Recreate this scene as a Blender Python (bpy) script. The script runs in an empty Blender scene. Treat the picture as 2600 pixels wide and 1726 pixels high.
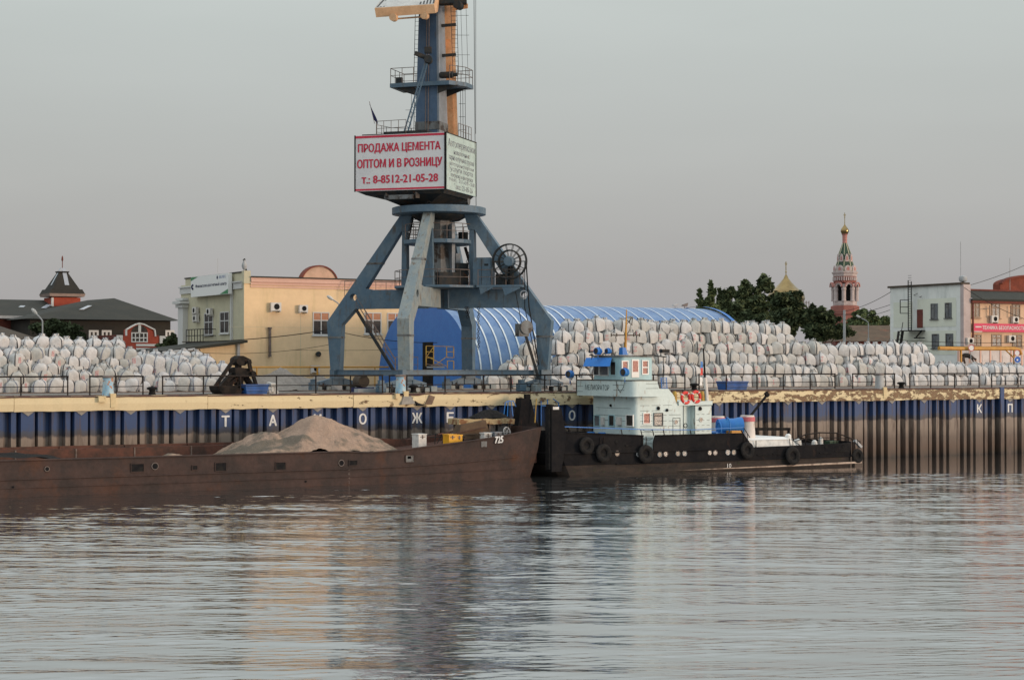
import bpy, bmesh, math, random
from math import sin, cos, pi, radians, sqrt, atan2, hypot
from mathutils import Vector, Matrix
random.seed(7)
SC = bpy.context.scene
COL = SC.collection
# ------------------------------------------------------------------ camera
# world axes: X along the quay (upstream), Y inland, Z up, water at z = 0
FPX = 4600.0; TH = radians(30.5); EYE = 7.25; HORY = 926.0
CX, CY = -125.2 * sin(TH), -125.2 * cos(TH)
CT, ST = cos(TH), sin(TH)
PITCH = math.atan((HORY - 863) / FPX)
cam_d = bpy.data.cameras.new('camera')
cam = bpy.data.objects.new('camera', cam_d)
COL.objects.link(cam)
cam.location = (CX, CY, EYE)
cam.rotation_euler = (pi / 2 + PITCH, 0, -TH)
cam_d.sensor_width = 36.0
cam_d.lens = FPX / 2600.0 * 36.0
cam_d.clip_start = 1.0
cam_d.clip_end = 9000.0
SC.camera = cam
# ------------------------------------------------------------------ light
SC.view_settings.view_transform = 'Standard'
SC.view_settings.look = 'None'
SC.view_settings.gamma = 1.0
SC.view_settings.exposure = 0.22
SUN_EL, SUN_AZ = radians(5.0), atan2(-0.80, 0.60)      # low evening sun behind the far bank, to the right
world = bpy.data.worlds.new('World')
SC.world = world
world.use_nodes = True
wn, wl = world.node_tree.nodes, world.node_tree.links
bg = wn['Background']
sky = wn.new('ShaderNodeTexSky')
sky.sky_type = 'NISHITA'
sky.sun_disc = False
sky.sun_elevation = SUN_EL
sky.sun_rotation = pi / 2 - SUN_AZ
sky.air_density = 1.0
sky.dust_density = 3.0
sky.ozone_density = 1.5
# an even evening overcast veil over the clear sky: greyer at the horizon all the way round, paler higher up
tc = wn.new('ShaderNodeTexCoord')
sep = wn.new('ShaderNodeSeparateXYZ')
wl.new(tc.outputs['Generated'], sep.inputs[0])
ramp = wn.new('ShaderNodeValToRGB')
wl.new(sep.outputs['Z'], ramp.inputs[0])
SKYC = [(0.0, (0.358, 0.345, 0.352)), (0.045, (0.378, 0.368, 0.370)), (0.10, (0.425, 0.428, 0.420)),
        (0.20, (0.505, 0.540, 0.522)), (0.45, (0.84, 0.90, 0.90)), (1.0, (1.10, 1.18, 1.20))]
els = ramp.color_ramp.elements
els[0].position, els[0].color = SKYC[0][0], (*SKYC[0][1], 1)
els[1].position, els[1].color = SKYC[-1][0], (*SKYC[-1][1], 1)
for p_, c_ in SKYC[1:-1]:
    e_ = els.new(p_); e_.color = (*c_, 1)
veil = wn.new('ShaderNodeMix'); veil.data_type = 'RGBA'; veil.blend_type = 'MULTIPLY'
veil.inputs[0].default_value = 1.0
veil.inputs[7].default_value = (9.0, 9.0, 9.0, 1)
skn = wn.new('ShaderNodeTexNoise'); skn.inputs['Scale'].default_value = 3.0; skn.inputs['Detail'].default_value = 4
skm = wn.new('ShaderNodeMapping'); skm.inputs['Scale'].default_value = (1, 1, 5); wl.new(tc.outputs['Generated'], skm.inputs[0]); wl.new(skm.outputs[0], skn.inputs[0])
skr = wn.new('ShaderNodeMapRange'); skr.inputs[1].default_value = .3; skr.inputs[2].default_value = .7; skr.inputs[3].default_value = .965; skr.inputs[4].default_value = 1.035
wl.new(skn.outputs[0], skr.inputs[0])
skx = wn.new('ShaderNodeMix'); skx.data_type = 'RGBA'; skx.blend_type = 'MULTIPLY'; skx.inputs[0].default_value = 1.0
wl.new(ramp.outputs[0], skx.inputs[6]); wl.new(skr.outputs[0], skx.inputs[7])
wl.new(skx.outputs[2], veil.inputs[6])
mixs = wn.new('ShaderNodeMix'); mixs.data_type = 'RGBA'
mixs.inputs[0].default_value = 0.86
wl.new(sky.outputs[0], mixs.inputs[6]); wl.new(veil.outputs[2], mixs.inputs[7])
wl.new(mixs.outputs[2], bg.inputs[0])
bg.inputs[1].default_value = 0.115
sun_d = bpy.data.lights.new('sun', 'SUN')
sun_d.energy = 2.0
sun_d.angle = radians(16)
sun_d.color = (1.0, 0.74, 0.54)
sun = bpy.data.objects.new('sun', sun_d)
COL.objects.link(sun)
sun.location = (60, -150, 60)
sdir = Vector((cos(SUN_AZ) * cos(SUN_EL), sin(SUN_AZ) * cos(SUN_EL), sin(SUN_EL)))
sun.rotation_euler = sdir.to_track_quat('Z', 'Y').to_euler()

# ------------------------------------------------------------------ survey helpers: sight lines from the photograph cut by real planes
def sight(px, py):
    x = (px - 1300) / FPX; z = (863 - py) / FPX
    y = cos(PITCH) - z * sin(PITCH); zz = sin(PITCH) + z * cos(PITCH)
    return x * CT + y * ST, -x * ST + y * CT, zz
def T(px, py, t):
    d = sight(px, py); k = (t - CY) / d[1]
    return CX + k * d[0], EYE + k * d[2]
def S(px, py, s):
    d = sight(px, py); k = (s - CX) / d[0]
    return CY + k * d[1], EYE + k * d[2]
def D(px, py, depth):
    d = sight(px, py)
    return Vector((CX + depth * d[0], CY + depth * d[1], EYE + depth * d[2]))
def TV(px, py, t):
    s, z = T(px, py, t); return Vector((s, t, z))

# ------------------------------------------------------------------ materials
MATS = {}
def mat(name, col, col2=None, scale=2.0, lo=.42, hi=.62, rough=.7, metal=0.0, bump=0.0, bscale=20.0,
        stretch=(1, 1, 1), col3=None, scale3=6.0, lo3=.6, hi3=.68, stretch3=(1, 1, 1), fine=.12, spec=.4, vary=0.0, bstretch=(1, 1, 1)):
    m = bpy.data.materials.new(name); m.use_nodes = True
    n, l = m.node_tree.nodes, m.node_tree.links
    b = n['Principled BSDF']
    b.inputs['Roughness'].default_value = rough
    b.inputs['Metallic'].default_value = metal
    b.inputs['Specular IOR Level'].default_value = spec
    t_ = n.new('ShaderNodeTexCoord')
    def noise(sc, st, det=5, off=0.0):
        mp = n.new('ShaderNodeMapping'); mp.inputs['Scale'].default_value = st
        mp.inputs['Location'].default_value = (off, off * 1.7, off * .6)
        l.new(t_.outputs['Object'], mp.inputs[0])
        x = n.new('ShaderNodeTexNoise'); x.inputs['Scale'].default_value = sc; x.inputs['Detail'].default_value = det
        x.inputs['Roughness'].default_value = .62
        l.new(mp.outputs[0], x.inputs[0]); return x.outputs[0]
    def rng(sock, a, c):
        r = n.new('ShaderNodeMapRange'); r.inputs[1].default_value = a; r.inputs[2].default_value = c
        l.new(sock, r.inputs[0]); return r.outputs[0]
    def mix(f, a, c, mode='MIX'):
        x = n.new('ShaderNodeMix'); x.data_type = 'RGBA'; x.blend_type = mode
        for i, v in ((0, f), (6, a), (7, c)):
            if isinstance(v, (int, float)): x.inputs[i].default_value = v
            elif isinstance(v, tuple): x.inputs[i].default_value = (*v, 1)
            else: l.new(v, x.inputs[i])
        return x.outputs[2]
    c = tuple(col)
    if col2 is not None: c = mix(rng(noise(scale, stretch), lo, hi), c, tuple(col2))
    if col3 is not None: c = mix(rng(noise(scale3, stretch3, 6, 3.1), lo3, hi3), c, tuple(col3))
    if fine > 0:
        f = rng(noise(scale * 6, (1, 1, 1), 4, 9.0), .25, .75)
        v = n.new('ShaderNodeMapRange'); v.inputs[3].default_value = 1 - fine; v.inputs[4].default_value = 1 + fine
        l.new(f, v.inputs[0])
        cb = n.new('ShaderNodeCombineColor')
        for i in range(3): l.new(v.outputs[0], cb.inputs[i])
        c = mix(1.0, c, cb.outputs[0], 'MULTIPLY')
    if vary > 0:
        oi = n.new('ShaderNodeObjectInfo'); v = n.new('ShaderNodeMapRange'); v.inputs[3].default_value = 1 - vary; v.inputs[4].default_value = 1 + vary * .6
        l.new(oi.outputs['Random'], v.inputs[0]); cb = n.new('ShaderNodeCombineColor'); pw_ = n.new('ShaderNodeMath'); pw_.operation = 'POWER'; pw_.inputs[1].default_value = 1.25; l.new(v.outputs[0], pw_.inputs[0])
        l.new(v.outputs[0], cb.inputs[0]); l.new(v.outputs[0], cb.inputs[1]); l.new(pw_.outputs[0], cb.inputs[2]); c = mix(1.0, c, cb.outputs[0], 'MULTIPLY')
    if isinstance(c, tuple): b.inputs['Base Color'].default_value = (*c, 1)
    else: l.new(c, b.inputs['Base Color'])
    if bump > 0:
        bp = n.new('ShaderNodeBump'); bp.inputs['Strength'].default_value = 1.0; bp.inputs['Distance'].default_value = bump
        l.new(noise(bscale, bstretch, 4, 5.0), bp.inputs['Height']); l.new(bp.outputs[0], b.inputs['Normal'])
    MATS[name] = m
    return m

RUST = (.085, .036, .018); RUST2 = (.16, .066, .03); DARKR = (.028, .020, .017)
M = {}
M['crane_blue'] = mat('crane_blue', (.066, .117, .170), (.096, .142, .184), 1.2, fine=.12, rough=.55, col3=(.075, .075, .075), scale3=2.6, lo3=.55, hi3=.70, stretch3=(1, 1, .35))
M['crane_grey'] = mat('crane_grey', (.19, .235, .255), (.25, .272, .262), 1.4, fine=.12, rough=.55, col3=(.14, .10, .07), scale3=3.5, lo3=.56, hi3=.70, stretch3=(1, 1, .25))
M['crane_deep'] = mat('crane_deep', (.043, .085, .155), (.062, .105, .172), 1.0, fine=.12, rough=.5, col3=(.07, .06, .05), scale3=2.5, lo3=.62, hi3=.75, stretch3=(1, 1, .2))
M['crane_pale'] = mat('crane_pale', (.20, .225, .26), (.17, .19, .21), 1.2, fine=.1, rough=.5, col3=(.2, .12, .08), scale3=5, lo3=.63, hi3=.7)
M['crane_dark'] = mat('crane_dark', (.022, .028, .033), (.045, .04, .035), 2.0, rough=.75, spec=.15, col3=RUST, scale3=2.5, lo3=.6, hi3=.7)
M['crane_worn'] = mat('crane_worn', (.15, .165, .175), (.09, .09, .09), 1.2, .4, .6, stretch=(1, 1, .3), rough=.6, col3=(.04, .03, .025), scale3=1.5, lo3=.53, hi3=.6)
M['boom_orange'] = mat('boom_orange', (.56, .26, .11), (.64, .36, .19), 1.0, rough=.5, col3=(.25, .10, .045), scale3=4, lo3=.62, hi3=.7)
M['boom_sunlit'] = mat('boom_sunlit', (.60, .37, .21), (.52, .31, .17), 1.2, rough=.55, col3=(.28, .15, .08), scale3=5, lo3=.64, hi3=.7)  # paler copy of the boom orange, sunlight put into the colour
M['weight_white'] = mat('weight_white', (.52, .52, .50), (.42, .42, .41), 2.0, rough=.55)
M['black'] = mat('black', (.012, .012, .014), (.022, .021, .02), 3.0, rough=.8, spec=.05)
M['sign_white'] = mat('sign_white', (.62, .62, .63), (.56, .56, .58), .8, fine=.03, rough=.6)
M['sign_red'] = mat('sign_red', (.50, .022, .055), (.44, .018, .05), 1.2, fine=.06, rough=.55)
M['sign_mint'] = mat('sign_mint', (.40, .50, .48), (.34, .43, .41), 1.5, fine=.06, rough=.6, col3=(.30, .22, .14), scale3=3, lo3=.62, hi3=.7)
M['sign_grey'] = mat('sign_grey', (.11, .12, .15), (.30, .32, .33), 3.0, .45, .6, fine=.1)
M['rail_rust'] = mat('rail_rust', (.16, .13, .12), (.11, .08, .065), 4.0, rough=.7)
M['rail_black'] = mat('rail_black', (.016, .015, .016), (.035, .026, .022), 3.0, rough=.8, spec=.1)
M['cap'] = None
M['concrete'] = mat('concrete', (.24, .225, .205), (.30, .28, .25), .8, rough=.9, fine=.12, bump=.01)
M['quay'] = mat('quay', (.17, .165, .155), (.23, .22, .205), .3, rough=.95, fine=.15)
M['cream'] = mat('cream', (.64, .52, .31), (.58, .46, .27), 1.0, rough=.85, fine=.08, col3=(.24, .13, .06), scale3=2.4, lo3=.62, hi3=.69)
M['bollard'] = mat('bollard', (.24, .42, .56), (.42, .52, .56), 2.5, rough=.6, col3=(.40, .16, .06), scale3=3.5, lo3=.56, hi3=.62)
M['hang_blue'] = mat('hang_blue', (.030, .145, .45), (.036, .165, .48), 1.2, fine=.06, rough=.5)
M['hang_skin'] = mat('hang_skin', (.125, .225, .42), (.175, .27, .44), .9, fine=.08, rough=.45, metal=.25, col3=(.09, .17, .36), scale3=.8, lo3=.5, hi3=.7)
M['seam_white'] = mat('seam_white', (.70, .76, .80), fine=.05, rough=.3, metal=.2)
M['bag'] = mat('bag', (.53, .525, .52), (.45, .445, .44), 2.2, .42, .66, fine=.08, vary=.16, rough=.8, bump=.055, bscale=5.5, bstretch=(1, 1, .45), col3=(.40, .37, .34), scale3=2.2, lo3=.60, hi3=.74)
M['bag2'] = mat('bag2', (.58, .575, .575), (.49, .49, .50), 2.2, .42, .66, fine=.08, vary=.16, rough=.75, bump=.06, bscale=6, bstretch=(1, 1, .5), col3=(.34, .38, .48), scale3=2.0, lo3=.60, hi3=.72)
M['strap'] = mat('strap', (.028, .028, .033), (.06, .06, .066), 6.0, rough=.8)
M['strap_grey'] = mat('strap_grey', (.20, .22, .27), (.12, .13, .18), 6.0, rough=.8)
M['print_red'] = mat('print_red', (.52, .16, .18), (.56, .42, .41), 9.0, .45, .62, rough=.8)
M['barge'] = mat('barge', (.066, .043, .038), (.043, .033, .031), .7, .38, .62, fine=.16, rough=.8, spec=.15, col3=(.085, .042, .028), scale3=1.1, lo3=.56, hi3=.74, stretch3=(.6, .6, .5), bump=.02, bscale=2.2)
M['barge_in'] = mat('barge_in', (.105, .043, .030), (.05, .028, .022), 1.0, fine=.15, rough=.8)
M['sand'] = mat('sand', (.30, .215, .165), (.36, .255, .195), 1.6, fine=.16, rough=1.0, col3=(.150, .125, .100), scale3=.42, lo3=.48, hi3=.56, bump=.09, bscale=5, spec=.1)
M['tug_black'] = mat('tug_black', (.0105, .0105, .0125), (.018, .0165, .017), .9, .4, .65, fine=.2, rough=.85, spec=.08, col3=(.036, .022, .018), scale3=2.0, lo3=.63, hi3=.74, stretch3=(1, 1, .4), bump=.015, bscale=2.5)
M['tug_low'] = mat('tug_low', (.030, .027, .026), (.055, .042, .036), 1.2, .4, .62, stretch=(.5, .5, 1.5), fine=.2, rough=.8, spec=.12, col3=(.035, .05, .022), scale3=2.2, lo3=.60, hi3=.70)
M['tug_white'] = mat('tug_white', (.56, .66, .655), (.50, .60, .60), .9, fine=.05, rough=.5, col3=(.27, .20, .14), scale3=2.6, lo3=.61, hi3=.70, stretch3=(1, 1, .35))
M['tug_cyan'] = mat('tug_cyan', (.34, .52, .56), (.30, .47, .52), 1.2, fine=.06, rough=.5)
M['tug_frame'] = mat('tug_frame', (.74, .74, .72), fine=.05, rough=.5)
M['tug_blue'] = mat('tug_blue', (.02, .155, .50), (.025, .17, .46), 2.0, fine=.08, rough=.5)
M['awning'] = mat('awning', (.022, .17, .54), (.028, .19, .58), 3.0, fine=.06, rough=.7)
M['glass_red'] = mat('glass_red', (.19, .045, .04), (.24, .07, .055), 2.0, fine=.08, rough=.35, spec=.25)
M['glass_dark'] = mat('glass_dark', (.022, .022, .024), (.06, .05, .042), 1.6, fine=.1, rough=.3, spec=.25)
M['glass_grey'] = mat('glass_grey', (.10, .11, .125), (.19, .19, .19), 1.2, fine=.1, rough=.3, spec=.25)
M['blind_red'] = mat('blind_red', (.40, .165, .085), (.44, .20, .11), 2.0, fine=.06, rough=.5)
M['ring_red'] = mat('ring_red', (.62, .035, .025), (.55, .03, .025), 3, fine=.05, rough=.5)
M['rubber'] = mat('rubber', (.014, .014, .015), (.026, .024, .023), 5, fine=.2, rough=.9, spec=.1)
M['yellow'] = mat('yellow', (.70, .36, .012), (.62, .30, .012), 2.5, fine=.08, rough=.5)
M['pipe_orange'] = mat('pipe_orange', (.50, .25, .035), (.44, .20, .03), 2.5, fine=.08, rough=.55)
M['white_paint'] = mat('white_paint', (.66, .66, .64), (.52, .52, .51), 3.0, fine=.06, rough=.6)
M['funnel_white'] = mat('funnel_white', (.64, .60, .57), (.56, .52, .49), 1.5, fine=.05, rough=.6, col3=(.40, .22, .09), scale3=2.2, lo3=.58, hi3=.68, stretch3=(1, 1, .3))
M['funnel_red'] = mat('funnel_red', (.50, .13, .15), fine=.06, rough=.6)
M['grab'] = mat('grab', (.014, .013, .013), (.030, .024, .021), 2.0, fine=.2, rough=.8, spec=.1, col3=(.07, .035, .022), scale3=3.5, lo3=.58, hi3=.68)
M['bin_blue'] = mat('bin_blue', (.024, .105, .36), (.03, .09, .27), 1.6, fine=.1, rough=.55)
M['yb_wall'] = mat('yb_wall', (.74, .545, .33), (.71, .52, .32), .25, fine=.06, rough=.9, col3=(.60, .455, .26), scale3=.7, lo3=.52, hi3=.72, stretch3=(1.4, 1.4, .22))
M['yb_pink'] = mat('yb_pink', (.66, .42, .335), (.62, .39, .315), .6, fine=.04, rough=.9)
M['yb_trim'] = mat('yb_trim', (.55, .55, .54), fine=.04, rough=.85)
M['yb_olive_shade'] = mat('yb_olive_shade', (.52, .485, .35), (.49, .46, .335), .4, fine=.06, rough=.9, col3=(.41, .395, .29), scale3=.7, lo3=.52, hi3=.72, stretch3=(1.4, 1.4, .22))  # yellow plaster of the shaded side, its shade put into the colour
M['ac'] = mat('ac', (.60, .58, .55), (.50, .48, .46), 3, fine=.05, rough=.6)
M['roof_dark'] = mat('roof_dark', (.022, .023, .018), (.031, .030, .023), .5, fine=.10, rough=.85)
M['roof_dark2'] = mat('roof_dark2', (.019, .018, .016), (.027, .024, .019), .6, fine=.10, rough=.85)
M['roof_brown'] = mat('roof_brown', (.070, .052, .038), (.055, .042, .032), .6, fine=.14, rough=.9)
M['roof_rust'] = mat('roof_rust', (.085, .055, .036), (.12, .08, .05), .5, fine=.2, rough=.9, col3=(.16, .06, .035), scale3=.5, lo3=.58, hi3=.66)
M['brick_red'] = mat('brick_red', (.34, .066, .038), (.29, .055, .033), 1.2, fine=.12, rough=.9)
M['brick_dark'] = mat('brick_dark', (.16, .045, .032), (.12, .035, .028), .8, fine=.15, rough=.9)
M['skylight'] = mat('skylight', (.32, .35, .40), fine=.03, rough=.2)
M['rb_wall'] = mat('rb_wall', (.70, .715, .69), (.66, .675, .655), .3, fine=.06, rough=.9, col3=(.50, .53, .51), scale3=.7, lo3=.52, hi3=.72, stretch3=(1.4, 1.4, .22))
M['rb_panel'] = mat('rb_panel', (.64, .655, .565), (.61, .63, .545), .4, fine=.03, rough=.9)
M['pk_wall'] = mat('pk_wall', (.64, .44, .30), (.60, .41, .28), .3, fine=.06, rough=.9, col3=(.52, .37, .26), scale3=.7, lo3=.52, hi3=.72, stretch3=(1.4, 1.4, .22))
M['win_brown'] = mat('win_brown', (.23, .145, .095), (.28, .19, .13), 2, fine=.06, rough=.6)
M['banner'] = mat('banner', (.58, .035, .105), fine=.03, rough=.6)
M['gold'] = mat('gold', (.30, .215, .10), (.24, .17, .08), .4, fine=.08, rough=.16, metal=1.0)
M['gold_dull'] = mat('gold_dull', (.40, .32, .17), (.34, .27, .15), 1.0, fine=.08, rough=.35, metal=.7)
M['ch_white'] = mat('ch_white', (.47, .395, .385), (.40, .33, .32), .8, fine=.06, rough=.9)
M['ch_pink'] = mat('ch_pink', (.43, .20, .175), (.37, .165, .145), .8, fine=.08, rough=.9)
M['ch_red'] = mat('ch_red', (.29, .115, .092), (.24, .09, .075), .8, fine=.1, rough=.9)
M['ch_green'] = mat('ch_green', (.022, .062, .036), (.030, .055, .034), .7, fine=.12, rough=.6)
M['leaf'] = mat('leaf', (.058, .080, .040), (.090, .112, .052), .5, fine=.25, rough=.8, spec=.2)
M['leaf2'] = mat('leaf2', (.075, .104, .046), (.11, .138, .06), .5, fine=.25, rough=.8, spec=.2)
M['leaf3'] = mat('leaf3', (.042, .060, .031), (.064, .082, .040), .5, fine=.25, rough=.85, spec=.15)
M['bark'] = mat('bark', (.07, .055, .042), fine=.2, rough=.95)
M['pole'] = mat('pole', (.36, .37, .38), (.30, .31, .32), 1.5, fine=.08, rough=.7)
M['gravel'] = mat('gravel', (.23, .205, .185), (.29, .26, .235), 2.0, fine=.22, rough=1, bump=.04, bscale=9)
M['brick_brown'] = mat('brick_brown', (.21, .065, .045), (.15, .05, .036), 1.0, fine=.15, rough=.95, spec=.1)
M['turret_trim'] = mat('turret_trim', (.33, .25, .22), (.28, .21, .19), 1.0, rough=.9)
M['boot_tan'] = mat('boot_tan', (.42, .33, .27), (.20, .15, .12), 2.0, .45, .6, rough=.7)
M['flag_blue'] = mat('flag_blue', (.012, .016, .075), fine=.1, rough=.8)
M['coat'] = mat('coat', (.020, .018, .016), (.035, .026, .02), 4, rough=.9)
M['skin'] = mat('skin', (.34, .19, .13), fine=.05, rough=.6)
M['trouser'] = mat('trouser', (.07, .05, .045), fine=.15, rough=.9)
M['scaf_yellow'] = mat('scaf_yellow', (.42, .27, .05), (.30, .17, .05), 4, fine=.1, rough=.6)
M['letter_white'] = mat('letter_white', (.68, .69, .70), (.58, .58, .57), 3, fine=.08, rough=.7, col3=(.06, .09, .17), scale3=4.5, lo3=.68, hi3=.71)
M['letter_dark'] = mat('letter_dark', (.035, .05, .055), fine=.1, rough=.7)
M['white_flat'] = mat('white_flat', (.74, .74, .73), fine=.03, rough=.7)
M['sign_blue'] = mat('sign_blue', (.02, .12, .50), fine=.03, rough=.5)
M['fence_pink'] = mat('fence_pink', (.64, .585, .57), (.54, .49, .475), .8, fine=.05, rough=.9)

def posmat(name, build):
    m = bpy.data.materials.new(name); m.use_nodes = True
    build(m.node_tree.nodes, m.node_tree.links, m.node_tree.nodes['Principled BSDF']); return m
def piling_nodes(n, l, b):
    # steel paint bands at fixed heights: blue, a smoky line, bare tan, rust, dark waterline
    tcn = n.new('ShaderNodeNewGeometry'); sp = n.new('ShaderNodeSeparateXYZ'); l.new(tcn.outputs['Position'], sp.inputs[0])
    nz = n.new('ShaderNodeTexNoise'); nz.inputs['Scale'].default_value = 1.7; nz.inputs['Detail'].default_value = 6
    mp = n.new('ShaderNodeMapping'); mp.inputs['Scale'].default_value = (1, 1, .45); l.new(tcn.outputs['Position'], mp.inputs[0]); l.new(mp.outputs[0], nz.inputs[0])
    ma = n.new('ShaderNodeMath'); ma.operation = 'MULTIPLY_ADD'; ma.inputs[1].default_value = .62; l.new(nz.outputs[0], ma.inputs[0])
    sub = n.new('ShaderNodeMath'); sub.operation = 'ADD'; sub.inputs[1].default_value = -.31; l.new(sp.outputs['Z'], sub.inputs[0]); l.new(sub.outputs[0], ma.inputs[2])
    dv = n.new('ShaderNodeMath'); dv.operation = 'DIVIDE'; dv.inputs[1].default_value = 5.0; l.new(ma.outputs[0], dv.inputs[0])
    r = n.new('ShaderNodeValToRGB'); l.new(dv.outputs[0], r.inputs[0])
    st_ = [(0.0, (.018, .015, .013)), (.05, (.05, .032, .022)), (.14, (.080, .050, .036)), (.30, (.105, .077, .062)), (.44, (.185, .145, .118)), (.575, (.205, .165, .138)),
           (.60, (.050, .048, .060)), (.655, (.040, .055, .095)), (.675, (.022, .053, .142)), (1.0, (.022, .056, .158))]
    e = r.color_ramp.elements
    e[0].position, e[0].color = st_[0][0], (*st_[0][1], 1); e[1].position, e[1].color = 1.0, (*st_[-1][1], 1)
    for p, c in st_[1:-1]:
        x = e.new(p); x.color = (*c, 1)
    n2 = n.new('ShaderNodeTexNoise'); n2.inputs['Scale'].default_value = 2.4; n2.inputs['Detail'].default_value = 7
    mp2 = n.new('ShaderNodeMapping'); mp2.inputs['Scale'].default_value = (1.6, 1.6, .22); l.new(tcn.outputs['Position'], mp2.inputs[0]); l.new(mp2.outputs[0], n2.inputs[0])
    mr = n.new('ShaderNodeMapRange'); mr.inputs[1].default_value = .50; mr.inputs[2].default_value = .68; l.new(n2.outputs[0], mr.inputs[0])
    # rust takes over more of the wall towards the right end (+X)
    mx_ = n.new('ShaderNodeMapRange'); mx_.inputs[1].default_value = -10; mx_.inputs[2].default_value = 45; mx_.inputs[3].default_value = .62; mx_.inputs[4].default_value = 1.0
    l.new(sp.outputs['X'], mx_.inputs[0])
    mu = n.new('ShaderNodeMath'); mu.operation = 'MULTIPLY'; l.new(mr.outputs[0], mu.inputs[0]); l.new(mx_.outputs[0], mu.inputs[1])
    m2 = n.new('ShaderNodeMix'); m2.data_type = 'RGBA'; l.new(mu.outputs[0], m2.inputs[0]); l.new(r.outputs[0], m2.inputs[6]); m2.inputs[7].default_value = (.062, .040, .032, 1)
    l.new(m2.outputs[2], b.inputs['Base Color']); b.inputs['Roughness'].default_value = .65
M['piling'] = posmat('piling', piling_nodes)
def cap_nodes(n, l, b):
    g = n.new('ShaderNodeNewGeometry'); sp = n.new('ShaderNodeSeparateXYZ'); l.new(g.outputs['Position'], sp.inputs[0])
    mp = n.new('ShaderNodeMapping'); mp.inputs['Scale'].default_value = (.8, .8, 1.5); l.new(g.outputs['Position'], mp.inputs[0])
    nz = n.new('ShaderNodeTexNoise'); nz.inputs['Scale'].default_value = 1.9; nz.inputs['Detail'].default_value = 9; nz.inputs['Roughness'].default_value = .68; l.new(mp.outputs[0], nz.inputs[0])
    mr = n.new('ShaderNodeMapRange'); mr.inputs[1].default_value = -30; mr.inputs[2].default_value = 28; mr.inputs[3].default_value = -.13; mr.inputs[4].default_value = .05; l.new(sp.outputs['X'], mr.inputs[0])
    ad = n.new('ShaderNodeMath'); ad.operation = 'ADD'; l.new(nz.outputs[0], ad.inputs[0]); l.new(mr.outputs[0], ad.inputs[1])
    st_ = n.new('ShaderNodeMapRange'); st_.inputs[1].default_value = .53; st_.inputs[2].default_value = .56; l.new(ad.outputs[0], st_.inputs[0])
    n2 = n.new('ShaderNodeTexNoise'); n2.inputs['Scale'].default_value = 9; n2.inputs['Detail'].default_value = 4; l.new(g.outputs['Position'], n2.inputs[0])
    pa = n.new('ShaderNodeMix'); pa.data_type = 'RGBA'; l.new(n2.outputs[0], pa.inputs[0]); pa.inputs[6].default_value = (.60, .49, .30, 1); pa.inputs[7].default_value = (.70, .595, .39, 1)
    # where the paint is gone: brown masonry in courses
    br = n.new('ShaderNodeTexBrick'); br.inputs['Scale'].default_value = 3.2; br.inputs['Color1'].default_value = (.20, .125, .075, 1); br.inputs['Color2'].default_value = (.28, .18, .10, 1); br.inputs['Mortar'].default_value = (.10, .07, .05, 1)
    cx = n.new('ShaderNodeCombineXYZ'); l.new(sp.outputs['X'], cx.inputs[0]); l.new(sp.outputs['Z'], cx.inputs[1]); l.new(cx.outputs[0], br.inputs[0])
    m = n.new('ShaderNodeMix'); m.data_type = 'RGBA'; l.new(st_.outputs[0], m.inputs[0]); l.new(pa.outputs[2], m.inputs[6]); l.new(br.outputs[0], m.inputs[7])
    l.new(m.outputs[2], b.inputs['Base Color']); b.inputs['Roughness'].default_value = .9
    bp = n.new('ShaderNodeBump'); bp.inputs['Distance'].default_value = .04; l.new(st_.outputs[0], bp.inputs['Height']); bp.invert = True; l.new(bp.outputs[0], b.inputs['Normal'])
M['cap'] = posmat('cap_paint', cap_nodes)
def water_nodes(n, l, b):
    # dull green-brown river: mirror by grazing angle over a murky body
    n.remove(b); out = n['Material Output']
    g = n.new('ShaderNodeNewGeometry')
    mp = n.new('ShaderNodeMapping'); mp.vector_type = 'TEXTURE'; mp.inputs['Rotation'].default_value = (0, 0, -TH)
    mp.inputs['Scale'].default_value = (1.6, .8, 1); l.new(g.outputs['Position'], mp.inputs[0])
    x = n.new('ShaderNodeTexNoise'); x.inputs['Scale'].default_value = 4.5; x.inputs['Detail'].default_value = 3; l.new(mp.outputs[0], x.inputs[0])
    bp = n.new('ShaderNodeBump'); bp.inputs['Strength'].default_value = 1.0; bp.inputs['Distance'].default_value = .006
    l.new(x.outputs[0], bp.inputs['Height'])
    fr = n.new('ShaderNodeFresnel'); fr.inputs['IOR'].default_value = 1.36; l.new(bp.outputs[0], fr.inputs['Normal'])
    pw = n.new('ShaderNodeMath'); pw.operation = 'POWER'; pw.inputs[1].default_value = .43; l.new(fr.outputs[0], pw.inputs[0])
    df = n.new('ShaderNodeBsdfDiffuse'); df.inputs[0].default_value = (.034, .036, .036, 1)
    gl = n.new('ShaderNodeBsdfGlossy'); gl.inputs['Roughness'].default_value = .05; gl.inputs[0].default_value = (.99, .99, .99, 1); l.new(bp.outputs[0], gl.inputs['Normal'])
    mx = n.new('ShaderNodeMixShader'); l.new(pw.outputs[0], mx.inputs[0]); l.new(df.outputs[0], mx.inputs[1]); l.new(gl.outputs[0], mx.inputs[2])
    l.new(mx.outputs[0], out.inputs[0])
M['water'] = posmat('water', water_nodes)

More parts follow.
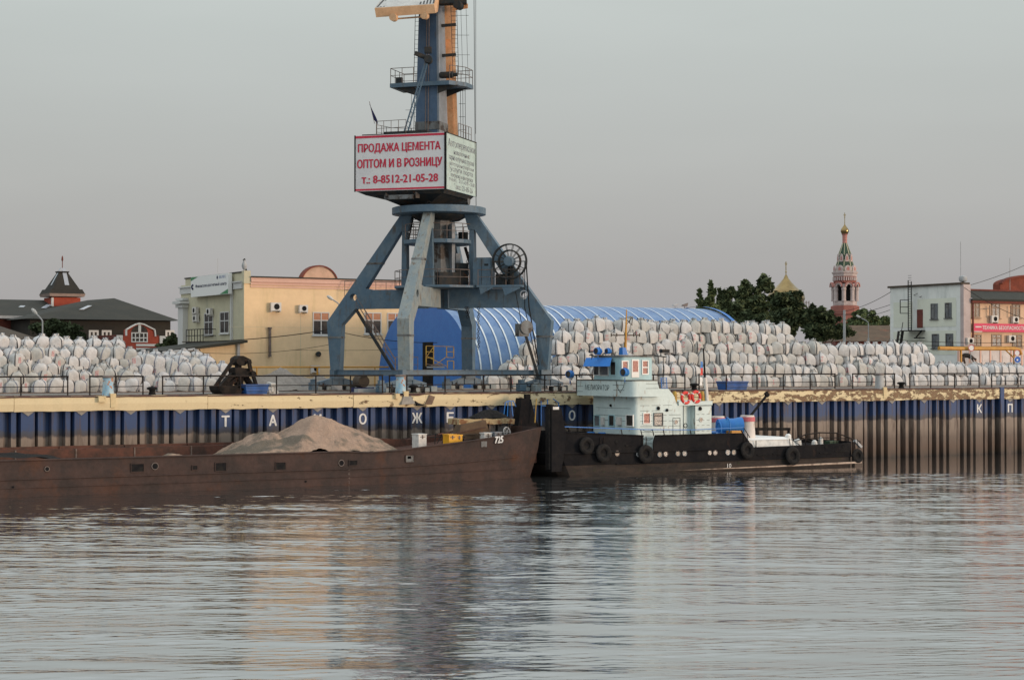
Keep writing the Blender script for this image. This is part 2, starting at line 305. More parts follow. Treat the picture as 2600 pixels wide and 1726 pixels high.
# ------------------------------------------------------------------ mesh helpers
class MB:
    def __init__(self): self.v = []; self.f = []
    def add(self, vs, fs):
        o = len(self.v); self.v += [tuple(x) for x in vs]; self.f += [tuple(i + o for i in f) for f in fs]; return self
    def box(self, x0, x1, y0, y1, z0, z1):
        x0, x1 = min(x0, x1), max(x0, x1); y0, y1 = min(y0, y1), max(y0, y1); z0, z1 = min(z0, z1), max(z0, z1)
        return self.add([(x0, y0, z0), (x1, y0, z0), (x1, y1, z0), (x0, y1, z0), (x0, y0, z1), (x1, y0, z1), (x1, y1, z1), (x0, y1, z1)],
                        [(0, 3, 2, 1), (4, 5, 6, 7), (0, 1, 5, 4), (1, 2, 6, 5), (2, 3, 7, 6), (3, 0, 4, 7)])
    def hexa(self, p):   # 8 corners: bottom loop then top loop
        return self.add(p, [(0, 3, 2, 1), (4, 5, 6, 7), (0, 1, 5, 4), (1, 2, 6, 5), (2, 3, 7, 6), (3, 0, 4, 7)])
    def tube(self, pts, r, n=6, cap=True):
        pts = [Vector(p) for p in pts]
        rs = r if isinstance(r, (list, tuple)) else [r] * len(pts)
        vs, fs = [], []
        for i, p in enumerate(pts):
            d = (pts[min(i + 1, len(pts) - 1)] - pts[max(i - 1, 0)])
            d = d.normalized() if d.length > 1e-9 else Vector((0, 0, 1))
            u = d.cross(Vector((0, 0, 1)))
            if u.length < 1e-3: u = d.cross(Vector((1, 0, 0)))
            u.normalize(); w = d.cross(u)
            for k in range(n):
                a = 2 * pi * (k + .5) / n; vs.append(p + (u * cos(a) + w * sin(a)) * rs[i])
        for i in range(len(pts) - 1):
            for k in range(n):
                fs.append((i * n + k, i * n + (k + 1) % n, (i + 1) * n + (k + 1) % n, (i + 1) * n + k))
        if cap: fs += [tuple(range(n)), tuple(reversed(range((len(pts) - 1) * n, len(pts) * n)))]
        return self.add(vs, fs)
    def bar(self, p, q, w, h, up=(0, 0, 1)):   # rectangular beam
        p, q, up = Vector(p), Vector(q), Vector(up)
        d = (q - p).normalized(); u = d.cross(up)
        if u.length < 1e-4: u = d.cross(Vector((1, 0, 0)))
        u.normalize(); u2 = u.cross(d).normalized()
        a, b2 = u * w / 2, u2 * h / 2
        return self.hexa([p - a - b2, p + a - b2, p + a + b2, p - a + b2, q - a - b2, q + a - b2, q + a + b2, q - a + b2])
    def lathe(self, c, prof, n=24, a0=0.0, axis=None):   # prof [(r,z)], vertical axis unless given (unit vector)
        c = Vector(c); ax = Vector(axis).normalized() if axis else Vector((0, 0, 1))
        u = ax.cross(Vector((0, 0, 1)))
        u = Vector((1, 0, 0)) if u.length < 1e-3 else u.normalized()
        w = ax.cross(u)
        vs, fs = [], []
        for r, z in prof:
            for k in range(n):
                a = a0 + 2 * pi * k / n; vs.append(c + ax * z + (u * cos(a) + w * sin(a)) * r)
        for i in range(len(prof) - 1):
            for k in range(n): fs.append((i * n + k, i * n + (k + 1) % n, (i + 1) * n + (k + 1) % n, (i + 1) * n + k))
        if prof[0][0] > 1e-4: fs.append(tuple(reversed(range(n))))
        if prof[-1][0] > 1e-4: fs.append(tuple(range((len(prof) - 1) * n, len(prof) * n)))
        return self.add(vs, fs)
    def torus(self, c, R, r, axis, n=28, m=8, a0=0, a1=2 * pi, sy=1.0):
        c = Vector(c); ax = Vector(axis).normalized()
        u = ax.cross(Vector((0, 0, 1)))
        u = Vector((1, 0, 0)) if u.length < 1e-3 else u.normalized()
        w = ax.cross(u); vs, fs = [], []
        full = abs(a1 - a0 - 2 * pi) < 1e-6; cnt = n if full else n + 1
        for i in range(cnt):
            a = a0 + (a1 - a0) * i / n; e = u * cos(a) + w * sin(a)
            for k in range(m):
                b2 = 2 * pi * k / m; vs.append(c + e * (R + r * cos(b2)) + ax * r * sy * sin(b2))
        for i in range(n):
            j = (i + 1) % cnt
            for k in range(m): fs.append((i * m + k, j * m + k, j * m + (k + 1) % m, i * m + (k + 1) % m))
        return self.add(vs, fs)
    def prism(self, poly, fn, a, b):   # polygon (u,v) carried by fn(u,v,w) from w=a to w=b
        n = len(poly)
        vs = [fn(u, v, a) for u, v in poly] + [fn(u, v, b) for u, v in poly]
        fs = [tuple(range(n)), tuple(reversed(range(n, 2 * n)))] + [(i, i + n, (i + 1) % n + n, (i + 1) % n) for i in range(n)]
        return self.add(vs, fs)
    def xform(self, mtx):
        self.v = [tuple(mtx @ Vector(p)) for p in self.v]; return self

BASE = {}
def base_of(o): return BASE.get(o.name, Vector((0, 0, 0)))
def mesh_of(name, mb, m, off=Vector((0, 0, 0)), smooth=False, fix=True):
    me = bpy.data.meshes.new(name)
    me.from_pydata([(x - off[0], y - off[1], z - off[2]) for x, y, z in mb.v], [], mb.f)
    if fix:
        bm = bmesh.new(); bm.from_mesh(me); bmesh.ops.recalc_face_normals(bm, faces=bm.faces); bm.to_mesh(me); bm.free()
    for mm in (m if isinstance(m, (list, tuple)) else [m]): me.materials.append(mm)
    if smooth:
        me.polygons.foreach_set('use_smooth', [True] * len(me.polygons))
        try: me.set_sharp_from_angle(angle=radians(38))
        except Exception: pass
    me.update(); return me
def tag(o, label=None, cat=None, group=None, kind=None):
    if label: o['label'] = label
    if cat: o['category'] = cat
    if group: o['group'] = group
    if kind: o['kind'] = kind
    return o
def thing(name, label, cat, loc=(0, 0, 0), group=None, kind=None):
    o = bpy.data.objects.new(name, None); COL.objects.link(o); o.location = loc; o.empty_display_size = .3
    BASE[o.name] = Vector(loc); return tag(o, label, cat, group, kind)
def part(name, mb, m, parent, smooth=False, label=None, kind=None, fix=True):
    off = base_of(parent)
    o = bpy.data.objects.new(name, mesh_of(name, mb, m, off, smooth, fix)); COL.objects.link(o)
    o.parent = parent; BASE[o.name] = off
    return tag(o, label, None, None, kind)
def solo(name, mb, m, label, cat, loc=(0, 0, 0), group=None, kind=None, smooth=False):
    loc = Vector(loc)
    o = bpy.data.objects.new(name, mesh_of(name, mb, m, loc, smooth)); COL.objects.link(o)
    o.location = loc; BASE[o.name] = loc; return tag(o, label, cat, group, kind)
def dup_tree(o, delta, parent=None):
    c = o.copy(); COL.objects.link(c); c.parent = parent
    if parent is None: c.location = o.location + Vector(delta)
    BASE[c.name] = base_of(o) + Vector(delta)
    for ch in o.children: dup_tree(ch, delta, c)
    return c
def text_mb(s, h, fn, width=None, depth=0.0, bold=0.0):
    """lettering as flat mesh: fn(u, v, d) places it, u from 0 at the left, cap height h; width squeezes it to fit; bold thickens the strokes"""
    cu = bpy.data.curves.new('t', 'FONT'); cu.body = s; cu.size = 1.0; cu.resolution_u = 2
    ob = bpy.data.objects.new('t', cu); COL.objects.link(ob)
    me = bpy.data.meshes.new_from_object(ob.evaluated_get(bpy.context.evaluated_depsgraph_get()))
    bpy.data.objects.remove(ob); bpy.data.curves.remove(cu)
    vs = [v.co.copy() for v in me.vertices]; fs = [tuple(p.vertices) for p in me.polygons]
    bpy.data.meshes.remove(me)
    mb = MB()
    if not vs: return mb
    x0 = min(v.x for v in vs); x1 = max(v.x for v in vs)
    kh = h / .73; kw = (width / (x1 - x0)) if width else kh
    b_ = bold * kh * .85
    for q_, (du, dv) in enumerate(((0, 0), (-b_, 0), (b_, 0), (0, b_ * .6), (0, -b_ * .6)) if bold else ((0, 0),)):
        mb.add([fn((v.x - x0) * kw + du, v.y * kh + dv, depth + .0012 * q_) for v in vs], fs)
    return mb
def fT(t):  # placer for a wall facing the river (-Y): u along +X
    return lambda u, v, d: (u, t - d, v)
def fS(s):  # placer for a wall facing -X: u along +Y
    return lambda u, v, d: (s - d, u, v)
def fbox(mb, fn, u0, u1, v0, v1, d0, d1):
    return mb.hexa([fn(u0, v0, d0), fn(u1, v0, d0), fn(u1, v0, d1), fn(u0, v0, d1), fn(u0, v1, d0), fn(u1, v1, d0), fn(u1, v1, d1), fn(u0, v1, d1)])
def window(parent, fn, u0, u1, v0, v1, frame, pane, cols=2, bars=(.4,), fw=.07, sill=None, top=None, name='window', transom=None):
    f = MB()
    for a, b, c, d in ((u0, u1, v0, v0 + fw), (u0, u1, v1 - fw, v1), (u0, u0 + fw, v0 + fw, v1 - fw), (u1 - fw, u1, v0 + fw, v1 - fw)): fbox(f, fn, a, b, c, d, -.02, .06)
    w = (u1 - u0) / cols
    for i in range(1, cols): fbox(f, fn, u0 + i * w - fw / 2, u0 + i * w + fw / 2, v0 + fw, v1 - fw, -.02, .05)
    vb = v1
    for k in bars:
        vb = v1 - (v1 - v0) * k
        for i in range(cols): fbox(f, fn, u0 + i * w + fw / 2 + .01, u0 + (i + 1) * w - fw / 2 - .01, vb - fw / 2, vb + fw / 2, -.02, .045)
    if sill: fbox(f, fn, u0 - .1, u1 + .1, v0 - .1, v0 - .004, -.01, .16)
    o = part(name, f, frame, parent)
    p = MB(); fbox(p, fn, u0 + .02, u1 - .02, v0 + .02, (vb if top else v1) - .02, -.03, .012); part('pane', p, pane, o)
    if top:
        p = MB(); fbox(p, fn, u0 + .02, u1 - .02, vb, v1 - .02, -.03, .015); part('blind', p, top, o)
    return o
def aircon(parent, fn, u, v, w=.85, h=.62):
    b = MB(); fbox(b, fn, u, u + w, v, v + h, .12, .42); fbox(b, fn, u + .05, u + .1, v - .12, v, 0, .40); fbox(b, fn, u + w - .1, u + w - .05, v - .12, v, 0, .40)
    o = part('air_conditioner', b, M['ac'], parent)
    c = MB(); c.lathe(Vector(fn(u + w * .55, v + h * .5, .423)), [(h * .36, 0), (h * .36, .012)], 16, axis=Vector(fn(0, 0, 1)) - Vector(fn(0, 0, 0))); part('fan_grille', c, M['black'], o)
    return o
# ================================================================== SETTING
GZ = 5.30      # quay level
import numpy as np
def river():
    # a choppy patch of real waves in front of the quay, wide open water round it
    rg_ = np.random.default_rng(11)
    R0, R1, F0, F1 = -46.0, 46.0, 30.0, 124.0
    nr, nf = 430, 1640
    r, f = np.meshgrid(np.linspace(R0, R1, nr), np.linspace(F0, F1, nf))
    X = CX + r * CT + f * ST; Y = CY - r * ST + f * CT
    h = np.zeros_like(X)
    def waves(num, l0, l1, rms, spread, ph):
        o = np.zeros_like(X)
        for k in range(num):
            lam = l0 * (l1 / l0) ** rg_.random(); th = ph + rg_.normal(0, spread); kk = 2 * np.pi / lam
            o += (rms * lam / (2 * np.pi)) * np.sin(kk * (np.sin(th) * r + np.cos(th) * f) + rg_.random() * 6.28)
        return o * np.sqrt(2.0 / num)
    def field(l0, l1, n_):
        o = np.zeros_like(X)
        for k in range(n_):
            lam = l0 * (l1 / l0) ** rg_.random(); th = rg_.random() * 6.28
            o += np.sin(2 * np.pi / lam * (np.sin(th) * r * .45 + np.cos(th) * f) + rg_.random() * 6.28)
        return o / np.sqrt(n_ / 2.0)
    gust = np.clip(.92 + .30 * field(5, 16, 14), .35, 1.6); gust2 = np.clip(.9 + .35 * field(2.5, 9, 14), .2, 1.7)
    h = gust * waves(34, .8, 2.4, WAVE[0], .26, .06) + gust2 * waves(60, .24, .66, WAVE[1], .36, -.05) + waves(8, 3.5, 8, .012, .3, .1)
    lee = np.clip((-9.2 - Y) / 5.0, 0, 1) * -.1 + 1.1            # calmer in the lee of the hulls and the wall
    edge = np.clip(np.minimum(np.minimum(r - R0, R1 - r), np.minimum(f - F0, F1 - f)) / 4.0, 0, 1)
    h *= lee * edge
    V = np.stack([X, Y, h], -1).reshape(-1, 3)
    idx = np.arange(nr * nf).reshape(nf, nr)
    Q = np.stack([idx[:-1, :-1], idx[:-1, 1:], idx[1:, 1:], idx[1:, :-1]], -1).reshape(-1, 4)
    big = np.array([[CX + a * CT + c * ST, CY - a * ST + c * CT, 0.0] for a, c in ((-1500, -900), (1500, -900), (1500, F1 + 500), (-1500, F1 + 500))])
    nb = len(V); V = np.vstack([V, big]); c0, c1, c2, c3 = idx[0, 0], idx[0, -1], idx[-1, -1], idx[-1, 0]
    E4 = np.array([[nb, nb + 1, c1, c0], [nb + 1, nb + 2, c2, c1], [nb + 2, nb + 3, c3, c2], [nb + 3, nb, c0, c3]])
    Q = np.vstack([Q, E4])
    me = bpy.data.meshes.new('water'); me.vertices.add(len(V)); me.vertices.foreach_set('co', V.astype(np.float32).ravel())
    me.loops.add(Q.size); me.loops.foreach_set('vertex_index', Q.astype(np.int32).ravel())
    me.polygons.add(len(Q)); me.polygons.foreach_set('loop_start', np.arange(0, Q.size, 4, dtype=np.int32)); me.polygons.foreach_set('loop_total', np.full(len(Q), 4, np.int32))
    sm_ = np.ones(len(Q), bool); me.polygons.foreach_set('use_smooth', sm_)
    me.update(calc_edges=True); me.materials.append(M['water'])
    o = bpy.data.objects.new('water', me); COL.objects.link(o); o['kind'] = 'structure'
WAVE = (.024, .058)
river()
g_ = MB(); g_.add([(-3000, 1.0, GZ), (3000, 1.0, GZ), (3000, 6000, GZ), (-3000, 6000, GZ), (-3000, 1.0, -2), (3000, 1.0, -2)], [(0, 1, 2, 3), (4, 5, 1, 0)])
solo('quay_ground', g_, M['quay'], None, None, kind='structure')
for y_ in (3.2, 13.7):
    r_ = MB(); r_.box(-60, 90, y_ - .04, y_ + .04, GZ - .02, GZ + .09)
    solo('crane_rail', r_, M['rail_rust'], None, None, (-1, y_, GZ), kind='structure')

# ------------------------------------------------------------------ quay wall of steel sheet piles with a painted cap
wall = thing('quay_wall', 'long blue and rusty steel sheet pile quay wall with a peeling cream concrete cap, standing in the water', 'quay wall', (0, 0, 0))
wide = [-60 + 3.2 * i for i in range(8)] + [-33.63, -30.4, -27.32, -24.16, -21.16, -17.95, -14.84, -11.6, -7.59, -5.07, -1.82, 1.5, 4.66, 7.9, 11.1, 14.3, 17.5, 20.7, 24.0, 27.3, 31.0, 34.4, 37.8, 40.9, 43.8, 47.25]
wide += [50.5 + 3.2 * i for i in range(9)]
def pan_mb(w, d, zt):
    m = MB(); p = [(-w / 2 - .09, .14), (-w / 2, -d), (w / 2, -d), (w / 2 + .09, .14), (w / 2 + .05, .14), (w / 2 - .05, -d + .05), (-w / 2 + .05, -d + .05), (-w / 2 - .05, .14)]
    return m.prism(p, lambda u, v, z: (u, v, z), -1.6, zt)
me_wide = mesh_of('sheet_pile', pan_mb(.82, .36, 4.62), M['piling']); me_nar = mesh_of('sheet_pile', pan_mb(.30, .24, 4.62), M['piling'])
nlist = []
for i, x in enumerate(wide):
    nlist.append((x, me_wide))
    if i + 1 < len(wide):
        gap = wide[i + 1] - x; n_ = max(1, int(round(gap / .78)) - 1)
        for k in range(1, n_ + 1): nlist.append((x + gap * k / (n_ + 1) + random.uniform(-.03, .03), me_nar))
for x, me_ in nlist:
    o = bpy.data.objects.new('sheet_pile', me_); COL.objects.link(o); o.parent = wall; o.location = (x, random.uniform(-.02, .02), 0)
b_ = MB(); b_.box(-60, 92, .16, .30, -1.6, 4.6); part('backing_sheet', b_, M['piling'], wall)
# little cast wedges that the cap leaves on every wide pile
wd = MB()
for x in wide:
    wd.add([(x - .38, -.40, 4.47), (x + .38, -.40, 4.47), (x, -.40, 4.20), (x - .38, -.30, 4.47), (x + .38, -.30, 4.47), (x, -.30, 4.20)], [(0, 1, 2), (3, 5, 4), (0, 2, 5, 3), (1, 4, 5, 2)])
part('cast_wedges', wd, M['concrete'], wall, kind='stuff')
# cap beam in cast lengths; the broken length near the middle is notched
joints = [-60, -46, -34.5, -22.4, -12.35, -7.0, 1.2, 12.4, 22.0, 30.2, 33.9, 46.1, 62, 78, 92]
for i in range(len(joints) - 1):
    x0, x1 = joints[i] + .015, joints[i + 1] - .015
    m = MB(); n_ = max(3, int((x1 - x0) / .55)); vs = []; fs = []
    for k in range(n_ + 1):
        x = x0 + (x1 - x0) * k / n_; e = random.uniform(-.035, .03); e2 = random.uniform(-.02, .02); e3 = random.uniform(-.015, .015)
        if abs(x + 8.2) < 1.0: e3 -= .12
        vs += [(x, -.50 + e2, 4.47 + e), (x, -.55 + e2, 4.9), (x, -.52 + e2, 5.28 + e3), (x, -.44, 5.37 + e3), (x, 1.0, 5.37), (x, 1.0, 4.47)]
    for k in range(n_):
        for j in range(6): fs.append((k * 6 + j, k * 6 + (j + 1) % 6, (k + 1) * 6 + (j + 1) % 6, (k + 1) * 6 + j))
    fs += [tuple(range(6)), tuple(reversed(range(n_ * 6, n_ * 6 + 6)))]
    m.add(vs, fs); part('cap_beam', m, M['cap'], wall)
    m = MB()
    vs = []; fs = []
    for k in range(n_ + 1):
        x = x0 + (x1 - x0) * k / n_; e = random.uniform(-.012, .012) - (.10 if abs(x + 8.2) < 1 else 0)
        vs += [(x, -.555, 5.285 + e), (x, -.555, 5.36 + e), (x, -.15, 5.395 + e * .5), (x, -.15, 5.33)]
    for k in range(n_):
        for j in range(4): fs.append((k * 4 + j, k * 4 + (j + 1) % 4, (k + 1) * 4 + (j + 1) % 4, (k + 1) * 4 + j))
    fs += [(0, 1, 2, 3), tuple(reversed(range(n_ * 4, n_ * 4 + 4)))]
    part('steel_edge', m.add(vs, fs), mat('edge_rust', (.085, .032, .022), (.045, .028, .025), 1.5, fine=.15) if i == 0 else MATS['edge_rust'], wall)
# letters painted on the wide piles
for x, ch in ((-21.16, 'Т'), (-17.95, 'А'), (-14.84, 'М'), (-11.6, 'О'), (-7.59, 'Ж'), (-5.07, 'Е'), (-1.82, 'И'), (4.66, 'О'), (43.8, 'К'), (47.25, 'П')):
    w = .74 if ch == 'Ж' else .50
    part('letter', text_mb(ch, .68, fT(-.37), w, .028, .035).xform(Matrix.Translation((x - w / 2, 0, 3.37))), M['letter_white'], wall)
# spalled concrete at the broken bollard foot, and stubs under the others
def chunk(name, pts, m):
    mb = MB(); mb.hexa(pts); return part(name, mb, m, wall)
for x0, w in ((-29.45, .45), (-9.35, .28)):
    m = MB(); m.box(x0, x0 + w, -.78, -.5, 5.0, 5.34); part('fender_bracket', m, M['cream'], wall)
m = MB(); m.hexa([(-8.9, -.72, 4.62), (-7.9, -.74, 4.66), (-7.8, -.5, 4.7), (-9, -.5, 4.6), (-8.7, -.62, 5.15), (-8.1, -.63, 5.1), (-8.1, -.5, 5.2), (-8.7, -.5, 5.2)]); part('broken_concrete', m, M['concrete'], wall)
m = MB(); m.hexa([(-7.75, -.72, 4.55), (-6.9, -.60, 4.5), (-6.9, -.5, 4.5), (-7.75, -.5, 4.5), (-7.85, -.66, 4.85), (-7.6, -.58, 4.72), (-7.6, -.5, 4.72), (-7.85, -.5, 4.85)]); part('broken_concrete', m, M['rubber'], wall)
m = MB(); m.hexa([(-7.1, -.60, 4.6), (-6.55, -.58, 4.62), (-6.5, -.5, 4.6), (-7.1, -.5, 4.6), (-6.75, -.64, 5.25), (-6.35, -.62, 5.1), (-6.3, -.5, 5.1), (-6.75, -.5, 5.25)]); part('broken_concrete', m, mat('stain_brown', (.13, .085, .06), (.2, .14, .1), 3), wall)
m = MB(); m.hexa([(-18.3, -.585, 4.5), (-18.17, -.585, 4.5), (-18.17, -.55, 4.5), (-18.3, -.55, 4.5), (-18.3, -.585, 5.05), (-18.2, -.585, 5.05), (-18.2, -.55, 5.05), (-18.3, -.55, 5.05)])
# drain gap with a dark steel channel
m = MB(); m.box(45.95, 46.35, -.62, -.4, -.6, 5.42); part('steel_channel', m, M['piling'], wall)
# ------------------------------------------------------------------ mooring bollards
for x, lab in ((-28.67, 'pale blue rusty-topped mooring post on the quay edge near the left end'), (-8.67, 'chipped pale blue mooring post over the broken cap below the crane'), (33.35, 'grey rust-streaked mooring post on the quay edge right of the tugboat')):
    t_ = thing('mooring_post', lab, 'mooring post', (x, -.12, 5.37), 'painted mooring posts on the quay edge')
    m = MB(); m.lathe((x, -.12, 5.37), [(.36, -.02), (.34, .35), (.31, .95), (.33, 1.08)], 18); part('post_body', m, M['bollard'] if x < 30 else M['pole'], t_, True)
    m = MB(); m.lathe((x, -.12, 5.37), [(.36, 1.083), (.37, 1.15), (.30, 1.22), (0, 1.24)], 18); part('post_head', m, M['rail_rust'], t_, True)
    m = MB(); m.hexa([(x + .03, -.60, 4.66), (x + .30, -.64, 4.66), (x + .30, -.45, 4.66), (x + .03, -.45, 4.66), (x + .0, -.60, 5.5), (x + .36, -.60, 5.5), (x + .36, -.40, 5.5), (x + .0, -.40, 5.5)]); part('concrete_rib', m, M['cream'], t_)
for x, lab in ((-25.66, 'small black iron bollard between two railing lengths at the left'), (15.9, 'small black iron bollard beside the blue skip behind the tugboat'), (36.2, 'small black iron bollard in the railing gap right of the grey mooring post'), (-7.4, 'small black iron bollard near the broken cap below the crane')):
    m = MB(); m.lathe((x, .5, 5.37), [(.26, 0), (.22, .08), (.17, .22), (.2, .32), (.33, .36), (.33, .46), (.2, .52), (0, .53)], 16)
    solo('iron_bollard', m, M['black'], lab, 'bollard', (x, .5, 5.37), 'small iron bollards along the quay', smooth=True)
# ------------------------------------------------------------------ railings
secs = [([-39.5, -36.6, -33.82, -30.98], 'two-rail black railing at the far left end of the quay, before the first mooring post'),
        ([-29.61, -27.96, -26.25], 'short black railing around the left mooring post'),
        ([-24.98, -22.3, -19.8, -17.33, -14.56, -12.07, -9.72], 'long black railing in front of the black grab bucket and blue skip'),
        ([-9.2, -7.9, -4.98, -1.97, .2, 2.96, 5.61, 6.94], 'dark railing in front of the crane bogies and behind the barge bow'),
        ([8.0, 10.2, 12.23, 15.05], 'black railing behind the tugboat wheelhouse'),
        ([16.34, 18.85, 21.74, 24.27, 26.89, 29.36], 'long black railing behind the tugboat stern with the blue skip'),
        ([31.16, 33.79, 35.48], 'short black railing around the right mooring post'),
        ([37.1, 39.34, 41.95, 44.66], 'black railing above the letter K on the wall'),
        ([46.08, 49.09, 52.0, 55], 'black railing at the far right end of the quay')]
for xs, lab in secs:
    t_ = thing('guard_rail', lab, 'railing', (xs[0], .5, 5.37), 'steel railings along the quay edge')
    for x in xs:
        m = MB(); m.box(x - .035, x + .035, .465, .535, 5.36, 6.50); part('post', m, M['rail_black'], t_)
    xa, xb = xs[0] - .05, xs[-1] + .05
    m = MB(); pts = [(xa + (xb - xa) * k / 8, .5, 6.54 + random.uniform(-.012, .012)) for k in range(9)]; m.tube(pts, .05, 6); part('top_rail', m, M['rail_black'], t_)
    m = MB(); pts = [(xa + (xb - xa) * k / 8, .5, 5.92 + random.uniform(-.015, .015)) for k in range(9)]; m.tube(pts, .026, 5); part('middle_rail', m, M['rail_black'], t_)

# ================================================================== CEMENT SACKS
def sack_profile(v, r):
    hz = v['h']
    k = v['p']   # 0 plump shoulders .. 1 drawn-up neck
    return [(.46, 0), (.505, .03), (.525, .12 * hz), (.535 * v['b'], .31 * hz), (.53 * v['b'] - .01 * k, .55 * hz), (.505 - .03 * k, .74 * hz), (.445 - .05 * k, .87 * hz), (.32 - .05 * k, .945 * hz), (.15, 1.0 * hz)]
def build_sack(seed, bag_m, strap_m, mark):
    r = random.Random(seed)
    v = dict(h=r.uniform(.90, 1.08), b=r.uniform(.95, 1.07), p=r.uniform(-.2, 1.0))
    ph = [r.uniform(0, 6.28) for _ in range(8)]
    n = 20; prof = sack_profile(v, r)
    sk = (r.uniform(-.13, .13), r.uniform(-.10, .10)); sq = r.uniform(4.2, 7.0)
    def surf(a, hh, off=0.0):   # angle, profile parameter 0..8
        i = max(0, min(len(prof) - 2, int(hh))); f = hh - i
        rr = prof[i][0] * (1 - f) + prof[i + 1][0] * f; z = prof[i][1] * (1 - f) + prof[i + 1][1] * f
        c, s = cos(a), sin(a)
        k = (abs(c) ** sq + abs(s) ** sq) ** (-1 / sq)         # squarish plan
        k = 1 + (k - 1) * (1 if hh < 6 else .4)
        lump = 1 + .032 * sin(3 * a + ph[0] + z * 5) + .026 * sin(5 * a + ph[1] - z * 7) + .014 * sin(9 * a + ph[2] + z * 3) * (1.3 if hh < 4.5 else 4) + .012 * sin(13 * a + ph[3] - 4 * z) * (hh / 8)
        rr = rr * k * lump + off
        zz = z + .018 * sin(4 * a + ph[4]) * min(1, hh / 3) + (.05 * sin(5 * a + ph[5]) if hh > 7.5 else 0)
        return (rr * c + sk[0] * z, rr * s + sk[1] * z, max(zz, 0) + off * .4)
    m = MB(); vs = []; fs = []
    L = len(prof)
    for i in range(L):
        for k in range(n): vs.append(surf(2 * pi * k / n, i))
    for i in range(L - 1):
        for k in range(n): fs.append((i * n + k, i * n + (k + 1) % n, (i + 1) * n + (k + 1) % n, (i + 1) * n + k))
    fs += [tuple(reversed(range(n)))]
    top = []
    for k in range(n):   # gathered neck spreading a little
        a = 2 * pi * k / n; rr = .15 + .08 * sin(5 * a + ph[6]); top.append((rr * cos(a) + sk[0] * v['h'], rr * sin(a) + sk[1] * v['h'], v['h'] + .13 + .06 * sin(7 * a + ph[7])))
    vs += top
    for k in range(n): fs.append(((L - 1) * n + k, (L - 1) * n + (k + 1) % n, L * n + (k + 1) % n, L * n + k))
    fs.append(tuple(range(L * n, L * n + n)))
    m.add(vs, fs)
    st_ = MB()
    for q in range(4):
        a = pi / 4 + q * pi / 2 + r.uniform(-.12, .12); vs = []; fs = []; w = .055
        drift = r.uniform(-.25, .25)
        for i in range(9):
            hh = .6 + i * .78; aa = a + drift * (i / 9) ** 2
            vs += [surf(aa - w, hh, .014), surf(aa + w, hh, .014)]
        top = Vector(surf(a + drift, 6.9, .02)); c = Vector((sk[0] * v['h'], sk[1] * v['h'], v['h']))
        vs += [tuple(top.lerp(c, .35) + Vector((0, 0, r.uniform(.14, .26)))), tuple(top.lerp(c, .42) + Vector((.03, .03, r.uniform(.12, .24))))]
        vs += [tuple(top.lerp(c, .8) + Vector((0, 0, .05))), tuple(top.lerp(c, .8) + Vector((.04, .03, .03)))]
        for i in range(10): fs.append((2 * i, 2 * i + 1, 2 * i + 3, 2 * i + 2))
        st_.add(vs, fs)
    mk = None
    if mark is not None:
        mk = MB(); a0 = mark; w = .19
        def q(a1, a2, h1, h2):
            mk.add([surf(a1, h1, .009), surf(a2, h1, .009), surf(a2, h2, .009), surf(a1, h2, .009)], [(0, 1, 2, 3)])
        q(a0 - w, a0 - w + .08, 3.1, 4.8); q(a0 + w - .08, a0 + w, 3.1, 4.8); q(a0 - w + .08, a0 + w - .08, 3.1, 3.45); q(a0 - w + .08, a0 + w - .08, 4.45, 4.8); q(a0 - .06, a0 + .06, 3.75, 4.2)
    return (mesh_of('sack', m, bag_m, smooth=True), mesh_of('lifting_straps', st_, strap_m, fix=False), mesh_of('printed_mark', mk, M['print_red'], fix=False) if mk else None)
def build_slump(seed):   # flatter slumped sack
    return build_sack(seed, M['bag2'], M['strap_grey'], None)
A0 = -2.05   # angle facing the river and the camera
KIND_R = [build_sack(10 + i, M['bag'], M['strap'], (A0 + (i % 3 - 1) * .35) if i in (1, 4, 6) else None) for i in range(9)]
KIND_L = [build_sack(40 + i, M['bag'], M['strap'] if i % 3 else M['strap_grey'], (A0 + .2) if i == 2 else None) for i in range(6)]
KIND_B = [build_sack(70 + i, M['bag2'], M['strap_grey'], (A0 + (i % 3 - 1) * .4) if i in (0, 3) else None) for i in range(6)]
ORD = ['first', 'second', 'third', 'fourth', 'fifth', 'sixth', 'seventh', 'eighth', 'ninth', 'tenth', 'eleventh', 'twelfth', 'thirteenth', 'fourteenth', 'fifteenth', 'sixteenth', 'seventeenth', 'eighteenth', 'nineteenth', 'twentieth']
ORD += ['twenty-' + x for x in ORD[:9]] + ['thirtieth'] + ['thirty-' + x for x in ORD[:9]] + ['fortieth'] + ['forty-' + x for x in ORD[:9]] + ['fiftieth'] + ['fifty-' + x for x in ORD[:9]]
rs = random.Random(5)
SACKS = []    # x, y, z, scale, kind, yaw, pile, tier, index
TIER = ['lowest', 'second-lowest', 'third-lowest', 'fourth', 'fifth', 'sixth', 'topmost']
def row(pile, tier, x0, x1, y, z, w, kinds, sc, jy=.12):
    n_ = int(round((x1 - x0) / w)); n_ = max(1, n_)
    for k in range(n_ + 1):
        xx = x0 + (x1 - x0) * k / n_
        SACKS.append([xx + rs.uniform(-.13, .13), y + rs.uniform(-jy, jy) * 1.6, z + (rs.uniform(-.07, .05) + .07 * sin(xx * .55 + tier * 1.9) if tier else 0), sc * rs.uniform(.90, 1.08), rs.choice(kinds),
                      rs.uniform(-.5, .5), pile, tier, k])
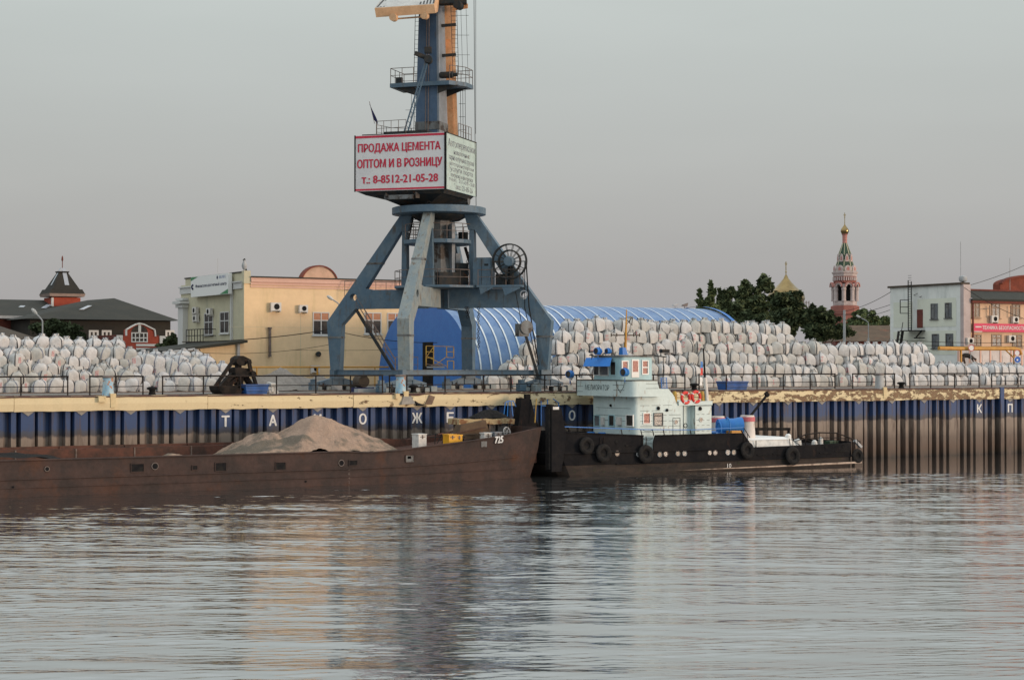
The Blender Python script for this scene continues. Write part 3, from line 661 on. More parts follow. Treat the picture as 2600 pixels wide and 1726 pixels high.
# tall pile behind the tugboat: x ranges of each tier on the quay
RY = 16.2; H1 = .92; WR = 1.08; SR = 1.12
tall = [(13.4, 68.0), (13.9, 67.6), (14.6, 54.6), (14.2, 54.2), (15.2, 38.8), (16.2, 38.4), (17.4, 32.0)]
P_R = 'the big pile behind the tugboat'
HTS = [0, .92, 1.86, 2.80, 3.72, 4.60, 5.02]
for i, (xa, xb) in enumerate(tall[:6]):
    row(P_R, i, xa + (.5 if i % 2 else 0), xb, RY + .30 * i + (.35 if i >= 2 else 0), GZ + HTS[i], WR, KIND_R, SR)
# loose sacks behind the right crane leg
P_C = 'the heap by right crane leg'
for i, (xa, xb) in enumerate(((8.2, 12.4), (9.6, 12.5), (10.9, 12.9), (12.0, 13.0))):
    row(P_C, i, xa, xb, 17.0 + .3 * i, GZ + .88 * i, 1.14, KIND_R, SR * .98)
# left piles
LY = 19.6; WL = .98; SL = 1.0
P_L = 'the left-hand pile'
for i, (xa, xb) in enumerate(((-37.0, -20.6), (-36.5, -20.2), (-37, -20.5), (-36.6, -20.0), (-37, -20.4))):
    row(P_L, i, xa, xb, LY + .28 * i, GZ + .56 * i, WL, KIND_L, SL)
P_M = 'the pile beside the black grab'
for i, (xa, xb) in enumerate(((-19.5, -13.7), (-19.2, -13.9), (-19.4, -13.2), (-19.2, -14.6))):
    row(P_M, i, xa, xb, LY + .2 + .22 * i, GZ + .52 * i, 1.02, KIND_B, SL * 1.02)
# second row behind, seen only over the tops
for (xa, xb, y, z, w, kd, sc) in ((15, 54, RY + 3.4, GZ + 2.7, WR, KIND_R, SR), (17, 38, RY + 3.6, GZ + 4.5, WR, KIND_R, SR), (-37, -20.8, LY + 2.4, GZ + 2.9, WL, KIND_L, SL), (-19, -15, LY + 2, GZ + 2.0, WL, KIND_B, SL), (13, 67, RY + 1.5, GZ + .9, WR, KIND_R, SR)):
    row('back', 9, xa, xb, y, z, w, kd, sc)
FRONT = [s for s in SACKS if s[6] != 'back']
FRONT.sort(key=lambda s: (s[0] - CX) ** 2 + (s[1] - CY) ** 2)
keep, rest = FRONT[:300], FRONT[300:] + [s for s in SACKS if s[6] == 'back']
for s in sorted(keep, key=lambda q: (q[6], q[7], q[0])):
    sack_me, strap_me, mark_me = s[4]
    o = bpy.data.objects.new('cement_sack', sack_me); COL.objects.link(o)
    o.location = s[:3]; o.rotation_euler = (rs.uniform(-.09, .09), rs.uniform(-.13, .13), s[5]); o.scale = (s[3], s[3] * rs.uniform(.95, 1.05), s[3] * rs.uniform(.90, 1.12))
    top_t = {P_R: 5, P_C: 3, P_L: 4, P_M: 3}[s[6]]
    tn = 'topmost' if s[7] == top_t else TIER[s[7]]
    tag(o, '%s sack, %s from left in %s row of %s' % (('red-printed' if mark_me else 'plain') + (' bright-white' if s[6] == P_M else ' off-white'), ORD[s[8]], tn, s[6]), 'cement sack', 'cement sacks piled on the quay')
    for nm, me_ in (('lifting_straps', strap_me), ('printed_mark', mark_me)):
        if me_:
            c = bpy.data.objects.new(nm, me_); COL.objects.link(c); c.parent = o
sm = MB(); MI = []
for s in rest:
    me_ = s[4][0]; mt = Matrix.Translation(s[:3]) @ Matrix.Rotation(s[5], 4, 'Z') @ Matrix.Scale(s[3], 4)
    sm.add([mt @ v.co for v in me_.vertices], [tuple(p.vertices) for p in me_.polygons]); MI += [0] * len(me_.polygons)
    me_ = s[4][1]; sm.add([mt @ v.co for v in me_.vertices], [tuple(p.vertices) for p in me_.polygons]); MI += [1] * len(me_.polygons)
o = solo('cement_sack_mass', sm, [M['bag'], M['strap']], 'remaining off-white cement sacks filling the backs of the piles', 'cement sacks', (20, 18, GZ), None, 'stuff', True)
o.data.polygons.foreach_set('material_index', MI)
# ================================================================== PORTAL CRANE
KX, KY = -1.2, 8.45
crane = thing('portal_crane', 'blue portal crane on splayed legs carrying a red-lettered billboard, standing on the quay', 'crane', (KX, KY, GZ))
R2 = sqrt(.5)
DIRS = [(-R2, -R2), (R2, -R2), (-R2, R2), (R2, R2)]     # river-left, river-right, land-left, land-right
def radial(d):
    return lambda r, z, w: (KX + d[0] * r - d[1] * w, KY + d[1] * r + d[0] * w, z)
def hwid(z): return .43 if z < 11 else .43 - (z - 11) / 7.1 * .14
def plate(poly, d, mb):
    fn = radial(d); n = len(poly)
    vs = [fn(r, z, -hwid(z)) for r, z in poly] + [fn(r, z, hwid(z)) for r, z in poly]
    fs = [tuple(range(n)), tuple(reversed(range(n, 2 * n)))] + [(i, i + n, (i + 1) % n + n, (i + 1) % n) for i in range(n)]
    return mb.add(vs, fs)
legs = []
for d in DIRS:
    hr, hz, hR = 6.45, 12.2, .27
    arc_lo = [(hr + hR * cos(a), hz + hR * sin(a)) for a in [-pi * k / 8 for k in range(9)]]
    arc_up = [(hr - hR * cos(a), hz + hR * sin(a)) for a in [pi * k / 8 for k in range(9)]]
    xo = 8.5 - (hz - 10.4) * 5.6 / 7.7
    lower = [(7.5, 6.9), (8.22, 6.9), (8.5, 10.4), (xo, hz)] + arc_lo + [(5.0, hz), (5.0, 11.35), (6.3, 11.35), (7.36, 10.2)]
    upper = [(xo, hz), (2.9, 18.12), (2.0, 18.12), (2.3, 17.0), (2.78, 17.0), (5.5, 12.85), (5.0, 12.75), (5.0, hz)] + arc_up
    m = MB(); plate(lower, d, m); plate(upper, d, m)
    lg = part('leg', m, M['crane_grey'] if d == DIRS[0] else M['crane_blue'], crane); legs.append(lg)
    for zb_ in (9.2, 14.6):
        ro_ = lambda z: 8.22 + (z - 6.9) * .08 if z < 10.4 else 8.5 - (z - 10.4) * 5.6 / 7.7
        ri_ = lambda z: 7.5 - (z - 6.9) * .0424 if z < 10.2 else 5.5 - (z - 12.85) * 2.72 / 4.15
        m = MB(); hw0 = hwid; hwid = lambda z: hw0(z) + .03; plate([(ri_(zb_) - .02, zb_), (ro_(zb_) + .02, zb_), (ro_(zb_ + .14) + .02, zb_ + .14), (ri_(zb_ + .14) - .02, zb_ + .14)], d, m); hwid = hw0; part('bolted_flange', m, M['crane_worn'], lg)
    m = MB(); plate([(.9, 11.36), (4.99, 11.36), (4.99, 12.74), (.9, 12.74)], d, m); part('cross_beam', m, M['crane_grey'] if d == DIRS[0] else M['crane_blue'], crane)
    m = MB(); plate([(2.36, 12.76), (2.76, 12.76), (2.72, 16.98), (2.38, 16.98)], d, m); part('strut', m, M['crane_blue'], crane)
    fn = radial(d); m = MB()
    for z0, w in ((7.0, .03), (11.0, .03)):
        pass
    fx, fy, _ = fn(7.86, 0, 0)
    m = MB(); m.box(fx - .42, fx + .42, fy - .36, fy + .36, 6.2, 6.9); part('leg_foot', m, M['crane_blue'], lg)
# sill beams round the feet
q = 7.86 * R2
for (x0, y0, x1, y1) in ((-q, -q, q, -q), (-q, q, q, q), (-q, -q, -q, q), (q, -q, q, q)):
    m = MB(); a = Vector((KX + x0, KY + y0, 6.66)); b = Vector((KX + x1, KY + y1, 6.66)); e = (b - a).normalized() * .44
    m.bar(a + e, b - e, .36, .36)
    m.bar(a + e + Vector((0, 0, .20)), b - e + Vector((0, 0, .20)), .46, .03); part('sill_beam', m, M['crane_blue'], crane)
# bogies: two wheel trucks under an arched balance beam at every foot
for d in DIRS:
    cx, cy = KX + d[0] * 7.86, KY + d[1] * 7.86
    m = MB(); m.prism([(-1.5, 5.75), (1.5, 5.75), (1.5, 6.0), (.55, 6.26), (-.55, 6.26), (-1.5, 6.0)], lambda u, v, w: (cx + u, cy + w, v), -.24, .24)
    for u in (-1.1, -.45, .45, 1.1): m.box(cx + u - .03, cx + u + .03, cy - .30, cy + .30, 5.76, 6.02 if abs(u) > 1 else 6.2)
    bo = part('bogie', m, M['crane_blue'], crane)
    for u in (-1.15, 1.15):
        m = MB(); m.box(cx + u - .62, cx + u + .62, cy - .20, cy + .20, 5.42, 5.72); m.box(cx + u - .12, cx + u + .12, cy - .26, cy + .26, 5.55, 5.9)
        part('wheel_truck', m, M['crane_dark'], bo)
        for k in (-.36, .36):
            m = MB(); m.lathe((cx + u + k, cy - .27, 5.50), [(.20, 0), (.20, .54)], 14, axis=(0, 1, 0)); part('wheel', m, M['rail_rust'], bo)
            m = MB(); m.box(cx + u + k - .17, cx + u + k + .17, cy - .33, cy - .275, 5.4, 5.66); part('axle_box', m, M['crane_grey'], bo)
    m = MB(); m.box(cx - 2.15, cx - 1.62, cy - .3, cy + .3, 5.40, 5.95); m.box(cx - 2.05, cx - 1.72, cy - .2, cy + .2, 5.953, 6.2); m.bar((cx - 2.16, cy - .1, 5.75), (cx - 2.9, cy - .1, 5.72), .05, .05); part('drive_motor', m, M['crane_blue'], bo)
    m = MB(); m.box(cx + 1.85, cx + 2.3, cy - .28, cy + .28, 5.40, 5.78); part('buffer_box', m, M['crane_grey'], bo)
# column, slewing ring, turntable
m = MB(); m.lathe((KX, KY, 0), [(1.5, 12.76), (.92, 18.13)], 8, pi / 8); part('column', m, M['crane_worn'], crane)
m = MB(); m.box(KX + .2, KX + .46, KY - 1.62, KY - 1.1, 12.9, 17.4); m.box(KX + .62, KX + 1.0, KY - 1.45, KY - 1.0, 13.2, 15.3); part('cable_duct', m, M['crane_pale'], crane)
m = MB(); m.box(KX - 1.0, KX + 1.4, KY - 1.9, KY - 1.45, 12.9, 13.9); m.box(KX + .5, KX + 1.5, KY - 1.75, KY - 1.3, 13.905, 14.6); part('slip_ring_gear', m, M['crane_dark'], crane)
m = MB(); m.lathe((KX, KY, 0), [(3.36, 18.14), (3.42, 18.16), (3.42, 18.62), (3.30, 18.66)], 56); part('ring_beam', m, M['crane_blue'], crane, True)
m = MB(); m.lathe((KX, KY, 0), [(1.5, 17.72), (2.0, 18.0), (2.0, 18.135)], 32); part('ring_hub', m, M['crane_dark'], crane, True)
m = MB(); m.torus((KX - 2.1, KY - 2.4, 18.72), .14, .035, (.5, .86, 0), 14, 6); part('lifting_eye', m, M['black'], crane)
# decks with handrails
def railing(parent, pts, h, m_, r=.028, step=1.15, closed=False, mid=True):
    pts = [Vector(p) for p in pts]
    if closed: pts = pts + [pts[0]]
    mb = MB()
    for a, b in zip(pts[:-1], pts[1:]):
        mb.tube([a + Vector((0, 0, h)), b + Vector((0, 0, h))], r, 5)
        if mid: mb.tube([a + Vector((0, 0, h * .52)), b + Vector((0, 0, h * .52))], r * .8, 5)
        n_ = max(1, int(round((b - a).length / step)))
        for k in range(n_ + (0 if closed else 1)):
            p = a.lerp(b, k / n_); mb.tube([p, p + Vector((0, 0, h))], r, 5)
    return part('handrail', mb, m_, parent)
oct_ = lambda r, z, a0=pi / 8, n=8: [(KX + r * cos(a0 + 2 * pi * k / n), KY + r * sin(a0 + 2 * pi * k / n), z) for k in range(n)]
m = MB(); m.lathe((KX, KY, 0), [(2.55, 15.98), (2.62, 16.0), (2.62, 16.26), (2.58, 16.28)], 12, pi / 12); dk = part('deck', m, M['crane_blue'], crane); railing(dk, oct_(2.5, 16.29, pi / 12, 12), 1.12, M['rail_rust'], closed=True)
m = MB(); m.lathe((KX, KY, 0), [(3.25, 12.77), (3.30, 12.79), (3.30, 12.93), (3.25, 12.95)], 12, pi / 12); dk = part('deck', m, M['crane_blue'], crane)
ang = [pi / 12 + pi / 6 * k for k in range(12)]
railing(dk, [(KX + 3.2 * cos(a), KY + 3.2 * sin(a), 12.95) for a in [radians(x) for x in (0, 30, 60, 90, 120, 150, 180, 210, 240, 270, 285)]], 1.1, M['rail_rust'])
# side gallery out to the reel over the right-hand river leg
fr = radial(DIRS[1])
m = MB(); m.hexa([fr(3.2, 12.80, -1.3), fr(6.5, 12.80, -1.3), fr(6.5, 12.80, .75), fr(3.2, 12.80, .75), fr(3.2, 12.955, -1.3), fr(6.5, 12.955, -1.3), fr(6.5, 12.955, .75), fr(3.2, 12.955, .75)])
m.prism([(5.1, 12.79), (6.4, 12.79), (6.4, 12.68), (5.3, 12.2)], fr, -1.28, -1.22); m.prism([(3.4, 12.79), (4.4, 12.79), (4.4, 12.74), (3.5, 12.3)], fr, -1.28, -1.22)
dk = part('reel_gallery', m, M['crane_blue'], crane)
railing(dk, [fr(3.3, 12.96, -1.24), fr(6.4, 12.96, -1.24), fr(6.45, 12.96, -.5)], 1.1, M['rail_rust'])
m = MB(); m.prism([(2.85, 12.96), (4.15, 12.96), (4.15, 14.95), (2.85, 14.95)], fr, -1.0, .3); cb = part('switch_cabinet', m, M['crane_blue'], crane)
m = MB(); m.prism([(3.48, 13.05), (3.51, 13.05), (3.51, 14.85), (3.48, 14.85)], fr, -1.012, -1.003); m.prism([(3.7, 14.35), (4.0, 14.35), (4.0, 14.5), (3.7, 14.5)], fr, -1.02, -1.003); part('cabinet_door_seam', m, M['crane_dark'], cb)
m = MB(); m.prism([(4.5, 12.96), (5.2, 12.96), (5.2, 13.75), (4.5, 13.75)], fr, -.9, .2); part('motor_box', m, M['crane_dark'], crane)
# cable reel
rc = Vector(fr(5.62, 14.62, -1.02)); ax = Vector((-R2, -R2, 0)).normalized()
m = MB(); m.torus(rc, 1.24, .045, ax, 40, 6); m.torus(rc + ax * .3, 1.24, .045, ax, 40, 6); m.torus(rc, .80, .05, ax, 32, 6); m.torus(rc + ax * .3, .80, .05, ax, 32, 6)
u_ = ax.cross(Vector((0, 0, 1))).normalized()
for k in range(14):
    a = 2 * pi * k / 14; e = u_ * cos(a) + Vector((0, 0, 1)) * sin(a)
    for o_ in (0, .3): m.tube([rc + e * .3 + ax * o_, rc + e * 1.24 + ax * o_], .022, 5)
    m.tube([rc + e * 1.24, rc + e * 1.24 + ax * .3], .02, 5)
rl = part('cable_reel', m, M['crane_dark'], crane)
m = MB(); m.lathe(rc - ax * .25, [(.36, 0), (.36, .75), (.30, .8)], 24, axis=ax); part('reel_hub', m, M['crane_blue'], rl, True)
m = MB(); m.bar(rc - ax * .2, rc - ax * .2 + Vector((0, 0, -1.65)), .35, .3); part('reel_stand', m, M['crane_dark'], rl)
# trailing cable with its guide arm and weight
g0 = rc + u_ * (1.22 if u_.dot(Vector((CT, -ST, 0))) > 0 else -1.22) + ax * .15
foot = Vector(fr(7.9, 6.9, 0)); side = Vector((CT, -ST, 0))
m = MB(); c1 = g0 + Vector((0, 0, -.2)); m.tube([g0, c1 + Vector((0, 0, -3.0)) + side * .2, c1 + Vector((0, 0, -7.2)) + side * .9], .045, 6)
m.tube([g0 - side * .1, c1 + Vector((0, 0, -3.1)) - side * .1, c1 + Vector((0, 0, -7.0)) + side * .75], .03, 6)
m.tube([g0 + side * -.75 + Vector((0, 0, -2.2)), g0 + side * -.35 + Vector((0, 0, -4.3)), g0 + side * .3 + Vector((0, 0, -5.1))], .028, 5)
part('trailing_cable', m, M['rubber'], crane)
ga = g0 + Vector((0, 0, -5.2)) + side * -.25
m = MB(); m.box(ga.x - .45, ga.x + .35, ga.y - .3, ga.y + .3, ga.z - .15, ga.z + .75); m.lathe(ga + Vector((.1, -.32, .5)), [(.5, 0), (.5, .1)], 18, axis=(0, -1, 0)); part('guide_pulley', m, M['crane_worn'], crane)
m = MB(); m.bar(ga + side * .2, ga + side * 1.15 + Vector((0, 0, -3.2)), .26, .2); m.bar(ga + side * .9 + Vector((0, 0, -3.15)), ga + side * 1.7 + Vector((0, 0, -3.25)), .1, .08); part('guide_arm', m, M['crane_dark'], crane)
m = MB(); gx = ga + side * .75 + Vector((0, -.4, -4.35))
m.prism([(-.5, -.55), (.62, -.55), (.25, .25), (.28, .7), (.05, .92), (-.22, .75), (-.2, .2)], lambda u, v, w: (gx.x + u, gx.y + w, gx.z + v), -.3, .3)
m.box(gx.x - .95, gx.x + .9, gx.y - .34, gx.y + .34, gx.z - 1.05, gx.z - .553); part('cable_anchor', m, M['crane_grey'], crane)
# stairs and ladders
def stair(name, p, q, w, treads, m_, side_v, rails=True):
    p, q, sv = Vector(p), Vector(q), Vector(side_v).normalized() * w / 2
    mb = MB(); mb.bar(p - sv, q - sv, .05, .22); mb.bar(p + sv, q + sv, .05, .22)
    o = part(name, mb, m_, crane)
    for k in range(treads):
        c = p.lerp(q, (k + .5) / treads); tb = MB(); hx = (q - p); hx.z = 0; hx = hx.normalized() * .11
        tb.hexa([c - sv * .96 - hx, c + sv * .96 - hx, c + sv * .96 + hx, c - sv * .96 + hx] + [x + Vector((0, 0, .035)) for x in (c - sv * .96 - hx, c + sv * .96 - hx, c + sv * .96 + hx, c - sv * .96 + hx)])
        part('tread', tb, m_, o)
    if rails:
        mb = MB()
        for sg in (-1, 1):
            mb.tube([p + sv * sg + Vector((0, 0, 1.0)), q + sv * sg + Vector((0, 0, 1.0))], .024, 5); mb.tube([p + sv * sg + Vector((0, 0, .55)), q + sv * sg + Vector((0, 0, .55))], .018, 5)
            for k in range(5): c = p.lerp(q, k / 4) + sv * sg; mb.tube([c, c + Vector((0, 0, 1.0))], .02, 5)
        part('stair_rail', mb, M['rail_rust'], o)
    return o
camf = Vector((ST, CT, 0))
def K(px, py, dz=0.0): return D(px, py, 132.0 + dz)
stair('stair', K(905, 787, 1.2), K(1004, 948, -2.2), .75, 22, M['crane_dark'], camf)
stair('stair', K(1047, 614, -1), K(1062, 542, 1.0), .6, 11, M['black'], Vector((CT, -ST, 0)), False)
stair('stair', K(1210, 724, .5), K(1181, 628, .5), .6, 11, M['black'], camf, False)
m = MB(); a = K(1004, 947, -2.2)
for i, (x, z) in enumerate(((0, 0), (.9, 0), (1.6, 0))): m.tube([a + side * x, a + side * x + Vector((0, 0, 1.15))], .024, 5)
m.tube([a + Vector((0, 0, 1.15)), a + side * 1.6 + Vector((0, 0, 1.15))], .024, 5); m.tube([a + Vector((0, 0, .6)), a + side * 1.6 + Vector((0, 0, .6))], .02, 5); part('landing_rail', m, M['rail_rust'], crane)
# hanging chains: real links
def chain(top, L, name='chain'):
    mb = MB(); n_ = int(L / .15)
    for k in range(n_):
        c = Vector(top) - Vector((0, 0, .075 + k * .15)) + side * .03 * sin(k * .9)
        axx = side if k % 2 else camf
        vs_ = []
        mb2 = MB(); mb2.torus((0, 0, 0), .085, .022, axx, 8, 5)
        mb.add([Vector((x, y, z * 1.15)) + c for x, y, z in mb2.v], mb2.f)
    return part(name, mb, M['rubber'], crane)
chain(K(1187, 640, -1.5), 1.9); chain(K(1188, 780, -3), .75); chain(K(1184, 779, -3), .55); chain(K(1215, 780, -3), 3.05)
# work gear standing on the sill: scaffold frames and a tray
tr = thing('scaffold_tower', 'rusty yellow scaffold frames on a pale tray, standing before the dark hangar doorway', 'scaffold', K(1112, 930, -1))
m = MB()
for px_, y0, y1 in ((1082, 878, 908), (1101, 878, 908), (1134, 879, 907), (1152, 880, 908), (1136, 916, 936), (1152, 916, 937)):
    m.bar(K(px_, y0, -1), K(px_, y1 + 22 if px_ in (1082, 1101) else y1, -1), .07, .07)
for (a_, b_) in (((1082, 878), (1152, 880)), ((1082, 893), (1101, 893)), ((1082, 908), (1101, 908)), ((1134, 893), (1152, 893)), ((1134, 907), (1152, 908)), ((1101, 880), (1082, 907)), ((1136, 916), (1152, 916)), ((1101, 930), (1134, 905)), ((1082, 903), (1134, 930))):
    m.bar(K(*a_, -1), K(*b_, -1), .05, .05)
part('scaffold_frame', m, M['scaf_yellow'], tr)
m = MB(); a = K(1084, 932, -1.4); b = K(1128, 932, -1.4); m.bar(a, b, .8, .12); part('tray', m, M['crane_pale'], tr)
m = MB()
for k in range(6): m.bar(K(1084 + k * 5, 924 + (k % 3) * 2, -1.3), K(1108 + k * 4, 929 - (k % 2) * 3, -1.2), .09, .05)
part('scrap_boards', m, M['rail_rust'], tr)

# ------------------------------------------------------------------ machine house, yawed a little to the camera's right
HA = TH - radians(18) + pi     # heading of the long face, pointing left
e1 = Vector((-cos(radians(18)), sin(radians(18)), 0)); e2 = Vector((sin(radians(18)), cos(radians(18)), 0))   # camera frame
def c2w(v): return Vector((v.x * CT + v.y * ST, -v.x * ST + v.y * CT, v.z))
e1, e2 = c2w(e1), c2w(e2); UP = Vector((0, 0, 1))
hc = Vector((KX, KY, 0)) + c2w(Vector((-1.66, 0, 0)))
HP = hc - e1 * 3.45 - e2 * 3.2      # near corner, plan
def hs(u, w, z): return HP + e1 * u + e2 * w + UP * z      # u left along the long sign, w back
Z0, Z1 = 19.66, 23.66
m = MB(); m.hexa([hs(.06, .06, Z0), hs(6.84, .06, Z0), hs(6.84, 6.34, Z0), hs(.06, 6.34, Z0), hs(.06, .06, Z1), hs(6.84, .06, Z1), hs(6.84, 6.34, Z1), hs(.06, 6.34, Z1)])
house = part('machine_house', m, M['crane_dark'], crane)
m = MB(); m.hexa([hs(2.2, 2.0, 18.66), hs(4.0, 2.0, 18.66), hs(4.0, 4.4, 18.66), hs(2.2, 4.4, 18.66), hs(.5, .5, 19.4), hs(5.6, .5, 19.4), hs(5.6, 5.9, 19.4), hs(.5, 5.9, 19.4)])
m.hexa([hs(.3, .3, 19.402), hs(6.2, .3, 19.402), hs(6.2, 6.1, 19.402), hs(.3, 6.1, 19.402), hs(.1, .1, 19.655), hs(6.8, .1, 19.655), hs(6.8, 6.3, 19.655), hs(.1, 6.3, 19.655)])
part('turntable', m, M['crane_dark'], crane)
m = MB()
for u in (2.3, 4.6): m.bar(hs(u, .35, 19.1), hs(u, .35, 19.6), .25, .3)
m.bar(hs(2.5, .2, 19.2), hs(4.4, .2, 19.2), .3, .3); m.lathe(hs(.25, 5.7, 19.3), [(.32, 0), (.32, 1.2)], 14, axis=e1); part('underframe', m, M['crane_worn'], house)
# long sign
f_sign = lambda u, v, d: hs(6.9 - u, -.02 - d, Z0 + v)
m = MB(); fbox(m, f_sign, 0, 6.9, 0, 4.0, -.05, .06); sg = part('sign_panel', m, M['sign_white'], house, label='white billboard with three lines of red lettering')
for v0_, v1_ in ((3.80, 3.96), (.04, .17)): m = MB(); fbox(m, f_sign, .06, 6.84, v0_, v1_, .063, .075); part('red_border', m, M['sign_red'], sg)
m = MB(); fbox(m, f_sign, -.03, .06, -.02, 4.02, .062, .1); fbox(m, f_sign, 6.84, 6.99, -.02, 4.02, .062, .1); part('sign_frame', m, M['black'], sg)
for txt, u, v, h, w in (('ПРОДАЖА ЦЕМЕНТА', .26, 2.80, .58, 6.28), ('ОПТОМ И В РОЗНИЦУ', .20, 1.66, .60, 6.46), ('т.: 8-8512-21-05-28', .55, .55, .58, 5.80)):
    part('lettering', text_mb(txt, h, lambda x, y, d: f_sign(u + x, v + y, d), w, .078, .04), M['sign_red'], sg)
# mint side sign with its faded text
f_side = lambda u, v, d: hs(-.02 - d, u, Z0 + v)
m = MB(); fbox(m, f_side, 0.05, 6.4, 0, 4.0, -.05, .05); sg2 = part('sign_panel', m, M['sign_mint'], house, label='pale mint side billboard with faded flaking text')
for txt, u, v, h, w in (('Автоперевозки', .35, 3.12, .52, 5.7), ('навалочных', 1.5, 2.62, .34, 3.4), ('тарно-штучных грузов', .45, 2.18, .36, 5.4), ('автотранспортом', .6, 1.78, .26, 5.2), ('услуги порта', .8, 1.38, .34, 4.8), ('погрузка и выгрузка', .9, .98, .28, 4.7), ('тел: 21-05-28', .5, .66, .26, 5.5), ('факс: 21-05-26', 1.5, .16, .38, 4.1)):
    part('lettering', text_mb(txt, h, lambda x, y, d: f_side(u + x, v + y, d), w, .056, .012), M['sign_grey'], sg2)
m = MB(); fbox(m, f_side, -.05, 6.45, 3.96, 4.03, .0, .07); fbox(m, f_side, 6.4, 6.47, 0, 3.95, .0, .06); part('sign_frame', m, M['crane_dark'], sg2)
# flat roof hatch, roof rails, flag
m = MB(); m.hexa([hs(1.6, .5, Z1), hs(4.9, .5, Z1), hs(4.9, 3.0, Z1), hs(1.6, 3.0, Z1), hs(1.6, .5, Z1 + .28), hs(4.9, .5, Z1 + .28), hs(4.9, 3.0, Z1 + .28), hs(1.6, 3.0, Z1 + .28)])
m.hexa([hs(4.95, .3, Z1), hs(6.5, .3, Z1), hs(6.5, 3.0, Z1), hs(4.95, 3.0, Z1), hs(4.95, .3, Z1 + .12), hs(6.5, .3, Z1 + .12), hs(6.5, 3.0, Z1 + .12), hs(4.95, 3.0, Z1 + .12)]); part('roof_hatch', m, M['crane_dark'], house)
railing(house, [hs(3.0, 4.9, Z1), hs(4.6, 5.2, Z1), hs(5.9, 4.4, Z1), hs(6.3, 2.6, Z1), hs(5.6, .8, Z1), hs(3.2, .5, Z1)], 1.1, M['rail_rust'], .022, .55)
railing(house, [hs(.3, 3.5, Z1), hs(.25, 5.6, Z1), hs(.25, 6.2, Z1)], 1.1, M['rail_rust'], .022, .55)
m = MB(); fp = hs(5.9, 1.2, Z1 + 1.0); tp = fp + c2w(Vector((-.38, 0, 1.6))); m.tube([fp, tp], .02, 5); fl = part('flag_pole', m, M['rail_rust'], house)
m = MB(); vs = []; fs = []
for i in range(9):
    k = i / 8; w = .34 * (k ** .8) if k < .8 else .30; c = tp.lerp(fp, .02 + .80 * k) + side * .01
    for j in range(4): vs.append(c + side * (w * j / 3) + camf * (.05 * sin(j * 2.2 + i * .8)) + UP * (-.22 * j / 3 * (1 if i < 8 else 1.6)))
for i in range(8):
    for j in range(3): fs.append((i * 4 + j, i * 4 + j + 1, (i + 1) * 4 + j + 1, (i + 1) * 4 + j))
m.add(vs, fs); part('flag', m, M['flag_blue'], fl)
# ------------------------------------------------------------------ tower
tcx = Vector((KX, KY, 0)) + c2w(Vector((-.62, .3, 0)))
def tw(a, b, z): return tcx - e1 * a + e2 * b + UP * z     # a to the right, b back
m = MB()
m.hexa([tw(-.86, -.9, Z1 + .02), tw(.86, -.9, Z1 + .02), tw(.86, .9, Z1 + .02), tw(-.86, .9, Z1 + .02), tw(-.62, -.62, 35.5), tw(.62, -.62, 35.5), tw(.62, .62, 35.5), tw(-.62, .62, 35.5)])
tower = part('tower', m, M['crane_deep'], crane)
m = MB(); m.hexa([tw(.862, -.88, Z1 + .03), tw(1.0, -.88, Z1 + .03), tw(1.0, .88, Z1 + .03), tw(.862, .88, Z1 + .03), tw(.622, -.60, 35.4), tw(.80, -.60, 35.4), tw(.80, .60, 35.4), tw(.622, .60, 35.4)]); part('tower_light_side', m, M['crane_pale'], tower)  # paler slab over the right face, its brighter light put into the colour
m = MB(); m.hexa([tw(-.88, -.93, 24.3), tw(1.02, -.93, 24.3), tw(1.02, .95, 24.3), tw(-.88, .95, 24.3), tw(-.86, -.92, 24.9), tw(1.01, -.92, 24.9), tw(1.01, .94, 24.9), tw(-.86, .94, 24.9)]); part('tower_collar', m, M['crane_worn'], tower)
m = MB(); m.tube([tw(-.05, -.98, 24), tw(0, -.68, 35.4)], .03, 5); m.tube([tw(.16, -.98, 24), tw(.16, -.68, 35.4)], .03, 5); part('hoist_rope', m, M['rail_rust'], tower)
# tower gallery
pz = 27.45
def pl(a, b, z): return tcx - e1 * a + e2 * b + UP * z
corner = [(-2.75, -1.15), (1.9, -1.3), (2.75, .0), (2.75, 1.6), (-2.75, 1.6)]
m = MB(); n_ = len(corner); m.add([pl(a, b, pz) for a, b in corner] + [pl(a, b, pz + .3) for a, b in corner], [tuple(range(n_)), tuple(reversed(range(n_, 2 * n_)))] + [(i, i + n_, (i + 1) % n_ + n_, (i + 1) % n_) for i in range(n_)])
gal = part('tower_gallery', m, M['crane_blue'], tower)
for b in (-.95, .9):
    for sx in (-1, 1):
        m = MB(); m.add([pl(sx * .9, b, pz - .005), pl(sx * 2.5, b, pz - .005), pl(sx * .9, b, pz - .55), pl(sx * .9, b + .08, pz - .005), pl(sx * 2.5, b + .08, pz - .005), pl(sx * .9, b + .08, pz - .55)], [(0, 1, 2), (3, 5, 4), (0, 3, 4, 1), (1, 4, 5, 2), (2, 5, 3, 0)]); part('gallery_bracket', m, M['crane_dark'], gal)
railing(gal, [pl(-.9, -1.15, pz + .3), pl(-2.7, -1.12, pz + .3), pl(-2.7, 1.55, pz + .3), pl(-.8, 1.55, pz + .3)], 1.1, M['rail_rust'], .026, .95)
railing(gal, [pl(.9, 1.55, pz + .3), pl(2.7, 1.55, pz + .3), pl(2.7, .05, pz + .3), pl(1.9, -1.2, pz + .3)], 1.1, M['rail_rust'], .026, .95)
m = MB(); m.hexa([pl(-2.35, -1.0, pz + .31), pl(-1.9, -1.0, pz + .31), pl(-1.9, -.7, pz + .31), pl(-2.35, -.7, pz + .31), pl(-2.35, -1.0, pz + .75), pl(-1.9, -1.0, pz + .75), pl(-1.9, -.7, pz + .75), pl(-2.35, -.7, pz + .75)]); part('gallery_box', m, M['crane_dark'], gal)
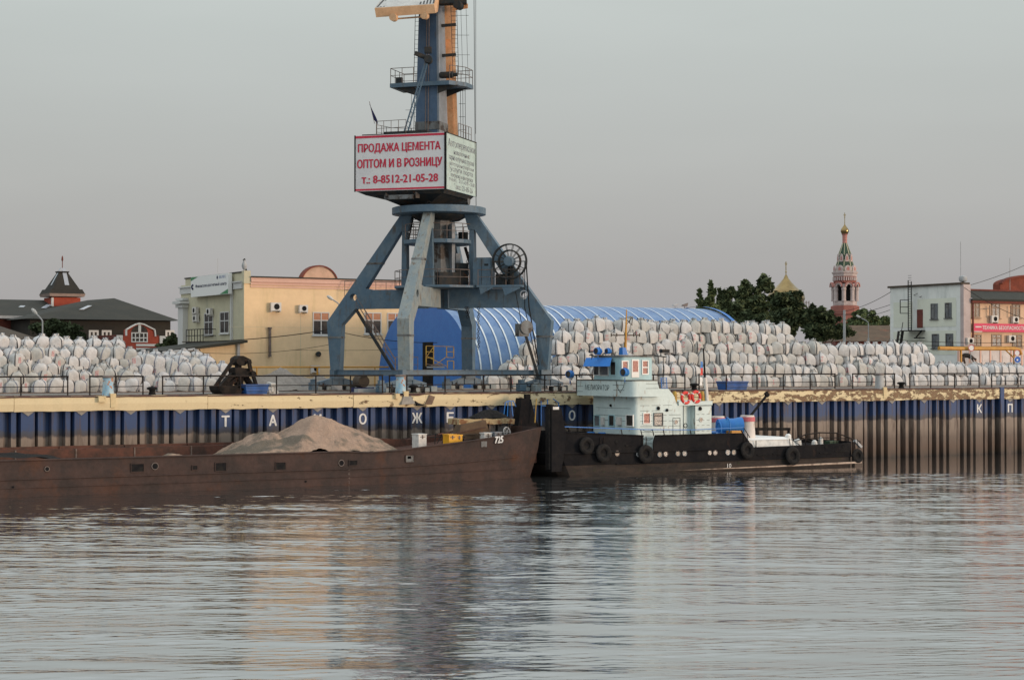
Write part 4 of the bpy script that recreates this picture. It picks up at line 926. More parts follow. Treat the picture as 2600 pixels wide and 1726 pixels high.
m = MB(); m.lathe(pl(1.05, -.9, pz + .75), [(.2, 0), (.24, .1), (.24, 1.0), (.14, 1.05), (.14, 1.35)], 14, axis=-e1); part('winch', m, M['crane_dark'], gal)
# raking strut with its dark pivot
m = MB(); A = K(1030, 338, -2); B = K(1088, 140, -2.4)
d_ = (B - A); pv = d_.cross(camf).normalized() * .13
m.bar(A - pv, B - pv * .6, .07, .09); m.bar(A + pv, B + pv * .6, .07, .09)
for k in range(1, 16): m.bar(A.lerp(B, k / 16) - pv, A.lerp(B, (k + .5) / 16) + pv, .04, .04)
part('raking_strut', m, M['crane_blue'], tower)
m = MB(); m.bar(K(1053, 135, -2.2), K(1082, 147, -2.0), .26, .28); m.lathe(K(1087, 150, -2.6), [(.26, 0), (.30, .1), (.30, .7), (.22, .75)], 16, axis=camf); m.bar(K(1078, 128, -1.6), K(1096, 128, -1.6), .3, .45); part('pivot_block', m, M['crane_dark'], tower)
# left ladder, right ladder with hoops
def ladder(pts, w, m_, step=.32, hoop=None, name='ladder'):
    mb = MB(); pts = [Vector(p) for p in pts]; sv = side * w / 2
    for sg in (-1, 1): mb.tube([p + sv * sg for p in pts], .022, 5)
    for a_, b_ in zip(pts[:-1], pts[1:]):
        n2 = int((b_ - a_).length / step)
        for k in range(n2): c = a_.lerp(b_, k / n2); mb.tube([c - sv, c + sv], .014, 4)
    o = part(name, mb, m_, tower)
    if hoop:
        hb = MB(); L = (pts[-1] - pts[0]).length; n3 = int(L / 1.4)
        for k in range(n3 + 1):
            c = pts[0].lerp(pts[-1], k / n3); hb.tube([c - sv, c - sv + hoop * .8, c + sv + hoop, c + sv], .016, 4)
        for q_ in (.35, .8): hb.tube([pts[0] + hoop * q_ + sv, pts[-1] + hoop * q_ + sv], .014, 4)
        part('safety_hoops', hb, m_, o)
    return o
ladder([K(1058, 332, .8), K(1060, 228, .8)], .42, M['crane_dark'], hoop=side * -.8)
ladder([K(1056, 205, .8), K(1062, -60, .8)], .30, M['crane_dark'])
ladder([K(1157, 190, -.6), K(1150, -60, -.6)], .42, M['crane_dark'], hoop=side * .85)
m = MB()
for px_ in (1169, 1175, 1181): m.tube([K(px_ + 1, 352, 1), K(px_, 222, 1)], .02, 5)
for k in range(4): m.tube([K(1165, 330 - 33 * k, 1), K(1182, 330 - 33 * k, 1)], .018, 4)
part('cable_tray', m, M['crane_dark'], tower)
# orange boom standing up behind the tower
m = MB()
def bm_(x, y, dz): return K(x, y, dz)
m.hexa([K(1140, 345, 1.6), K(1163, 345, 1.6), K(1163, 345, 3.0), K(1140, 345, 3.0), K(1129, 130, 1.6), K(1156, 130, 1.6), K(1156, 130, 2.9), K(1129, 130, 2.9)])
m.hexa([K(1129, 129.7, 1.6), K(1156, 129.7, 1.6), K(1156, 129.7, 2.9), K(1129, 129.7, 2.9), K(1139, -120, 1.6), K(1160, -120, 1.6), K(1160, -120, 2.7), K(1139, -120, 2.7)])
boom = part('boom', m, M['boom_sunlit'], crane)
m = MB(); m.hexa([K(1137, 345, 1.35), K(1152, 345, 1.35), K(1152, 345, 1.58), K(1137, 345, 1.58), K(1130, 100, 1.35), K(1144, 100, 1.35), K(1144, 100, 1.58), K(1130, 100, 1.58)])
m.hexa([K(1122, 120, .9), K(1131, 120, .9), K(1131, 120, 1.3), K(1122, 120, 1.3), K(1124, -100, .9), K(1138, -100, .9), K(1138, -100, 1.3), K(1124, -100, 1.3)]); part('boom_web', m, M['boom_orange'], boom)
for y_ in (66, 142): m = MB(); m.bar(K(1121, y_, .2), K(1158, y_ - 3, .2), .18, .2); part('step_bracket', m, M['crane_dark'], boom)
m = MB(); m.bar(K(1117, 2, -.3), K(1185, 0, -.3), .9, .62); m.lathe(K(1160, 12, -1.2), [(.3, 0), (.3, .7)], 14, axis=e2); part('boom_hinge', m, M['crane_dark'], boom)
m = MB(); m.hexa([K(1150, 28, 0), K(1188, 22, 0), K(1188, 22, 1.2), K(1150, 28, 1.2), K(1150, 12, 0), K(1188, 10, 0), K(1188, 10, 1.2), K(1150, 12, 1.2)]); part('boom_arm', m, M['boom_orange'], boom)
# moving counterweight with hazard stripes
m = MB()
def cw(px, py, dz): return K(px, py, dz)
lo = [(952, 22), (1108, 4)]; sx_ = [(955, 46), (1105, 34), ]
P = [cw(955, 45, -2.9), cw(1106, 34, -3.5), cw(1112, 30, -.6), cw(961, 41, .2), cw(951, 22, -3.0), cw(1102, 12, -3.6), cw(1120, -36, -.5), cw(985, -22, .4)]
cwt = part('counterweight', MB().hexa(P), M['boom_sunlit'], crane)
Pv = [Vector(p) for p in P]
def skin(u, v): return Pv[4].lerp(Pv[5], u).lerp(Pv[7].lerp(Pv[6], u), v)
nrm = (Pv[5] - Pv[4]).cross(Pv[7] - Pv[4]).normalized()
if nrm.dot(camf) > 0: nrm = -nrm
def slab(mb, quad, o0, o1): mb.hexa([skin(*q_) + nrm * o0 for q_ in quad] + [skin(*q_) + nrm * o1 for q_ in quad])
m = MB(); slab(m, [(.01, .02), (.99, .02), (.99, .98), (.01, .98)], -.01, .02); pnl = part('white_panel', m, M['weight_white'], cwt)
m = MB()
for u0 in (.02, .075, .13): slab(m, [(u0, .04), (u0 + .035, .04), (u0 + .085, .96), (u0 + .05, .96)], .022, .03)
for u0 in (.70, .755, .81, .865, .92): slab(m, [(u0 + .05, .04), (u0 + .078, .04), (u0 + .028, .96), (u0, .96)], .022, .03)
part('hazard_stripes', m, mat('stripe_dark', (.06, .055, .055), fine=.1), pnl)
m = MB()
for px_, py_ in ((997, 43), (1076, 38)): m.lathe(cw(px_, py_ + 1, -3.4), [(.27, 0), (.27, .4)], 18, axis=e2)
m.tube([cw(1000, 49, -2.8), cw(1076, 43, -2.8)], .06, 6); part('pin_boss', m, M['boom_sunlit'], cwt)
# hoisting ropes down the right side
m = MB(); m.tube([K(1203, -60, -1), K(1206, 345, -1), K(1209, 528, -1)], .024, 5); m.tube([K(1208, -60, -1), K(1208, 340, -1)], .018, 5); part('hoist_rope', m, M['crane_dark'], crane)
m = MB(); m.box(K(1176, 604).x - .3, K(1176, 604).x + .3, K(1176, 604).y - .2, K(1176, 604).y + .2, 16.3, 16.9); fl_ = part('floodlight', m, M['crane_dark'], crane)
m = MB(); m.torus(K(1330, 747, -6), .24, .04, camf * -1, 20, 6); part('hook_ring', m, M['crane_pale'], crane)
# ================================================================== SAND BARGE
BT0, BT1 = -8.6, -1.2
def sheer(s):
    return 2.04 if s < -17 else 2.04 - .10 * max(0, min(1, (s + 17) / 1.5)) * (1 if s < -14 else max(0, 1 - (s + 14) / 3)) + (0 if s < -15 else 1.16 * ((s + 15) / 12.3) ** 1.6)
barge = thing('river_barge', 'long rust-brown open barge numbered 725, loaded with sand and moored along the quay wall', 'barge', (-25, -4.9, 0))
ss = [-62, -55, -48, -42, -37, -32, -28, -24, -20, -17, -15, -13, -11, -9, -7.4, -6.2, -5.2, -4.4, -3.7, -3.0, -2.45]
def plan(s):   # inset of the side from the full beam near the bow
    return 0 if s < -8 else 0.55 * ((s + 8) / 5.1) ** 2.6
def bside(s, z):
    rake = 0 if s < -12 else (1 - min(1, max(0, (z + 1) / 3.6))) * .9 * ((s + 12) / 9.1) ** 2
    return BT0 + plan(s) + rake
def shell(z_of, m_, name, thick=.10):
    mb = MB(); vs = []; fs = []
    rows = len(z_of(0))
    for s in ss:
        for z in z_of(s): vs.append((s - (0 if s < -5 else .35 * (1 - min(1, max(0, z / 2.6))) * ((s + 5) / 2.1)), bside(s, z) + .012 * sin(s * 2.3 + z * 4), z))
    n_ = len(ss)
    for i in range(n_ - 1):
        for k in range(rows - 1): fs.append((i * rows + k, (i + 1) * rows + k, (i + 1) * rows + k + 1, i * rows + k + 1))
    mb.add(vs, fs)
    # mirrored far side and the blunt bow plate
    mir = [(x, BT0 + BT1 - y, z) for x, y, z in vs]
    mb.add(mir, [tuple(reversed(f)) for f in fs])
    e = (n_ - 1) * rows
    for k in range(rows - 1):
        a, b = vs[e + k], vs[e + k + 1]; mb.add([a, b, mir[e + k + 1], mir[e + k]], [(0, 1, 2, 3)])
    mb.add([(-62, BT0, -1), (-62, BT0, 2), (-62, BT1, 2), (-62, BT1, -1)], [(0, 1, 2, 3)])
    return part(name, mb, m_, barge, fix=False)
hl = shell(lambda s: [-1.2, 0, .55, .95, 1.4, 1.8, sheer(s)], M['barge'], 'hull')
def rub(z_of, r, name, s0=-62, s1=-4.2):
    mb = MB(); pts = [(s, bside(s, z_of(s)) - r * .6, z_of(s)) for s in ss if s0 <= s <= s1]; mb.tube(pts, r, 6); return part(name, mb, M['barge'], hl)
rub(lambda s: sheer(s) - .02, .055, 'gunwale')
rub(lambda s: .98 + (0 if s < -15 else .5 * ((s + 15) / 12) ** 1.6), .05, 'rubbing_strake')
rub(lambda s: .50 + (0 if s < -15 else .15 * ((s + 15) / 12)), .03, 'plate_seam')
# deck edge, inner walls and floor
m = MB(); vs = []; fs = []
for s in ss: vs += [(s, bside(s, sheer(s)) + .02, sheer(s) - .06), (s, bside(s, sheer(s)) + .62, sheer(s) - .06), (s, bside(s, sheer(s)) + .62, .9)]
for i in range(len(ss) - 1):
    for k in range(2): fs.append((i * 3 + k, i * 3 + k + 1, (i + 1) * 3 + k + 1, (i + 1) * 3 + k))
m.add(vs, fs); m.add([(x, BT0 + BT1 - y, z + (.28 if x < -10 else 0)) for x, y, z in vs], fs); m.add([(-61.9, BT0 + .6, .9), (-12, BT0 + .6, .9), (-12, BT1 - .6, .9), (-61.9, BT1 - .6, .9)], [(0, 1, 2, 3)])
part('side_deck', m, M['barge_in'], barge)
m = MB(); vs = []; fs = []
for s in [-12, -10, -8, -6, -4.6, -3.4, -2.95]: vs += [(s, bside(s, sheer(s)) + .1, sheer(s) - .45), (s, BT0 + BT1 - bside(s, sheer(s)) - .1, sheer(s) - .45)]
for i in range(6): fs.append((2 * i, 2 * i + 1, 2 * i + 3, 2 * i + 2))
m.add(vs, fs); m.add([(-12, BT0 + .6, .9), (-12, BT1 - .6, .9), (-12, BT1 - .6, 1.62), (-12, BT0 + .6, 1.62)], [(0, 1, 2, 3)]); part('fore_deck', m, M['barge_in'], barge)
for i in range(13):
    x = -60 + i * 3.6
    m = MB(); m.box(x, x + .08, BT1 - .66, BT1 - .60, .9, 2.26); part('hold_rib', m, M['rail_rust'], barge)
m = MB(); m.box(-61, -12.5, BT1 - .05, BT1 + .02, 1.9, 2.42)
for i in range(12): m.box(-60 + i * 4.0, -59.9 + i * 4.0, BT1 - .12, BT1 - .053, 1.9, 2.4)
part('far_coaming', m, M['barge_in'], barge)
# ports in the near side: raised black plates paint in the recesses' shade
def port(px0, px1, py0, py1, fr=True, m_=M['black'], nm='freeing_port'):
    x0, z1 = T(px0, py0, BT0); x1, z0 = T(px1, py1, BT0)
    y = bside((x0 + x1) / 2, (z0 + z1) / 2) - .03
    mb = MB(); mb.box(x0, x1, y - .012, y + .05, z0, z1); o = part(nm, mb, m_, hl)
    if fr:
        mb = MB()
        for a, b, c, d_ in ((x0 - .03, x1 + .03, z0 - .04, z0 - .002), (x0 - .03, x1 + .03, z1 + .002, z1 + .04), (x0 - .04, x0 - .002, z0, z1), (x1 + .002, x1 + .04, z0, z1)): mb.box(a, b, y - .035, y + .05, c, d_)
        part('port_rim', mb, M['barge'], hl)
for a in ((333, 364, 1178, 1196), (488, 500, 1182, 1191), (547, 573, 1175, 1194), (700, 724, 1174, 1191), (886, 906, 1169, 1180)): port(*a)
port(1030, 1050, 1156, 1172, True, M['crane_worn']); port(1222, 1236, 1120, 1134, False, M['crane_worn']); port(1034, 1043, 1158, 1164, False, M['rubber'])
for px_, py_, r in ((393, 1183, .17), (119, 1190, .11), (866, 1175, .16), (33, 1236, .06), (776, 1222, .06)):
    x, z = T(px_, py_, BT0); mb = MB(); mb.lathe((x, bside(x, z) - .05, z), [(r, 0), (r, .06)], 18, axis=(0, 1, 0)); o = part('hawse_hole', mb, M['black'], hl)
    if r > .1: mb = MB(); mb.torus((x, bside(x, z) - .04, z), r + .02, .028, (0, 1, 0), 20, 6); part('hawse_rim', mb, M['rail_rust'], hl)
x0, z0 = T(1256, 1124, BT0); x1, _ = T(1276, 1120, BT0)
part('number', text_mb('725', .44, lambda u, v, d: (x0 + u, bside(x0 + u, z0 + v) - .11, z0 - .02 + v + u * .06), .60, 0, .05), M['letter_white'], hl)
for k in range(4):
    x, z = T(884, 1190 + 11 * k, BT0); part('draught_mark', text_mb('8642'[k], .16, lambda u, v, d: (x + u, bside(x, z) - .02, z - .1 + v), .11), M['rail_rust'], hl)
# sand heap
def heap_z(s, t):
    def cone(cs, ct_, zt, kl, kr, kt, rnd=.5):
        ds, dt = s - cs, t - ct_
        d = sqrt((ds * (kl if ds < 0 else kr)) ** 2 + (dt * kt) ** 2)
        return zt + rnd * .5 - sqrt(d * d + (rnd * .5) ** 2)
    n_ = .05 * sin(s * 3.1 + t * 2) + .04 * sin(s * 1.3 - t * 3.7) + .05 * sin(s * 5.3 + 1) * sin(t * 4) + .10 * sin(s * 2.1 + t * 1.4 + 2)
    lim2 = min(sheer(s) + .03 + max(0, t - BT0 - .12) * .72, 2.35 + max(0, BT1 - .55 - t) * .8)
    return min(lim2, max(cone(-17.15, -5.3, 4.12, .66, .50, .52, .7), cone(-20.3, -5.0, 3.10, .52, .6, .42, .6), cone(-17.8, -7.0, 2.75, .30, .27, .5, .4), cone(-20.0, -7.2, 2.45, .26, .25, .4, .3), cone(-27.0, -6.4, 2.15, .5, .5, .5, .2))) + n_ * .8
m = MB(); vs = []; fs = []; NX, NY = 110, 44
for i in range(NX + 1):
    for j in range(NY + 1):
        s = -28.6 + 17.2 * i / NX; t = BT0 + .12 + (BT1 - BT0 - .3) * j / NY
        z = heap_z(s, t) + random.uniform(-.025, .03); edge = 1.93
        lim = sheer(s) - .02 if t < BT0 + .7 else .92
        vs.append((s, t, max(z, lim - .12)))
for i in range(NX):
    for j in range(NY):
        q_ = (i * (NY + 1) + j, (i + 1) * (NY + 1) + j, (i + 1) * (NY + 1) + j + 1, i * (NY + 1) + j + 1)
        if max(vs[k][2] for k in q_) > 1.0: fs.append(q_)
solo('sand_heap', m.add(vs, fs), M['sand'], 'peaked heap of pinkish brown sand lying in the barge', 'sand', (-18, -5, 1.9), smooth=True)
# dark slack tarpaulin at the left end of the hold
m = MB(); vs = []; fs = []
for i in range(25):
    for j in range(7):
        s = -40 + 7.0 * i / 24; z = 2.30 - .45 * max(0, (s + 36) / 3) ** 2 + .05 * sin(s * 3 + j) ; vs.append((s, -8.1 + j * .7, max(z - abs(j - 3) * .05, 1.6)))
for i in range(24):
    for j in range(6): fs.append((i * 7 + j, (i + 1) * 7 + j, (i + 1) * 7 + j + 1, i * 7 + j + 1))
solo('tarpaulin', m.add(vs, fs), M['rubber'], 'dark slack tarpaulin over the left end of the barge hold', 'tarpaulin', (-37, -6, 2), smooth=True)
# gear on the barge foredeck
def at(px, py, t): return TV(px, py, t)
def gear_box(name, lab, cat, px0, px1, py0, py1, t, dep, m_, lid=None):
    a = TV(px0, py1, t); b = TV(px1, py0, t); z0 = min(a.z, sheer(a.x) - .45)
    m = MB(); m.box(a.x, b.x, t, t + dep, z0, b.z - .06)
    o = thing(name, lab, cat, ((a.x + b.x) / 2, t + dep / 2, z0)); part('body', m, m_, o)
    m = MB(); m.box(a.x - .03, b.x + .03, t - .03, t + dep + .03, b.z - .058, b.z); part('lid', m, lid or m_, o)
    m = MB(); m.box(a.x + .1, b.x - .1, t - .035, t - .002, b.z - .2, b.z - .16); m.box((a.x + b.x) / 2 - .03, (a.x + b.x) / 2 + .03, t - .04, t - .003, b.z - .3, b.z - .07); part('latch', m, M['rail_rust'], o); return o
gear_box('deck_locker', 'white metal locker with a round porthole on the barge deck, right of the sand', 'locker', 1063, 1083, 1101, 1132, -6.4, .9, M['white_paint'])
gear_box('yellow_box', 'larger square yellow box at the barge side near the number 725', 'box', 1140, 1159, 1102, 1130, -7.6, .8, M['yellow'])
gear_box('yellow_box', 'smaller yellow box touching the right side of the larger yellow box', 'box', 1158.6, 1174, 1103, 1124, -7.5, .7, M['yellow'])
gear_box('pale_crate', 'small pale blue crate at the barge bow just above the number 725', 'crate', 1257, 1274, 1096, 1106, -7.0, .5, M['crane_pale'])
gear_box('grey_hatch', 'pale grey box lying on the foredeck between the yellow boxes and the pale blue crate', 'box', 1230, 1249, 1098, 1107, -6.8, .6, M['white_paint'])
cn = thing('deck_shelter', 'rusty cream-edged flat shelter roof over the barge foredeck', 'shelter', TV(1230, 1110, -4.5))
a = TV(1165, 1078, -5.2); b = TV(1306, 1074, -5.2)
m = MB(); zz = a.z
vs = []
for k in range(9):
    x = a.x + (b.x - a.x) * k / 8; e = .03 * sin(k * 2.1); vs += [(x, -5.2, zz + e), (x, -5.25, zz + .34 + e), (x, -3.7, zz + .36 + e), (x, -3.7, zz + e)]
fs = [(i * 4 + k, i * 4 + (k + 1) % 4, (i + 1) * 4 + (k + 1) % 4, (i + 1) * 4 + k) for i in range(8) for k in range(4)] + [(0, 1, 2, 3), (35, 34, 33, 32)]
part('roof_slab', m.add(vs, fs), mat('cream_rust', (.42, .33, .19), (.20, .10, .05), 2.2, .45, .58, fine=.2, rough=.9), cn)
for x in (a.x + .4, a.x + 2.4, a.x + 3.9, b.x - .3):
    m = MB(); m.box(x - .05, x + .05, -5.05, -4.95, 1.9, zz - .002); m.box(x - .05, x + .05, -3.9, -3.8, 1.9, zz - .002); part('post', m, M['rail_rust'], cn)
m = MB(); m.box(a.x + 2.0, a.x + 2.9, -4.9, -3.6, 1.9, zz - .01); m.box(a.x + 3.1, a.x + 3.9, -4.9, -3.9, 1.9, zz - .1); part('winch_housing', m, M['crane_worn'], cn)
m = MB(); vs = []; fs = []
for i in range(15):
    for j in range(7):
        x = a.x + 1.3 + 2.9 * i / 14; y = -5.0 + 1.3 * j / 6; h_ = .55 * sin(pi * i / 14) * sin(pi * j / 6) + random.uniform(0, .05); vs.append((x, y, zz + .37 + h_))
for i in range(14):
    for j in range(6): fs.append((i * 7 + j, (i + 1) * 7 + j, (i + 1) * 7 + j + 1, i * 7 + j + 1))
solo('black_cover', m.add(vs, fs), M['rubber'], 'crumpled black cover lying on top of the shelter roof on the barge', 'cover', (a.x + 2.7, -3.8, zz + .36))
sc = thing('scrap_timber', 'dark scrap planks and pipes heaped under the shelter roof on the barge', 'scrap', TV(1170, 1105, -5.5))
rr = random.Random(3)
for k in range(14):
    p = TV(1110 + rr.uniform(0, 60), 1112 - rr.uniform(0, 12), -5.5 + rr.uniform(-.8, .8)); q2 = p + Vector((rr.uniform(.9, 2.6), rr.uniform(-.8, .8), rr.uniform(-.25, .42)))
    m = MB(); m.bar(p, q2, .12, .05) if k % 3 else m.tube([p, q2], .045, 6); part('plank' if k % 3 else 'pipe', m, [M['rail_rust'], M['barge_in'], M['crane_dark'], M['roof_brown']][k % 4], sc)
m = MB(); p = TV(1190, 1096, -5.3); m.hexa([p + Vector(v) for v in ((-1.0, -.4, -.4), (1.5, -.4, -.5), (1.5, .6, -.5), (-1.0, .6, -.4), (-.7, -.3, .45), (1.1, -.3, .75), (1.1, .5, .75), (-.7, .5, .45))]); part('rusty_sheet', m, M['roof_rust'], sc)
m = MB(); vp = TV(1287, 1096, -6.6); m.torus(vp, .3, .035, (.3, -1, .2), 18, 6)
for k in range(3): m.tube([vp + Vector((.3 * cos(k * 1.05), 0, .3 * sin(k * 1.05))), vp - Vector((.3 * cos(k * 1.05), 0, .3 * sin(k * 1.05)))], .02, 5)
m.tube([vp + Vector((0, .05, 0)), (vp.x, vp.y + .1, sheer(vp.x) - .5)], .05, 6); solo('hand_wheel', m, M['pole'], 'spoked hand wheel standing on the barge bow above the number 725', 'hand wheel', vp)
m = MB(); p = TV(1098, 1100, -4.8)
for px_, py_, qx, qy in ((1092, 1110, 1135, 1108), (1092, 1104, 1135, 1102), (1110, 1125, 1122, 1104), (1122, 1125, 1134, 1104), (1104, 1128, 1106, 1100), (1128, 1126, 1130, 1098)): m.tube([TV(px_, py_, -5.5), TV(qx, qy, -5.5)], .03, 5)
solo('deck_pipe_frame', m, M['crane_dark'], 'dark pipe frame on the barge between the white locker and the yellow box', 'frame', p)

# ================================================================== TUGBOAT
TT0, TT1 = -8.4, -1.4; TM = -4.9
tug = thing('tugboat', 'black-hulled pusher tug with a pale blue-white deckhouse and nameplate, nosed against the barge', 'tugboat', (11, TM, 0))
pl_n = [(-2.0, TM), (-1.97, -6.6), (-1.8, -7.6), (-1.1, -8.2), (0, TT0), (3, TT0), (5.2, TT0), (6.04, TT0), (9, TT0), (13.6, TT0), (14.4, TT0), (18, TT0), (22.4, TT0), (23.5, -8.1), (24.2, -7.3), (24.4, -6.2), (24.45, TM)]
def loop_hull(zs, offs, m_, name, xin=None):
    full = pl_n + [(x, 2 * TM - y) for x, y in reversed(pl_n[1:-1])]
    n_ = len(full); vs = []; fs = []
    for z, o_ in zip(zs, offs):
        for x, y in full:
            k = (1 - o_ / 3.5); vs.append((11 + (x - 11) * (1 - o_ / 13.5) + (xin(x, z) if xin else 0), TM + (y - TM) * k, z))
    for i in range(len(zs) - 1):
        for k in range(n_): fs.append((i * n_ + k, i * n_ + (k + 1) % n_, (i + 1) * n_ + (k + 1) % n_, (i + 1) * n_ + k))
    fs += [tuple(reversed(range(n_))), tuple(range((len(zs) - 1) * n_, len(zs) * n_))]
    mb = MB(); mb.add(vs, fs); return part(name, mb, m_, tug)
cut = lambda x, z: max(0, (1.5 - x)) * .42 * max(0, (1.3 - z)) / 2.3 if x < 1.5 else 0
loop_hull([-1.2, .1, .70], [.25, .06, .03], M['tug_low'], 'lower_hull', cut)
hull = loop_hull([.705, 1.2, 1.45], [.0, .0, .0], M['tug_black'], 'hull', cut)
def strip(plan_, zb, zt, th, m_, name, parent):
    vs = []; fs = []
    for i, (x, y) in enumerate(plan_):
        n2 = (plan_[min(i + 1, len(plan_) - 1)][0] - plan_[max(i - 1, 0)][0], plan_[min(i + 1, len(plan_) - 1)][1] - plan_[max(i - 1, 0)][1]); L = hypot(*n2); nx, ny = -n2[1] / L * th, n2[0] / L * th
        vs += [(x, y, zb[i]), (x + nx, y + ny, zb[i]), (x + nx, y + ny, zt[i]), (x, y, zt[i])]
    for i in range(len(plan_) - 1):
        for k in range(4): fs.append((i * 4 + k, i * 4 + (k + 1) % 4, (i + 1) * 4 + (k + 1) % 4, (i + 1) * 4 + k))
    e = (len(plan_) - 1) * 4; fs += [(0, 1, 2, 3), (e + 3, e + 2, e + 1, e)]
    mb = MB(); mb.add(vs, fs); return part(name, mb, m_, parent)
def mirror(p): return [(x, 2 * TM - y) for x, y in p]
A_ = [(-2.0, TM), (-1.97, -6.6), (-1.8, -7.6), (-1.1, -8.2), (0, TT0), (2.5, TT0), (4.9, TT0), (5.2, TT0)]
zt = [2.9, 2.92, 2.92, 2.88, 2.82, 2.70, 2.60, 2.56]; zb = [1.455] * 8
bl = strip(A_, zb, zt, .08, M['tug_black'], 'bow_bulwark', tug)
strip(mirror(A_), zb, zt, -.08, M['tug_black'], 'bow_bulwark', tug)
B_ = [(6.0, TT0), (6.15, TT0), (9, TT0), (12.9, TT0), (13.6, TT0), (14.4, TT0)]
zt = [2.1, 2.52, 2.50, 2.52, 2.5, 1.55]; zb = [1.455] * 6
bl2 = strip(B_, zb, zt, .08, M['tug_black'], 'side_bulwark', tug); strip(mirror(B_), zb, zt, -.08, M['tug_black'], 'side_bulwark', tug)
C_ = [(14.41, TT0), (18, TT0), (22.4, TT0), (23.5, -8.1), (24.2, -7.3), (24.4, -6.2), (24.45, TM)]
zt = [1.56, 1.60, 1.66, 1.70, 1.72, 1.72, 1.72]; zb = [1.455] * 7
strip(C_, zb, zt, .08, M['tug_black'], 'stern_bulwark', tug); strip(mirror(C_), zb, zt, -.08, M['tug_black'], 'stern_bulwark', tug)
for pts, r in (([(x, y - .03, 1.50) for x, y in pl_n if -2 < x < 13.7], .07), ([(x, y - .03, .72) for x, y in pl_n if 3 <= x < 24.3], .055), ([(x, y - .01, 2.88 - max(0, x + 1) * .055) for x, y in A_[2:]], .045), ([(x, TT0, 2.53) for x in (6.15, 9, 13.5)], .04)):
    m = MB(); m.tube(pts, r, 6); part('rubbing_strake', m, M['tug_black'], hull)
m = MB()
for x in (2.6, 7.2, 10.6, 12.0, 16.5, 20): m.box(x - .012, x + .012, TT0 - .016, TT0 + .01, .75, 1.44)
for px0, px1, py in ((1587, 1606, 1131), (1922, 1958, 1155), (1962, 1980, 1152), (2080, 2110, 1150), (2120, 2155, 1146)):
    a = TV(px0, py, TT0); b = TV(px1, py - 1, TT0); m.box(a.x, b.x, TT0 - .05, TT0 - .002, a.z - .04, a.z + .05)
part('plate_seam', m, M['black'], hull)
for px_, py_ in ((1567, 1151), (1622, 1152), (1675, 1153), (1690, 1152), (1721, 1151), (1738, 1151), (1802, 1149), (1816, 1149), (1848, 1148), (1863, 1148)):
    p = TV(px_, py_, TT0 - .02); m = MB(); m.torus(p, .17, .035, (0, 1, 0), 18, 6); o = part('porthole', m, [M['pole'], M['rail_rust'], M['crane_worn']][(px_ // 7) % 3], hull)
    m = MB(); m.lathe(p + Vector((0, -.012, 0)), [(.15, 0), (.15, .03)], 16, axis=(0, 1, 0)); part('porthole_glass', m, M['glass_dark'] if px_ % 2 else M['glass_grey'], hull)
for px_, py_ in ((1566, 1122), (2098, 1135), (2142, 1133)):
    p = TV(px_, py_, TT0 - .03); m = MB(); m.lathe(p, [(.13, 0), (.13, .05)], 14, axis=(0, 1, 0)); part('fairlead', m, M['black'], hull)
part('draught_mark', text_mb('10', .30, lambda u, v, d: (T(1846, 1190, TT0)[0] + u, TT0 - .03, .22 + v), .34), M['letter_white'], hull)
m = MB(); m.box(4.9, 6.4, TT0 + .02, TT0 + .1, 1.46, 1.50); part('gangway_sill', m, M['tug_white'], tug)
m = MB(); m.prism([(8.0, .15), (16, .15), (24.2, .20), (24.2, .33), (16, .24)], lambda u, v, w: (u, w, v), TT0 - .02, TT0 + .05); part('waterline_stripe', m, M['boot_tan'], hull)
# push knees at the bow
for t0, t1 in ((-8.35, -7.65), (-2.25, -1.45)):
    m = MB(); m.prism([(-1.95, .35), (-1.2, .35), (-.8, 2.6), (-1.2, 4.4), (-1.6, 4.62), (-1.95, 4.70)] if t0 < -5 else [(-1.05, 1.5), (.9, 1.5), (.75, 2.6), (.2, 4.9), (-.55, 5.0)], lambda u, v, w: (u, w, v), t0, t1)
    kn = part('push_knee', m, M['tug_black'], tug)
    m = MB(); m.box((-2.07 if t0 < -5 else -1.22), (-1.953 if t0 < -5 else -1.06), t0 + .12, t1 - .12, .5 if t0 < -5 else 1.5, 4.4 if t0 < -5 else 1.9); part('knee_pad', m, M['rubber'], kn)
    m = MB(); m.bar((-1.15 if t0 < -5 else .4, (t0 + t1) / 2, 4.0), (.75 if t0 < -5 else 1.9, (t0 + t1) / 2, 1.5), .1, .1); part('knee_brace', m, M['tug_black'], kn)
    if t0 < -5:
        m = MB(); m.box(-1.85, -1.4, t0 - .012, t0 + .01, 4.36, 4.54); part('worn_patch', m, M['white_paint'], kn)
    else:
        m = MB(); m.box(-.1, .25, t0 + .2, t0 + .5, 4.9, 5.25); part('knee_lamp', m, M['tug_black'], kn)
m = MB(); m.tube([TV(1358, 1073, -2.6), TV(1362, 1012, -2.6)], .045, 6); solo('boat_hook', m, M['scaf_yellow'], 'upright yellow boat hook standing beside the black knee behind the barge bow', 'boat hook', TV(1358, 1073, -2.6))
m = MB()
for a, b in (((1283, 1022), (1279, 1055)), ((1290, 1018), (1288, 1060)), ((1283, 1022), (1290, 1018)), ((1290, 1018), (1304, 1018)), ((1304, 1018), (1310, 1032)), ((1298, 1018), (1302, 1056)), ((1374, 1018), (1374, 1080)), ((1390, 1014), (1391, 1045)), ((1404, 1012), (1418, 1022)), ((1418, 1022), (1420, 1045)), ((1374, 1030), (1412, 1030))): m.tube([TV(*a, -1.9), TV(*b, -1.9)], .035, 5)
part('bow_handrail', m, M['tug_blue'], tug)
